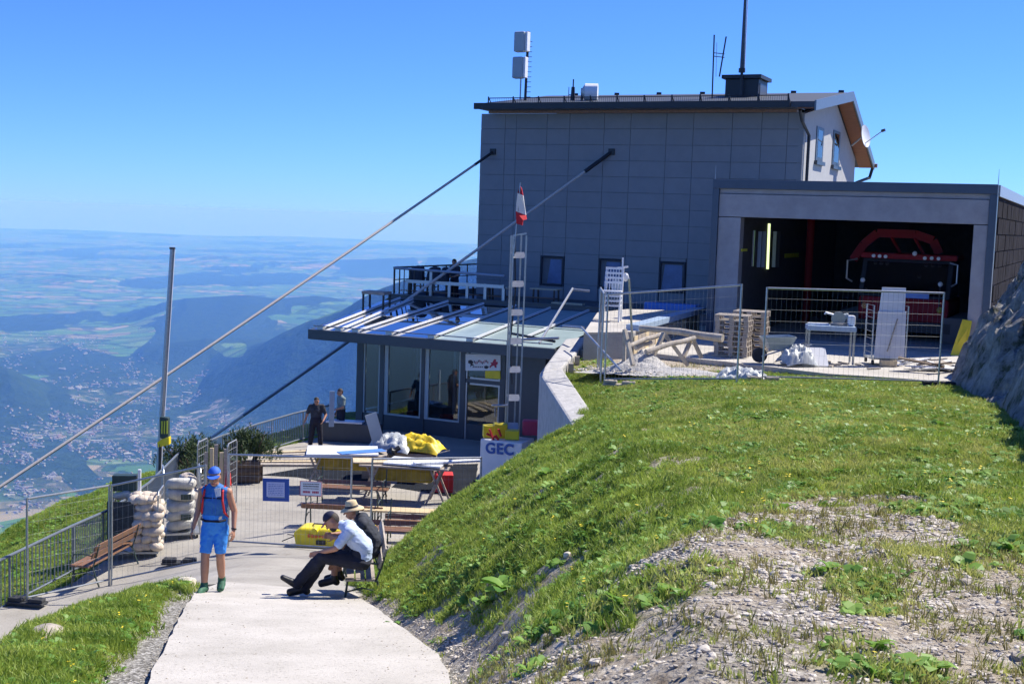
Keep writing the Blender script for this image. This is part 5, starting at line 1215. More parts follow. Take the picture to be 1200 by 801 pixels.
boxthing('plywood_board', 'brown board lying under the white board on the right table', 'board', p2+Vector((-.7, .1, .99)), .15, (1.4, .6, .03), M['woodn'])
o = boxthing('grey_slab', 'upright grey slab leaning behind the two work tables', 'board', at_ground(444, 35.0, 560)+Z*.95, .3, (.33, .05, .95), M['boxgrey'], tilt=-.1); o.rotation_euler = (-.1, -.28, .3)
q = MB(); c = tp+Vector((1.25, -.3, 1.08)); q.ball(c, .13, 9, 6, jit=.25); q.tube([c, c+Vector((.2, .1, .12))], .07, 6); tag(q.build('power_saw', M['black'], bevel=.01), 'small black power tool on the left trestle table edge', 'power tool')
def tarp(name, label, c, size, m, seed, rz):
    n = 22; X, Y = np.meshgrid(np.linspace(-1, 1, n), np.linspace(-1, 1, n)); r2 = np.clip(1-X**2*.9, 0, 1)*np.clip(1-Y**2*.95, 0, 1)
    z = (r2**.6)*(.75+.6*fbm(X*2.2+seed, Y*2.2, 4))*size[2]; z += (.10*(fbm(X*6+seed, Y*6, 3)-.5)+.16*(.5-np.abs(fbm(X*5+seed+9, Y*3, 3)-.5)*4))*sstep(.02, .4, r2)
    ca, sa = math.cos(rz), math.sin(rz); vs = []
    for a, b, zz_ in zip(X.ravel()*size[0], Y.ravel()*size[1], z.ravel()): vs.append((c.x+a*ca-b*sa, c.y+a*sa+b*ca, c.z+zz_))
    q = MB(); q.v = vs; q.f = [(i*n+j, i*n+j+1, (i+1)*n+j+1, (i+1)*n+j) for i in range(n-1) for j in range(n-1)]
    return tag(q.build(name, m, smooth=True), label, 'tarpaulin')
b0 = at_ground(468, 35.3, 560); boxthing('material_stack', 'stack of boards under the crumpled tarpaulins before the pavilion', 'boards', b0, -.1, (2.0, .8, .80), M['wood'])
tarp('silver_tarpaulin', 'crumpled silver grey tarpaulin piled left of the yellow one', b0+Vector((-.25, -.1, .80)), (.62, .45, .45), M['silver'], 2, -.2)
tarp('yellow_tarpaulin', 'crumpled yellow tarpaulin heaped in front of the pavilion windows', b0+Vector((.45, .0, .80)), (.80, .45, .42), M['yelfab'], 7, -.3)
c = at_ground(520, 33.6, 560); boxthing('red_crate', 'dark red crate standing in the shade right of the work tables', 'crate', c, .1, (.5, .5, .5), M['redfab'], .02)
def shade_sheet(pts, lab):  # flat dark sheets: cast shade on the terrace put into colour
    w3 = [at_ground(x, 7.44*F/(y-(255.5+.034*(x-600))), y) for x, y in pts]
    o = sheet('painted_shade', w3, .4, lambda X, Y: zl(X, Y), M['shade_sheet'], lift=.042, skirt=.008, jag=.02); del o['kind']
    tag(o, lab, 'shade_sheet')
shade_sheet([(306, 559), (350, 551), (398, 547), (440, 549), (448, 556), (455, 574), (418, 571), (379, 568), (349, 562)], 'dark sheet standing in for shade on the terrace under the left trestle table')
shade_sheet([(459, 575), (468, 566), (500, 571), (512, 563), (478, 556), (460, 546), (560, 545), (556, 572), (540, 590), (500, 582)], 'dark sheet standing in for shade on the terrace under the right trestle table')
shade_sheet([(300, 545), (345, 535), (395, 527), (420, 532), (380, 541), (330, 547)], 'dark strip standing in for shade on the terrace in front of the two workers')
# white barrier with lettering and the tools on it
g0 = P(563, 514, 30.0); g1 = P(612, 516, 29.6); gd = (g1-g0); gz0 = float(zl(g0.x, g0.y))
t = thing('site_box', 'white site box with blue letters GEC partly hidden by the grass bank', 'box', Vector((g0.x, g0.y, gz0)))
nrm = gd.cross(Z).normalized(); nrm = -nrm if nrm.y > 0 else nrm
q = MB(); top = [g0, g1, g1-nrm*.8, g0-nrm*.8]; q.prism([Vector((p.x, p.y, gz0+.3)) for p in top], Z*(g0.z-gz0-.3)); q.build('box_body', M['board'], t, bevel=.02)
for i in range(4): p = top[i]; q = MB(); q.tube([Vector((p.x, p.y, gz0)), Vector((p.x, p.y, gz0+.3))], .04, 6); q.build('foot', M['black'], t)
tc_ = bpy.data.curves.new('lettering', 'FONT'); tc_.body = 'GEC'; tc_.size = .36; tc_.extrude = .004; tc_.offset = .012; tc_.space_character = 1.1
to = bpy.data.objects.new('lettering', tc_); C.objects.link(to); bpy.context.view_layer.update()
me = bpy.data.meshes.new_from_object(to.evaluated_get(bpy.context.evaluated_depsgraph_get())); bpy.data.objects.remove(to)
xa = gd.normalized(); o = bpy.data.objects.new('lettering', me); C.objects.link(o); o.parent = t; me.materials.clear(); me.materials.append(M['bluetxt'])
wp = P(569, 530, 29.95)+nrm*.012; za = Z; mw = Matrix(((xa.x, za.x, nrm.x, wp.x), (xa.y, za.y, nrm.y, wp.y), (xa.z, za.z, nrm.z, wp.z), (0, 0, 0, 1)))
o.matrix_local = Matrix.Translation(Vector((g0.x, g0.y, gz0))).inverted() @ mw
tpz = g0.z
boxthing('yellow_toolbox', 'yellow tool box at the left end on top of the white site box', 'tool box', P(573, 512, 30.3), .1, (.3, .3, .3), M['yel'], .02)
boxthing('yellow_toolbox', 'yellow tool box on the white site box beside the ladder tower', 'tool box', P(586, 513, 30.3), .1, (.32, .3, .36), M['yel'], .02)
boxthing('yellow_toolbox', 'yellow tool box at the right on the site box behind the ladder tower', 'tool box', P(600, 514, 30.1), 0, (.34, .3, .22), M['yel'], .02)
q = MB(); c = P(578, 508, 29.9)
for k in range(5): q.tube([c+Vector((-.16+.07*k, 0, .12*math.sin(k*2))), c+Vector((-.05+.06*k, .02, -.1+.05*math.cos(k*3)))], .03, 5)
tag(q.build('red_clamp', M['redfab']), 'tangle of red clamps in front of the yellow tool boxes', 'tool')
boxthing('dark_red_bag', 'dark red bag with a pale rim beside the concrete wall', 'bag', P(622, 509, 30.2), 0, (.42, .3, .36), M['redtxt'], .04)

# ------------------------------------------------------------------ ladder tower with flag
lt = thing('ladder_tower', 'slim aluminium ladder tower standing before the pavilion and rising over its roof', 'ladder tower', Vector((*P(600, 500, 30.5)[:2], float(zl(0, 30.5)))))
Yd = 30.5; bL, tL = P(594, 505, Yd), P(601.5, 276, Yd); bR, tR = P(608.5, 500, Yd), P(617, 276, Yd); zb_ = float(zl(0, 30.5))
def ext(b_, t_): k = (b_.z-zb_)/(t_.z-b_.z); return b_-(t_-b_)*k
bL, bR = ext(bL, tL), ext(bR, tR)
of = Vector((-.12, .45, 0))
for (a_, b_, r_) in ((bL, tL, .035), (bR, tR, .035), (bL+of*.4, tL+of*.4, .03), (bR+of, tR+of, .025)):
    q = MB(); q.beam(a_, b_, .05 if r_ > .03 else .035, .04); q.build('upright', M['alu'] if r_ > .027 else M['galv'], lt)
for k in range(20):
    if k % 2: continue
    t_ = (k+.5)/20; a_, b_ = bL.lerp(tL, t_), bR.lerp(tR, t_)
    if False: q = MB(); q.prism([a_, b_, b_+of*.6+Z*.05, a_+of*.6+Z*.05], Z*.03); q.build('step_plate', M['alu'], lt)
    else: q = MB(); q.prism([a_+Z*-.02, b_+Z*-.02, b_+Z*.12+of*.3, a_+Z*.12+of*.3], Vector((0, .02, 0))); q.build('cover_plate', M['alu'], lt)
q = MB(); q.beam(tL, tR+Z*.05, .06, .04); q.build('head_rail', M['alu'], lt)
q = MB(); q.tube([P(600, 450, 30.6), P(598, 399, 30.7), P(604, 340, 30.7), P(603, 280, 30.6)], .022, 6); q.build('hanging_cable', M['black'], lt)
q = MB(); q.tube([P(576, 475, 30.4), P(595, 475, 30.4)], .03, 6); q.build('stay_tube', M['galv'], lt)
fl = thing('flag', 'small red white red flag hanging from a pole on top of the ladder tower', 'flag', P(603, 277, 30.5))
q = MB(); q.tube([P(602, 300, 30.45), P(610, 214, 30.45)], .018, 6); q.build('flagpole', M['galv'], fl)
stripe = [[(609.5, 217), (611.5, 222), (613, 230), (607.5, 233), (606.5, 226)], [(606.5, 226), (612.9, 229), (615.2, 245), (616.2, 252), (604.5, 247.5), (605, 238)], [(604.5, 247.5), (616.2, 252), (617, 257), (613, 258), (612, 264), (605, 262)]]
for i, (pts, m_) in enumerate(zip(stripe, ('flagr', 'flagw', 'flagr'))):
    cpt = [P(x, y, 30.45-.06*math.sin((x-604)*.9)) for x, y in pts]; q = MB(); q.prism(cpt, Vector((.01, .04, 0))); q.build('red_stripe' if i != 1 else 'white_stripe', M[m_], fl)
# tubes and clamps lying across the roof edge
for (xa, ya, Ya, xb, yb, Yb, m_, lb) in ((596, 390, 33, 650, 400, 31.5, 'black', 'dark scaffold tube lying across the roof edge right of the ladder tower'), (608, 398, 32, 655, 396, 31.5, 'galv', 'galvanised tube crossing the dark one at the retaining wall'), (632, 402, 33, 671, 338, 36, 'galv', 'long grey tube propped diagonally over the frosted roof panes'), (660, 382, 33, 684, 384, 32, 'galv', 'short tube lying on the retaining wall top'), (670, 339, 38, 691, 341, 38, 'galv', 'short horizontal tube hanging at the top of the propped tube')):
    q = MB(); q.tube([P(xa, ya, Ya), P(xb, yb, Yb)], .035, 7); tag(q.build('scaffold_tube', M[m_]), lb, 'tube')

# ------------------------------------------------------------------ stacked garden chairs on the annex
a0 = on_z(716, 376, -2.76); t = thing('chair_stack', 'stack of white garden chairs with slatted backs on the flat annex roof', 'chairs', a0, -.2)
s_ = 1.0
for k in range(4):
    z0 = k*.13; y0 = k*.05
    q = MB(); q.box(-.26, .26, -.24+y0, .2+y0, .42+z0, .46+z0); q.build('seat', M['board'], t, local=True)
    for x in (-.24, .24):
        q = MB(); q.beam((x, -.24+y0, z0*.0), (x, -.2+y0, .44+z0), .035, .035); q.build('leg', M['board'], t, local=True)
        q = MB(); q.beam((x, .28+y0, z0*.0), (x, .2+y0, .46+z0), .035, .035); q.build('leg', M['board'], t, local=True)
        q = MB(); q.beam((x, .2+y0, .46+z0), (x, .3+y0, 1.05+z0), .035, .035); q.build('back_post', M['board'], t, local=True)
    for j in range(6):
        x = -.2+j*.08; q = MB(); q.beam((x, .2+y0, .5+z0), (x, .3+y0, 1.03+z0), .022, .015); q.build('back_slat', M['board'], t, local=True)
    q = MB(); q.box(-.26, .26, .28+y0, .32+y0, 1.03+z0, 1.09+z0); q.build('back_rail', M['board'], t, local=True)
c = on_z(720, 372, -2.76); c.z += .95; q = MB(); q.tube([c-Vector((0, .35, 0)), c-Vector((0, .40, 0))], .17, 18); tag(q.build('blue_disc', M['steelblue']), 'round blue grey disc hanging in front of the stacked white chairs', 'disc')
q = MB(); c = on_z(727, 374, -2.76); q.tube([c, c+Z*1.75], .03, 6); q.tube([c+Z*1.45+Vector((-.16, 0, 0)), c+Z*1.5+Vector((.16, 0, 0))], .03, 6); q.ball(c+Z*1.2+Vector((.1, 0, 0)), .09, 8, 6, (1, 1, 1.4)); tag(q.build('white_post', M['board']), 'white post with a small crossbar and lamp beside the stacked chairs', 'post')

# ------------------------------------------------------------------ log barrier, gravel heap
def log(xa, ya, Ya, xb, yb, Yb, r_, lab, r2=None):
    a_, b_ = P(xa, ya, Ya), P(xb, yb, Yb); m_ = a_.lerp(b_, .5)+Z*.03
    q = MB(); q.tube([a_, a_.lerp(b_, .25)+Z*.01, m_, a_.lerp(b_, .75), b_], r_, 9, r2=r2); return tag(q.build('log', M['pallet'], smooth=False), lab, 'log', 'logs and trestles of the barrier')
log(750, 384, 30.5, 847, 396, 29.4, .07, 'long thick log lying level behind the fence toward the pallets', .10)
log(736, 406, 28.6, 777, 391, 29.6, .055, 'upper slanting rail log at the left trestle')
log(745, 408, 28.9, 763, 401, 29.3, .05, 'short second rail log under the upper one')
log(757, 412, 28.4, 814, 396, 29.4, .06, 'lower slanting rail log ending at the right trestle')
def atrestle(x0, x1, xt, yt, yb, Y, lab):
    q = MB(); top = P(xt, yt, Y)
    q.beam(P(x0, yb, Y-.35), top, .08, .08); q.beam(P(x1, yb+1, Y+.1), top+Vector((0, .02, 0)), .08, .08); tag(q.build('trestle', M['pallet']), lab, 'trestle', 'logs and trestles of the barrier')
atrestle(761, 806, 778, 390, 427, 29.0, 'crossed timber trestle carrying the slanting logs in the middle')
atrestle(801, 822, 811, 395, 418, 29.5, 'small crossed trestle under the right log end')
atrestle(742, 731, 732, 386, 428, 28.4, 'steep timber trestle at the left behind the fence corner')
gp = thing('gravel_heap', 'low heap of pale gravel behind the lawn fence', 'gravel heap', at_ground(790, 28, 430)); 
def heap(name, cx, cy, rx, ry, h, m_, par, rz=0):
    n = 40; X, Y = np.meshgrid(np.linspace(-1, 1, n), np.linspace(-1, 1, n)); r = np.sqrt(X**2+Y**2); z = np.clip(1-r, 0, 1)**.8*h*(.7+.6*fbm(X*3+cx, Y*3, 4))+.04*(fbm(X*12, Y*12, 3)-.5)-.03
    ca, sa = math.cos(rz), math.sin(rz); wx = cx+X*rx*ca-Y*ry*sa; wy = cy+X*rx*sa+Y*ry*ca; wz = plateau(wx, wy)+z
    q = MB(); q.v = np.stack([wx, wy, wz], -1).reshape(-1, 3).tolist(); q.f = [(i*n+j, i*n+j+1, (i+1)*n+j+1, (i+1)*n+j) for i in range(n-1) for j in range(n-1)]; return q.build(name, m_, par)
M['gravel'] = mat('pale_gravel', (.30, .29, .27), .95, scale=28, col2=(.62, .60, .57), bump=1, bscale=30)
hp = at_ground(800, 28.0, 430); o = heap('heap', hp.x, hp.y, 2.3, .75, .18, M['gravel'], gp, -.4); h2 = at_ground(752, 28.6, 425); heap('heap_top', h2.x, h2.y, .9, .7, .5, M['gravel'], gp)
rr = random.Random(2); pts = []
for k in range(900):
    a = rr.uniform(-1, 1); b = rr.uniform(-1, 1); x = hp.x+a*2.4*math.cos(.4)+b*.7*math.sin(.4); y = hp.y-a*2.4*math.sin(.4)+b*.7; pts.append((x, y, float(plateau(x, y))+.10*(1-abs(a))*(1-abs(b))+.02, rr.uniform(.012, .035)))
o = stone_mesh('heap_stones', pts, M['stone']); o['kind'] = 'stuff'; o.parent = gp; o.location = -Vector(gp.location)
for (x, y, lb) in ((870, 436, 'crumpled grey plastic sheet at the right end of the gravel heap'),):
    c = at_ground(x, 26.9, y); tarp('plastic_sheet', lb, c, (.55, .3, .22), M['silver'], 4, -.2)

# ------------------------------------------------------------------ pallets, wheelbarrow, saw bench, debris at the garage
def pallet(p, rz, label, first=[None]):
    if first[0] is None:
        t = thing('pallet', label, 'pallet', p, rz, 'grey wooden pallets stacked at the garage')
        for k in range(5): q = MB(); y = -.4+k*.2; q.box(-.42, .42, (y-.055)*.8, (y+.055)*.8, .122, .144); q.build('deck_board', M['pallet'], t, local=True)
        for y in (-.4, 0, .4):
            q = MB(); q.box(-.42, .42, (y-.05)*.8, (y+.05)*.8, 0, .02); q.build('bottom_board', M['pallet'], t, local=True)
            for x in (-.36, 0, .36): q = MB(); q.box(x-.06, x+.06, (y-.05)*.8, (y+.05)*.8, .022, .12); q.build('block', M['wood'], t, local=True)
        first[0] = t
        return t
    c = copy_tree(first[0], p, rz, label); c['group'] = 'grey wooden pallets stacked at the garage'; return c
s1 = at_ground(858, 31.9, 418); s2 = at_ground(878, 32.8, 418); s1.z = s2.z = -3.28
ordw = ['bottom', 'second', 'third', 'fourth', 'fifth', 'sixth', 'seventh', 'top']
for k in range(8):
    pallet(Vector((s1.x+random.uniform(-.02, .02), s1.y, s1.z+.146*k*.88)), -TH+.1+random.uniform(-.04, .04), '%s pallet%s of the left stack beside the garage' % (ordw[k], ' from the ground' if 0 < k < 7 else ''))
    pallet(Vector((s2.x+random.uniform(-.02, .02), s2.y, s2.z+.146*k*.93)), -TH+.1+random.uniform(-.04, .04), '%s pallet%s of the right stack beside the garage' % (ordw[k], ' from the ground' if 0 < k < 7 else ''))
# wheelbarrow
p = at_ground(911, 30.5, 420); p.z = -3.28; t = thing('wheelbarrow', 'pale grey wheelbarrow standing before the left side of the open garage', 'wheelbarrow', p, .1)
q = MB(); bt = [(-.22, -.18, .34), (.22, -.18, .34), (.22, .18, .34), (-.22, .18, .34)]; tpp = [(-.4, -.3, .62), (.36, -.3, .66), (.36, .3, .66), (-.4, .3, .62)]
q.add(bt+tpp, [(3, 2, 1, 0), (0, 1, 5, 4), (1, 2, 6, 5), (2, 3, 7, 6), (3, 0, 4, 7)]); q.add([tuple(np.array(v_)*[.93, .93, 1]+[0, 0, .02]) for v_ in bt+tpp], [(0, 1, 2, 3), (4, 5, 1, 0), (5, 6, 2, 1), (6, 7, 3, 2), (7, 4, 0, 3)]); q.add([v_ for v_ in tpp]+[tuple(np.array(v_)*[.93, .93, 1]+[0, 0, .0]) for v_ in tpp], [(0, 1, 5, 4), (1, 2, 6, 5), (2, 3, 7, 6), (3, 0, 4, 7)]); q.build('tray', M['boxgrey'], t, local=True)
q = MB(); q.tube([(-.45, -.16, .17), (0, -.2, .32), (.75, -.26, .5)], .018, 6); q.tube([(-.45, .16, .17), (0, .2, .32), (.75, .26, .5)], .018, 6); q.build('handle', M['galv'], t, local=True)
q = MB(); q.tube([(-.45, -.05, .18), (-.45, .05, .18)], .18, 16); q.build('wheel', M['rubber'], t, local=True)
for y in (-.2, .2): q = MB(); q.tube([(.15, y, .34), (.22, y, 0)], .018, 6); q.build('leg', M['galv'], t, local=True)
# saw bench
p = at_ground(971, 31.0, 424); p.z = -3.28; t = thing('work_bench', 'pale blue steel work bench on thin legs in front of the garage', 'bench', p, -.12)
q = MB(); q.box(-.58, .58, -.32, .32, .80, .92); q.build('bench_top', M['steelblue'], t, local=True, bevel=.01)
for x, y in ((-.54, -.28), (.54, -.28), (-.54, .28), (.54, .28)): q = MB(); q.beam((x, y, 0), (x, y, .8), .045, .045); q.build('leg', M['galv'], t, local=True)
c = Vector((p.x, p.y, p.z+.925)); t = thing('mitre_saw', 'white and grey mitre saw sitting on the right half of the blue work bench', 'saw', c+Vector((.2, 0, 0)), -.12)
q = MB(); q.tube([(0, 0, 0), (0, 0, .06)], .2, 18); q.build('turntable', M['wood'], t, local=True)
q = MB(); q.tube([(-.02, -.03, .17), (-.02, .04, .17)], .17, 18); q.build('blade_guard', M['alu'], t, local=True)
q = MB(); q.tube([(0, .05, .2), (.22, .08, .24)], .075, 10); q.build('motor', M['boxgrey'], t, local=True, bevel=.01)
q = MB(); q.tube([(-.14, -.02, .26), (-.34, -.04, .31), (-.36, -.04, .26)], .025, 7); q.build('handle', M['board'], t, local=True)
q = MB(); q.box(.2, .38, -.1, .12, .0, .26); q.build('dust_bag', M['board'], t, local=True, bevel=.04)
boxthing('loose_plank', 'thin pale board lying on the left half of the work bench', 'plank', c+Vector((-.3, .05, 0)), -.1, (.5, .2, .04), M['board'])
# board trolley
p = at_ground(1036, 31.2, 428); p.z = -3.28; t = thing('cage_trolley', 'galvanised cage trolley holding tall white boards before the garage', 'trolley', p, .02)
for x in (-.42, .42):
    q = MB(); q.tube([(x, -.3, .15), (x, -.3, 1.45), (x, .3, 1.45), (x, .3, .15)], .02, 6)
    for k in range(7): q.tube([(x, -.3, .3+k*.17), (x, .3, .3+k*.17)], .008, 4)
    q.build('cage_side', M['galv'], t, local=True)
q = MB(); q.box(-.42, .42, -.33, .33, .13, .17); q.build('base', M['galv'], t, local=True)
for x, y in ((-.38, -.28), (.38, -.28), (-.38, .28), (.38, .28)): q = MB(); q.tube([(x-.02, y, .06), (x+.02, y, .06)], .06, 10); q.build('wheel', M['rubber'], t, local=True)
q = MB(); q.prism([(-.37, -.36, .18), (.33, -.36, .18), (.36, -.2, 1.9), (-.22, -.2, 1.9)], (0, .03, 0)); o = q.build('tall_board', M['board'], None, bevel=.004); o.location = p; tag(o, 'tall pale board leaning upright on the cage trolley', 'board')
q = MB(); q.prism([(-.38, -.41, .17), (.36, -.41, .17), (.38, -.28, 1.32), (-.30, -.28, 1.32)], (0, .03, 0)); o = q.build('white_board', M['paper'], None, bevel=.004); o.location = p; tag(o, 'shorter white board leaning in front on the cage trolley', 'board')
q = MB(); q.beam((-.08, -.46, .35), (.16, -.33, 1.15), .03, .02); o = q.build('dark_lath', M['wood']); o.location = p; tag(o, 'thin dark lath leaning diagonally on the white board', 'lath')
boxthing('wood_block', 'small stack of wood blocks under the board trolley', 'wood', p+Vector((-.05, -.5, 0)), 0, (.4, .14, .14), M['woodn'])
o = boxthing('grey_plank', 'grey plank leaning steeply right of the board trolley', 'plank', p+Vector((.52, .1, 0)), .1, (.14, .05, 1.0), M['steelblue'], tilt=0); o.rotation_euler = (0, -.45, 0)
# slabs, bag and debris in the sun
c = at_ground(951, 30.1, 430); c.z = -3.29
o = boxthing('white_slab', 'white slab leaning on the heap of plastic sheets before the garage', 'slab', c+Vector((.1, 0, 0)), .05, (.62, .06, .55), M['paper'], tilt=-.75)
tarp('plastic_sheets', 'heap of crumpled pale plastic sheets beside the white slab', c+Vector((-.35, .1, 0)), (.42, .35, .42), M['silver'], 9, .3)
rr = random.Random(12); k = 0
for i in range(26):
    x = rr.uniform(965, 1050); Yd = rr.uniform(29.9, 31.2); c = at_ground(x, Yd, 428); c.z = -3.29
    if i < 10: boxthing('wood_offcut', 'small pale wood offcut lying on the concrete before the garage', 'offcut', c, rr.uniform(0, 3), (rr.uniform(.15, .45), rr.uniform(.05, .1), rr.uniform(.02, .05)), M['pallet'], group='wood offcuts on the forecourt')
for i in range(16):
    x = rr.uniform(1066, 1118); Yd = rr.uniform(29.6, 31.0); c = at_ground(x, Yd, 430); c.z = -3.28+rr.uniform(0, .26)
    o = boxthing('broken_board', 'broken grey board in the debris pile right of the garage fence', 'board', c, rr.uniform(-.8, .9), (rr.uniform(.5, 1.1), rr.uniform(.1, .22), .03), M[rr.choice(['pallet', 'wood', 'paper', 'bark', 'paper'])], group='broken boards in the debris pile'); o.rotation_euler = (rr.uniform(-.2, .2), rr.uniform(-.25, .25), o.rotation_euler[2])
a_ = on_v(1117, 420, 36.3); b_ = on_v(1133, 375, 36.6); q = MB(); c0, c1 = on_v(1113, 418, 35.9), on_v(1131, 420, 36.2); d0, d1 = on_v(1128, 374, 36.7), on_v(1139, 376, 36.72); q.prism([c0, c1, d1, d0], V*.05); tag(q.build('yellow_board', M['yel']), 'tall yellow board leaning against the right garage pier', 'board')
q = MB(); c = on_v(1146, 400, 35.9)
for k in range(4): a_ = c+U*(.1*k-.1)+Z*(-.1+.02*k); q.tube([a_, a_+Z*.35+U*.12], .04, 6)
tag(q.build('red_shovels', M['redfab']), 'bundle of red handles standing at the foot of the right garage pier', 'tools')

# ------------------------------------------------------------------ sack trolleys on the left
def trolley(px, y, Yd, rz, label, h=1.6, w_=.8, d_=.7):
    p = at_ground(px, Yd, y); p.z = gz(p.x, p.y)+.03; t = thing('roll_trolley', label, 'trolley', p, rz, 'wheeled cage trolleys on the terrace')
    for x in (-w_/2, w_/2):
        q = MB(); q.tube([(x, -d_/2, .15), (x, -d_/2, h-.06), (x, -d_/2+.06, h), (x, d_/2-.06, h), (x, d_/2, h-.06), (x, d_/2, .15)], .017, 6)
        for k in range(1, 9): q.tube([(x, -d_/2, .15+k*(h-.15)/9), (x, d_/2, .15+k*(h-.15)/9)], .005, 4)
        for k in range(1, 5): q.tube([(x, -d_/2+k*d_/5, .15), (x, -d_/2+k*d_/5, h)], .005, 4)
        q.build('cage_side', M['galv'], t, local=True)
    q = MB(); q.box(-w_/2, w_/2, -d_/2, d_/2, .13, .17); q.build('base', M['galv'], t, local=True)
    for x, y_ in ((-w_/2+.06, -d_/2+.06), (w_/2-.06, -d_/2+.06), (-w_/2+.06, d_/2-.06), (w_/2-.06, d_/2-.06)): q = MB(); q.tube([(x-.02, y_, .06), (x+.02, y_, .06)], .06, 10); q.build('wheel', M['rubber'], t, local=True)
    return p, t
def sack(c, r_, sc, m_, label, grp, rz=0, sq_=1.0):
    q = MB(); q.ball((0, 0, 0), r_, 14, 10, sc, jit=.05, sq=sq_); q.v = [tuple(Vector(p_)*(1+.22*(float(fbm(np.array(p_[0]*9+len(C.objects)), np.array(p_[1]*9+p_[2]*7), 3))-.5))) for p_ in q.v]; o = q.build('sack', m_, None, smooth=True); o.location = c; o.rotation_euler = (random.uniform(-.3, .3), random.uniform(-.3, .3), rz); return tag(o, label, 'sack', grp)
c1_, t1_ = trolley(160, 650, 26.4, .12, 'cage trolley full of small white sacks with dark shade cloth on its left side', 1.45, 1.0, .75)
q = MB(); q.box(-.53, .0, -.40, -.38, .3, 1.25); q.build('shade_cloth', M['darkmesh'], t1_, local=True)
q = MB(); q.box(-.54, -.52, -.39, .38, .2, 1.25); q.build('shade_cloth', M['darkmesh'], t1_, local=True)
rows = ['lowest', 'second', 'third', 'fourth', 'fifth', 'sixth', 'top']; n = 0
R12 = Matrix.Rotation(.12, 3, 'Z')
for k in range(7):
    for j in range(3):
        for i in range(2):
            l_ = Vector((.08+.36*(j/2)+random.uniform(-.05, .05)-(.0 if k < 6 else .1), -.28+i*.3+random.uniform(-.04, .04), .28+k*.165)); sack(c1_+R12 @ l_, random.uniform(.115, .16), (1.2, 1.0, .72), M['sack'], 'small knotted white sack in the %s layer of the left cage trolley' % rows[k], 'small white sacks in the left trolley', random.uniform(0, 3))
for i in range(4): sack(c1_+Vector((-.35+.12*i, .0, 1.28+.03*(i % 2))), .13, (1.1, 1, .7), M['sack'], 'small grey white sack lying on the shade cloth pile', 'small white sacks in the left trolley')
bx = boxthing('dark_green_box', 'dark green box standing above the shade cloth of the left trolley', 'box', c1_+Vector((-.28, .1, 1.38)), .12, (.5, .25, .34), M['iron'], .01)
boxthing('white_batten', 'short white batten beside the dark green box', 'batten', c1_+Vector((.04, .05, 1.35)), .12, (.06, .08, .5), M['board'])
c2_, t2_ = trolley(212, 625, 27.9, .3, 'cage trolley with a stack of large printed white sacks behind the walking man', 1.6, .8, .7)
R3 = Matrix.Rotation(.3, 3, 'Z')
for k in range(5):
    z = .3+k*.23
    sack(c2_+R3 @ Vector((0, 0, z)), .33, (.98, .86, .40), M['sackp'], 'large printed white sack, %s in the stack on the middle trolley' % (['lowest', 'second from below', 'third from below', 'fourth from below', 'topmost'][k]), 'large white sacks in the middle trolley', .3, .62)
    if k in (1, 3): q = MB(); c = c2_+R3 @ Vector((.08, -.31, z-.02)); q.box(-.1, .12, -.012, .012, -.05, .07); o = q.build('sack_label', M['iron']); o.location = c; o.rotation_euler = (0, 0, .3); tag(o, 'dark green printed label on the %s large sack' % ('second' if k == 1 else 'fourth'), 'label')
c3_, t3_ = trolley(254, 600, 30.6, -.1, 'cage trolley with upright timber and red straps behind the walking man', 1.75, .75, .7)
for i in range(5):
    o = boxthing('timber', 'upright timber board in the rear cage trolley', 'timber', c3_+Vector((-.26+.12*i, -.05+.05*(i % 2), .17)), .1*i, (.09, .05, 1.3+.1*(i % 3)), M['woodn' if i % 2 else 'wood'], group='upright timbers in the rear trolley')
tarp('red_net', 'crumpled red net hanging in the rear cage trolley', c3_+Vector((.34, -.30, .62)), (.07, .10, .5), M['redfab'], 3, 0)
sack(c3_+Vector((-.55, -.3, .35)), .3, (1, .9, 1), M['sack'], 'bulging white sack between the middle and rear trolleys', None)
sack(c3_+Vector((-.65, -.2, .8)), .24, (1, .9, .7), M['sack'], 'smaller white sack on top of the bulging one between the trolleys', None)
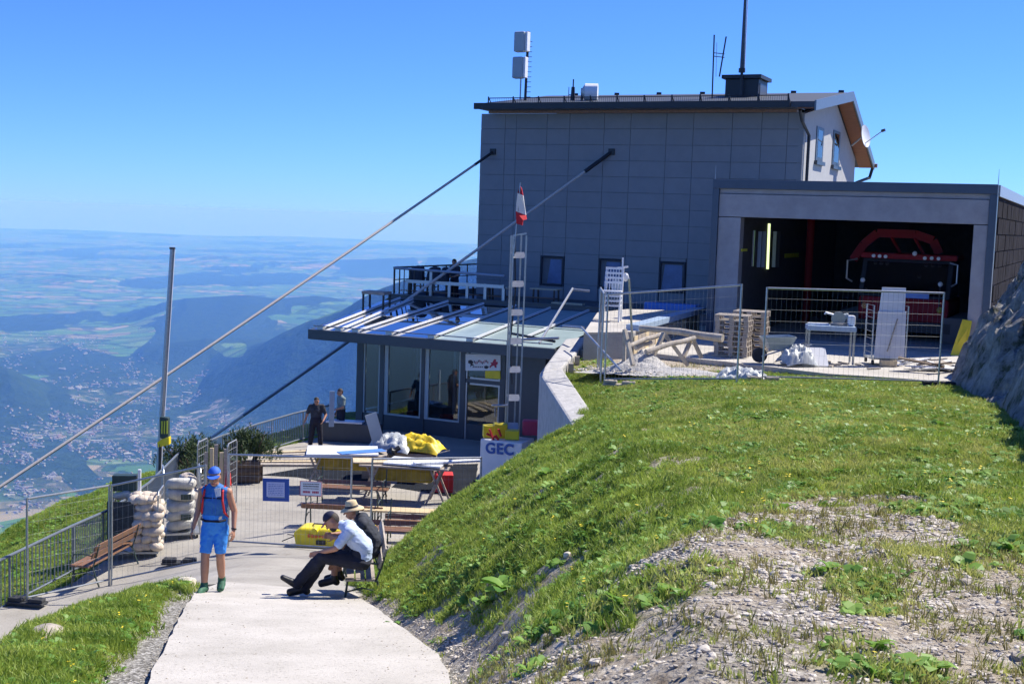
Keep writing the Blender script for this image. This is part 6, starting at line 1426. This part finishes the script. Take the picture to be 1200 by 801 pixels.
# planters with mountain pine at the far railing
def shrub(p, rx, ry, h, label, n=900, seed=1):
    t = thing('mountain_pine', label, 'shrub', p, 0, 'mountain pines at the terrace edge'); r = random.Random(seed)
    q = MB()
    for k in range(9): a = k*.7+r.random(); q.tube([(0, 0, -.1), (rx*.35*math.cos(a), ry*.35*math.sin(a), h*.4), (rx*.75*math.cos(a), ry*.75*math.sin(a), h*r.uniform(.6, .9))], .04, 5, r2=.012)
    q.build('stem', M['bark'], t, local=True)
    q = MB(); vs = q.v; fs = q.f
    for k in range(n):
        a = r.uniform(0, 2*PI); e = math.sqrt(r.random()); lump = .8+.25*math.sin(a*3+seed)+.15*math.sin(a*7); x = rx*e*lump*math.cos(a); y = ry*e*lump*math.sin(a); z = h*(.25+.75*math.sqrt(max(0, 1-e*e))*r.uniform(.45, 1.08)*(.85+.2*math.sin(a*5+seed)))
        L = r.uniform(.10, .2)
        ux, uy, uz = x*.5+r.uniform(-.3, .3), y*.5+r.uniform(-.3, .3), r.uniform(.4, 1.2); m_ = math.sqrt(ux*ux+uy*uy+uz*uz); ax_ = Vector((ux/m_, uy/m_, uz/m_))
        e1 = ax_.orthogonal().normalized(); e2 = ax_.cross(e1); b0 = Vector((x, y, z))
        for j in range(6):
            an_ = j*PI/3+r.random(); out = e1*math.cos(an_)+e2*math.sin(an_); i0 = len(vs); bb_ = b0+ax_*(L*j/8); tip = bb_+out*L*.42+ax_*L*.5; sd_ = ax_.cross(out)*.012
            vs += [tuple(bb_-sd_), tuple(bb_+sd_), tuple(tip)]; fs.append((i0, i0+1, i0+2))
    q.build('foliage', M['pine'], t, local=True)
def eye_pt(px, y, Y): return P(px, y, Y)
p = at_ground(290, 34.5, 555); shrub(p+Z*.25, .85, .8, 1.15, 'bushy mountain pine in the log planter right of the trolleys', 1100, 2)
p = at_ground(240, 33.2, 560); shrub(p+Z*.1+Vector((-.3, 0, 0)), .95, .9, 1.25, 'mountain pine against the railing behind the rear trolley', 1100, 5)
p = at_ground(258, 34.5, 545); shrub(p+Vector((-.9, 1.2, -.2)), .9, .9, 1.0, 'mountain pine outside the railing behind the trolleys', 800, 9)
for k in range(5):
    a_ = at_ground(262, 34.0-.0*k, 560)+Vector((0, -.1, .12+.0)); b_ = at_ground(306, 34.2, 560)+Vector((0, -.1, .12))
    o_ = Vector((0, (k % 2)*.32, (k//2)*.2)); q = MB(); q.tube([a_+o_, b_+o_], .12, 8); tag(q.build('planter_log', M['bark']), 'dark log of the planter below the mountain pine', 'log', 'logs of the pine planter')

# ------------------------------------------------------------------ steel cables and left pole
def cable(a_, b_, r_, label, dark=()):
    t = thing('stay_cable', label, 'cable', b_); d = (b_-a_)
    def sag(s_): return a_+d*s_-Z*(.25*4*s_*(1-s_)*0.3)
    q = MB(); q.tube([sag(k/24) for k in range(25)], r_, 7); q.build('rope', M['cable'], t)
    for s0, s1, rr_, m_ in dark: q = MB(); q.tube([sag(s0), sag((s0+s1)/2), sag(s1)], rr_, 8); q.build('end_sleeve' if s1 > .9 or s0 < .05 else 'turnbuckle', M[m_], t)
A1 = on_v(578, 178, VF); A2 = on_v(717, 178, VF)
cable(P(-60, 610, 37.0), A1, .05, 'long steel stay cable from the lower left to the upper left wall corner', [(.955, 1.0, .06, 'black')])
cable(P(240, 518, 45.5), A2, .055, 'long steel stay cable from the pines past the flag to the station wall', [(.93, 1.0, .075, 'black'), (.09, .36, .056, 'rail')])
for A_ in (A1, A2):
    q = MB(); q.box(-.12, .12, -.06, .0, -.12, .12); o = q.build('anchor_plate', M['black']); o.location = A_-V*.01; o.rotation_euler = (0, 0, -TH); tag(o, 'black anchor plate where the %s cable meets the panel wall' % ('left' if A_ is A1 else 'right'), 'anchor')
pb = P(186, 548, 31.6); pt = P(202, 292, 31.6); fz = float(zl(pb.x, pb.y))-.5; dirp = (pt-pb); k = (pb.z-fz)/dirp.z; pb = pb-dirp*k
t = thing('flagpole', 'tall bare grey pole leaning slightly at the terrace railing', 'pole', pb)
q = MB(); q.tube([pb, pt], .075, 12, r2=.06); q.build('shaft', M['galv'], t)
q = MB(); q.tube([pt, pt+Z*.05], .075, 12); q.build('cap', M['antr'], t)
q = MB(); q.tube([pb+Vector((.07, -.02, 0)), pt+Vector((.065, -.02, 0))], .012, 5); q.build('halyard', M['white'], t)
p0 = P(187, 572, 31.0); t = thing('bag_dispenser', 'dark green and yellow box on a thin post in front of the bare pole', 'box', p0-Z*.8)
q = MB(); q.tube([p0-Z*.9, P(187.5, 520, 31.0)], .035, 6); q.build('post', M['black'], t)
q = MB(); q.prism([P(187, 488, 31.0), P(197, 489.5, 31.0), P(197, 516, 31.0), P(187, 513, 31.0)][::-1], Vector((0, .18, 0))); q.build('box_body', M['iron'], t, bevel=.02)
q = MB(); q.prism([P(184, 518, 30.97), P(190, 514, 30.97), P(198, 512, 30.97), P(198, 521, 30.97), P(185, 524, 30.97)][::-1], Vector((0, .2, 0))); q.build('yellow_tray', M['yel'], t, bevel=.01)
for k in range(3): q = MB(); q.prism([P(189+k*3, 493, 30.98), P(190.6+k*3, 493.2, 30.98), P(190.3+k*3, 508, 30.98), P(188.8+k*3, 508, 30.98)][::-1], Vector((0, .012, 0))); q.build('stripe', M['yelrefl'], t)
# small black frame on the slope behind the pavilion
c = P(441, 362, 46.5); t = thing('black_frame', 'small black metal frame standing left behind the pavilion roof', 'frame', c-Z*.7, -.3)
for x in (-.4, .4):
    for y in (-.3, .3): q = MB(); q.beam((x, y, -.6), (x, y, 1.25), .06, .06); q.build('leg', M['black'], t, local=True)
q = MB(); q.box(-.45, .45, -.35, .35, 1.25, 1.36); q.build('top', M['wood'], t, local=True)
# boardwalk and low wall near the two workers
for k in range(6):
    c = at_ground(340, 36.6+k*.38, 530); boxthing('deck_plank', 'pale plank lying on the terrace by the railing near the workers', 'plank', c+Vector((0, 0, .02+.01*(k % 2))), .15+.05*k, (2.0, .22, .05), M['woodn' if k % 2 else 'pallet'], group='planks on the ground near the workers')
c = at_ground(408, 41.0, 515); boxthing('blue_counter', 'low dark blue counter beside the two workers at the pavilion corner', 'counter', c+Vector((.1, 0, 0)), -.1, (2.0, .5, .62), M['antr'], .02)
boxthing('counter_top', 'narrow white slab lying on the low counter', 'slab', c+Vector((-.1, 0, .63)), -.1, (1.2, .5, .05), M['board'])
o = boxthing('leaning_panel', 'narrow white edged panel standing between the two workers', 'panel', at_ground(388, 40.2, 515)+Z*.6, .4, (.16, .05, 1.15), M['steelblue']); 
# ------------------------------------------------------------------ people
def cap_ring(s, p0, p1, r0, r1, side=None, n=14, ends=(1, 1)):
    """tapered limb piece with rounded ends; r = (half width along side, half depth)"""
    p0, p1 = Vector(p0), Vector(p1); d = (p1-p0).normalized()
    if side is None: side = d.cross(Vector((0, 1, .01))) if abs(d.y) < .9 else d.cross(Vector((1, 0, 0)))
    a = (Vector(side)-d*Vector(side).dot(d)).normalized(); b = d.cross(a)
    if not isinstance(r0, tuple): r0 = (r0, r0)
    if not isinstance(r1, tuple): r1 = (r1, r1)
    st_ = []
    for k in (0, 1, 2, 3): t = PI/2*(1-k/4.0); st_.append((p0-d*(math.sin(t)*min(r0)*ends[0]), math.cos(t)*r0[0]+.0005, math.cos(t)*r0[1]+.0005))
    st_.append((p0, *r0)); st_.append((p0.lerp(p1, .5), (r0[0]+r1[0])/2, (r0[1]+r1[1])/2)); st_.append((p1, *r1))
    for k in (1, 2, 3, 4): t = PI/2*k/4.0; st_.append((p1+d*(math.sin(t)*min(r1)*ends[1]), math.cos(t)*r1[0]+.0005, math.cos(t)*r1[1]+.0005))
    vs = []; m = len(st_)
    for c, x, y in st_: vs += [c+a*(x*math.cos(2*PI*k/n))+b*(y*math.sin(2*PI*k/n)) for k in range(n)]
    fs = [(i*n+k, i*n+(k+1) % n, (i+1)*n+(k+1) % n, (i+1)*n+k) for i in range(m-1) for k in range(n)]
    fs += [tuple(range(n-1, -1, -1)), tuple((m-1)*n+k for k in range(n))]
    return s.add(vs, fs)
def remesh(mb, name, m, parent, vox, smooth=5, folds=0):
    o = mb.build(name, m, parent, local=True)
    r = o.modifiers.new('r', 'REMESH'); r.mode = 'VOXEL'; r.voxel_size = vox
    if smooth: s_ = o.modifiers.new('s', 'SMOOTH'); s_.iterations = smooth; s_.factor = .5
    dg = bpy.context.evaluated_depsgraph_get(); me = bpy.data.meshes.new_from_object(o.evaluated_get(dg))
    o.modifiers.clear(); old = o.data; o.data = me; bpy.data.meshes.remove(old)
    me.polygons.foreach_set('use_smooth', [True]*len(me.polygons))
    if folds:                                        # cloth folds
        n_ = len(me.vertices); co = np.empty(n_*3); me.vertices.foreach_get('co', co); co = co.reshape(-1, 3); no = np.empty(n_*3); me.vertices.foreach_get('normal', no); no = no.reshape(-1, 3)
        h = np.clip(fbm(co[:, 0]*14+co[:, 1]*9+co[:, 2]*6+3, co[:, 2]*16-co[:, 0]*8+7, 3)-.42, -.02, 1); me.vertices.foreach_set('co', (co+no*(h*folds)[:, None]).ravel()); me.update()
    return o
L2, R2 = 'l', 'r'
def person(p, rz, label, J, wear, vox=.011, skin='skin', face=True, hat=None, hair='hair_d', scale=1.0, hold=None):
    """J: joints in metres, facing -y, x to the person's left"""
    t = thing('person', label, 'person', p, rz)
    t.scale = (scale,)*3
    v = {k: Vector(q) for k, q in J.items()}
    side = (v['shl']-v['shr']).normalized(); hs_ = (v['hpl']-v['hpr']).normalized()
    def torso(mb, g=0.0, z0=0, z1=1, neck=True):
        pel, bel, che = v['pel'], v['pel'].lerp(v['che'], .5)+v.get('bend', Vector((0, 0, 0))), v['che']
        cap_ring(mb, pel, bel, (.155+g, .115+g), (.15+g, .11+g), hs_); cap_ring(mb, bel, che, (.15+g, .11+g), (.175+g, .12+g), side)
        cap_ring(mb, che, (v['shl']+v['shr'])/2+(v['nek']-che)*.1, (.17+g, .115+g), (.13+g, .085+g), side)
        cap_ring(mb, v['shl'], v['shr'], .062+g, .062+g, (v['nek']-che).normalized())
    def arm(mb, s_, g=0.0, to=1.0, fore=1.0):
        sh, el, wr = v['sh'+s_], v['el'+s_], v['wr'+s_]
        cap_ring(mb, sh, sh.lerp(el, to), .056+g, .056+(.042-.056)*to+g)
        if to >= 1 and fore > 0: cap_ring(mb, el, el.lerp(wr, fore), .043+g, .043+(.029-.043)*fore+g)
    def leg(mb, s_, g=0.0, to=1.0, low=1.0, fl=1.0):
        hp, kn, an = v['hp'+s_], v['kn'+s_], v['an'+s_]
        cap_ring(mb, hp, hp.lerp(kn, to), .092+g, .092+(.06-.092)*to+g*fl)
        if to >= 1 and low > 0: m_ = kn.lerp(an, min(low, .35)); cap_ring(mb, kn, m_, .058+g, .06+g*fl); cap_ring(mb, m_, kn.lerp(an, low), .06+g*fl, .06+(.040-.06)*low+g*fl)
    def foot(mb, s_, g=0.0):
        an, to_ = v['an'+s_], v['to'+s_]; cap_ring(mb, an+Vector((0, 0, 0)), an.lerp(to_, .5)-Vector((0, 0, .0)), (.040+g, .045+g), (.046+g, .036+g)); cap_ring(mb, an.lerp(to_, .4), to_, (.046+g, .036+g), (.042+g, .026+g))
        h_ = an-(to_-an).normalized()*.04; h_.z = min(h_.z, to_.z+.02); cap_ring(mb, an, h_, .04+g, .036+g)
    hd, nk = v['hed'], v['nek']; up_ = v.get('hup', Vector((0, 0, 1))).normalized(); fwd = v.get('fwd', Vector((0, -1, 0))); fwd = (fwd-up_*fwd.dot(up_)).normalized(); sd = fwd.cross(up_)
    HM = Matrix((sd, -fwd, up_)).transposed()
    def hp_(x, y, z): return hd+HM @ Vector((x, y, z))
    b = MB(); torso(b)
    for s_ in 'lr': arm(b, s_); leg(b, s_); foot(b, s_)
    cap_ring(b, nk-(hd-nk)*.2, hd-up_*.05, .058, .055)
    b.ball(hd+up_*.02, .098, 16, 12, (.80, .98, 1.1), fr=HM)                 # skull
    b.ball(hp_(0, -.03, -.055), .062, 12, 8, (.9, .95, 1.0), fr=HM)          # jaw
    cap_ring(b, hp_(0, -.090, .01), hp_(0, -.112, -.025), .010, .015)        # nose
    for x in (-1, 1): b.ball(hp_(x*.078, .005, -.005), .028, 8, 6, (.35, .7, 1.1), fr=HM)    # ears
    cap_ring(b, hp_(-.02, -.086, -.058), hp_(.02, -.086, -.058), .009, .009) # lips
    for s_ in 'lr':                                                         # hands: palm, four fingers, thumb
        wr = v['wr'+s_]; hdv = v.get('hd'+s_, (wr-v['el'+s_]).normalized()); hdv = hdv.normalized(); sp = v.get('sp'+s_, Vector((0, -1, 0))); sp = (sp-hdv*sp.dot(hdv)).normalized(); nm_ = hdv.cross(sp)
        if s_ == 'r': nm_ = -nm_
        cap_ring(b, wr, wr+hdv*.085, (.03, .018), (.040, .015), sp)
        for k, (of, ln) in enumerate(((.030, .070), (.010, .080), (-.011, .074), (-.031, .058))):
            a0 = wr+hdv*.09+sp*of; a1 = a0+hdv*ln*.5+nm_*.012; a2 = a1+hdv*ln*.38+nm_*.03; cap_ring(b, a0, a1, .0095, .009, n=8); cap_ring(b, a1, a2, .009, .0075, n=8)
        a0 = wr+hdv*.03+sp*.03; a1 = a0+hdv*.035+sp*.03+nm_*.01; a2 = a1+hdv*.035+sp*.004+nm_*.012; cap_ring(b, a0, a1, .012, .011, n=8); cap_ring(b, a1, a2, .011, .008, n=8)
    remesh(b, 'body', M[skin], t, vox, 2)
    def face_part(pts, m_, nm, r_): q = MB(); [q.ball(x, r_, 8, 6) for x in pts]; return q.build(nm, m_, t, local=True, smooth=True)
    if face:
        face_part([hp_(-.030, -.088, .012), hp_(.030, -.088, .012)], M['hair_d'], 'eyes', .011)
        q = MB(); cap_ring(q, hp_(-.045, -.090, .033), hp_(-.016, -.096, .036), .005, .005, n=6); cap_ring(q, hp_(.045, -.090, .033), hp_(.016, -.096, .036), .005, .005, n=6); q.build('eyebrows', M[hair], t, local=True)
        q = MB(); cap_ring(q, hp_(-.022, -.093, -.058), hp_(.022, -.093, -.058), .004, .004, n=6); q.build('mouth', M['redtxt'], t, local=True)
    q = MB(); q.ball(hp_(0, .015, .03), .104, 14, 10, (.84, .98, 1.06), fr=HM)
    me = [x for x in q.v]; q2 = MB(); keep = {}
    for i, x in enumerate(q.v):                      # hair covers crown and back, leaves the face free
        lx = HM.transposed() @ (Vector(x)-hd); 
        if lx.z > .055 or lx.y > .02 and lx.z > -.06: keep[i] = len(q2.v); q2.v.append(x)
    q2.f = [tuple(keep[i] for i in f) for f in q.f if all(i in keep for i in f)]; q2.build('hair', M[hair], t, local=True, smooth=True)
    for it in wear:
        kind, m_, nm = it[:3]; arg = it[3:] ; q = MB()
        if kind == 'vest': kl, kr = v['shl'], v['shr']; v['shl'] = kr.lerp(kl, .87); v['shr'] = kl.lerp(kr, .87); torso(q, .014); v['shl'], v['shr'] = kl, kr
        if kind == 'shirt':
            torso(q, .018); cap_ring(q, nk-(hd-nk)*.25, nk+(hd-nk)*.08, .070, .068)
            for s_ in 'lr': arm(q, s_, .018, arg[0], arg[1] if len(arg) > 1 else 0)
        if kind == 'shorts':
            cap_ring(q, v['pel']+(v['che']-v['pel']).normalized()*.10, v['pel']-Vector((0, 0, .02)), (.172, .135), (.172, .135), hs_)
            for s_ in 'lr': hp, kn = v['hp'+s_], v['kn'+s_]; cap_ring(q, hp+Vector((0, 0, -.02)), hp.lerp(kn, .86), .104, .076, ends=(1, .12))
        if kind == 'trousers':
            cap_ring(q, v['pel']+(v['che']-v['pel']).normalized()*.09, v['pel']-(v['che']-v['pel']).normalized()*.02, (.172, .135), (.172, .135), hs_)
            for s_ in 'lr': leg(q, s_, .016, 1, .98, 1.5)
        if kind == 'shoes':
            for s_ in 'lr': foot(q, s_, .012); cap_ring(q, v['an'+s_], v['an'+s_].lerp(v['kn'+s_], .12), .056, .052)
        if kind == 'socks':
            for s_ in 'lr': cap_ring(q, v['an'+s_], v['an'+s_].lerp(v['kn'+s_], .28), .050, .052)
        if kind == 'beard': q.ball(hp_(0, -.05, -.075), .06, 10, 8, (.95, .8, .9), fr=HM)
        remesh(q, nm, M[m_], t, vox, 3, folds=0 if kind in ('shoes', 'beard') else .032)
    if hat:
        kind, m_ = hat[:2]; q = MB()
        if kind == 'cap':
            q.ball(hp_(0, .01, .050), .104, 16, 10, (.86, 1.0, 1.0), fr=HM); kept = {}; q3 = MB()
            for i, x in enumerate(q.v):
                if (HM.transposed() @ (Vector(x)-hd)).z > .05: kept[i] = len(q3.v); q3.v.append(x)
            q3.f = [tuple(kept[i] for i in f) for f in q.f if all(i in kept for i in f)]; o = q3.build('cap', M[m_], t, local=True, smooth=True)
            q = MB(); n = 9; a_ = [hp_(.085*math.cos(PI*k/(n-1)), -.078-.088*math.sin(PI*k/(n-1)), .058-.022*math.sin(PI*k/(n-1))) for k in range(n)]; q.prism(a_, -up_*.008); q.build('cap_peak', M[hat[2]], t, local=True)
        else:
            rings = [(.0, .155), (.05, .155), (.075, .145), (.085, .10), (.098, .055), (.165, .035), (.17, .02)]; n = 20; vs = []
            for r_, z_ in rings: vs += [hp_(r_*math.cos(2*PI*k/n)*.93, .01+r_*math.sin(2*PI*k/n), z_+(.012*math.cos(4*PI*k/n) if r_ > .1 else 0)) for k in range(n)]
            q.add(vs, [(i*n+k, i*n+(k+1) % n, (i+1)*n+(k+1) % n, (i+1)*n+k) for i in range(len(rings)-1) for k in range(n)]); q.build('straw_hat', M[m_], t, local=True, smooth=True)
            q = MB(); vs = []
            for r_, z_ in ((.090, .085), (.101, .058)): vs += [hp_(r_*math.cos(2*PI*k/n)*.93, .01+r_*math.sin(2*PI*k/n), z_) for k in range(n)]
            q.add([x for x in vs], [(k, (k+1) % n, n+(k+1) % n, n+k) for k in range(n)]); q.build('hat_band', M['blktxt'], t, local=True)
    return t, hp_
# walking man in blue, coming uphill toward the camera
JW = dict(pel=(0, 0, .95), che=(0, -.01, 1.27), nek=(0, 0, 1.47), hed=(0, -.045, 1.60), shl=(.175, 0, 1.40), shr=(-.175, 0, 1.40), ell=(.255, .04, 1.13), elr=(-.245, .05, 1.13), wrl=(.275, -.06, .90), wrr=(-.285, -.06, .90),
          hpl=(.088, 0, .91), hpr=(-.088, 0, .91), knl=(.085, -.02, .50), knr=(-.105, -.09, .51), anl=(.07, .12, .13), anr=(-.11, -.10, .09), tol=(.085, .0, .045), tor=(-.135, -.26, .04), fwd=(.12, -1, -.2), hup=(0, -.14, 1), spl=(-.3, -1, 0), spr=(.3, -1, 0))
gp_ = G(251, 697, 8); gp_.z += .045
w_, hpw = person(gp_, math.radians(-3), 'person walking uphill in blue cap, sleeveless blue top, blue shorts and red pack straps', JW,
       [('vest', 'bshirt', 'sleeveless_top'), ('shorts', 'bshort', 'shorts'), ('shoes', 'shoe_g', 'shoes')], vox=.0095, hat=('cap', 'bcap', 'bcap'), hair='hair_g')
q = MB()
for s_ in (-1, 1):
    q.tube([(s_*.115, .12, 1.20), (s_*.125, .10, 1.38), (s_*.13, .0, 1.475), (s_*.125, -.085, 1.42), (s_*.135, -.125, 1.30), (s_*.155, -.10, 1.14), (s_*.17, .03, 1.05)], .015, 8)
q.build('pack_strap', M['redfab'], w_, local=True)
q = MB(); q.tube([(-.13, -.125, 1.335), (.13, -.125, 1.335)], .010, 6); q.tube([(-.17, -.07, 1.03), (-.10, -.135, 1.02), (.10, -.135, 1.02), (.17, -.07, 1.03)], .016, 6); q.build('waist_belt', M['navy'], w_, local=True)
q = MB(); q.box(-.10, .10, .13, .25, 1.02, 1.38); q.build('backpack', M['redfab'], w_, local=True, bevel=.05)
q = MB(); q.prism([(.02, -.11, 1.46), (.10, -.105, 1.475), (.11, -.13, 1.37), (.05, -.137, 1.355)], (0, -.008, 0)); q.build('white_cloth', M['paper'], w_, local=True)
q = MB(); q.prism([(.10, -.150, 1.09), (.14, -.140, 1.10), (.13, -.14, 1.05), (.095, -.152, 1.05)], (0, -.01, 0)); q.build('buckle', M['galv'], w_, local=True)
q = MB(); q.tube([(.0, -.128, 1.42), (.0, -.146, 1.28), (.0, -.146, 1.12)], .004, 4); q.tube([(.05, -.128, 1.42), (.052, -.146, 1.28), (.05, -.146, 1.12)], .004, 4); q.build('zip', M['bcap'], w_, local=True)
q = MB(); q.tube([(.278, -.055, .92), (.276, -.06, .90)], .036, 10); q.build('wrist_watch', M['black'], w_, local=True)
# near seated man: leaning forward, right arm hanging, legs stretched out
base = G(412, 704, 8); base.z += .045
JN = dict(pel=(0, .06, .54), che=(0, -.03, .83), bend=(0, .07, .02), nek=(0, -.20, 1.00), hed=(0, -.34, 1.05), shl=(.17, -.11, .955), shr=(-.17, -.11, .955), ell=(.21, -.28, .74), elr=(-.22, -.19, .70), wrl=(.12, -.48, .66), wrr=(-.235, -.30, .47),
          hpl=(.09, .04, .52), hpr=(-.09, .04, .52), knl=(.10, -.46, .60), knr=(-.09, -.44, .56), anl=(.04, -.80, .20), anr=(-.07, -.70, .10), tol=(.03, -.98, .29), tor=(-.09, -.90, .05), fwd=(0, -1, -1.1), hup=(0, -.9, 1), spl=(0, -.3, -1), spr=(.0, -1, 0))
JN = {k: Vector(x) for k, x in JN.items()}
n_, hpn = person(base+Vector((.06, 0, 0)), math.radians(-84), 'person on the bench bending forward in navy cap, pale blue shirt and dark trousers', JN,
       [('shirt', 'lshirt', 'shirt', .75), ('trousers', 'navy', 'trousers'), ('shoes', 'shoe_k', 'shoes'), ('beard', 'hair_d', 'beard')], vox=.010, hat=('cap', 'ncap', 'redtxt'))
# far seated man with the straw hat
JF = dict(pel=(0, .08, .53), che=(0, .0, .80), bend=(0, .05, 0), nek=(0, -.10, .96), hed=(0, -.20, 1.05), shl=(.17, -.05, .91), shr=(-.17, -.05, .91), ell=(.22, -.20, .70), elr=(-.22, -.20, .70), wrl=(.10, -.42, .70), wrr=(-.08, -.42, .70),
          hpl=(.09, .04, .51), hpr=(-.09, .04, .51), knl=(.12, -.40, .52), knr=(-.12, -.40, .52), anl=(.12, -.42, .10), anr=(-.10, -.36, .10), tol=(.13, -.60, .05), tor=(-.10, -.54, .05), fwd=(0, -1, -.4), hup=(0, -.2, 1), spl=(0, -.3, -1), spr=(0, -.3, -1))
JF = {k: Vector(x) for k, x in JF.items()}
f_, hpf = person(base+Vector((.10, .62, 0)), math.radians(-86), 'person seated behind in a straw hat, dark top and shorts with bare shins', JF,
       [('shirt', 'dkcloth', 'shirt', .7), ('shorts', 'dkcloth', 'shorts'), ('shoes', 'shoe_k', 'shoes')], vox=.011, hat=('straw', 'straw'), hair='hair_g')
q = MB(); c = Vector((-.02, -.62, .80)); q.tube([c+Vector((-.09, 0, 0)), c+Vector((.1, -.02, .0))], .055, 10, r2=.045); o = q.build('yellow_bottle', M['yel'], None, bevel=.01)
o.matrix_world = Matrix.Translation(base+Vector((.05, .5, 0))) @ Matrix.Rotation(math.radians(-86), 4, 'Z'); tag(o, 'small yellow bottle held out by the man in the straw hat', 'bottle')
# two men at the railing
JS = dict(pel=(0, 0, .94), che=(0, 0, 1.25), nek=(0, -.03, 1.44), hed=(0, -.08, 1.55), shl=(.18, 0, 1.38), shr=(-.18, 0, 1.38), ell=(.30, -.02, 1.12), elr=(-.29, .03, 1.12), wrl=(.22, -.20, .96), wrr=(-.36, -.02, .88),
          hpl=(.09, 0, .90), hpr=(-.09, 0, .90), knl=(.13, -.03, .49), knr=(-.14, 0, .49), anl=(.15, .03, .09), anr=(-.18, .03, .09), tol=(.17, -.12, .04), tor=(-.22, -.12, .04), fwd=(0, -1, -.6), hup=(0, -.3, 1))
JS = {k: Vector(x) for k, x in JS.items()}
p = at_ground(370, 39.3, 522); person(p, math.radians(8), 'person in dark work clothes standing by the railing left of the pavilion looking down', JS, [('shirt', 'dkcloth', 'shirt', .7), ('trousers', 'navy', 'trousers'), ('shoes', 'shoe_k', 'shoes')], vox=.014, face=True)
JT = dict(JS); JT['fwd'] = Vector((0, -1, -.2)); JT['ell'] = Vector((.24, -.04, 1.12)); JT['wrl'] = Vector((.16, -.24, 1.05)); JT['hed'] = Vector((0, -.05, 1.58))
p = at_ground(399, 41.2, 516); person(p, math.radians(-60), 'person in a pale grey green shirt standing sideways at the counter beside the pavilion', JT, [('shirt', 'tshirt_g', 'shirt', .7), ('trousers', 'navy', 'trousers'), ('shoes', 'shoe_k', 'shoes')], vox=.014)
JU = dict(JT); JU['elr'] = Vector((-.25, .0, 1.12)); JU['wrr'] = Vector((-.28, -.06, .88))
p = P(533, 318, 48.5); p.z = -3.35; person(p, math.radians(-40), 'person in dark clothes standing on the upper terrace behind the railing', JU, [('shirt', 'dkcloth', 'shirt', .75), ('trousers', 'navy', 'trousers'), ('shoes', 'shoe_k', 'shoes')], vox=.016, face=False)
# ------------------------------------------------------------------ haze in the air over the valley
hz = MB(); hz.box(-60000, 60000, -200, 61000, -1332, 14)
hm = bpy.data.materials.new('thin_blue_haze'); hm.use_nodes = True; hn = hm.node_tree.nodes; hn.clear()
ho = hn.new('ShaderNodeOutputMaterial'); hv = hn.new('ShaderNodeVolumePrincipled'); hm.node_tree.links.new(hv.outputs[0], ho.inputs['Volume'])
hv.inputs['Color'].default_value = (.12, .33, 1.0, 1); hv.inputs['Absorption Color'].default_value = (.78, .78, .78, 1); hv.inputs['Density'].default_value = 6.5e-5; hv.inputs['Anisotropy'].default_value = 0.0
tag(hz.build('haze', hm), kind='stuff')
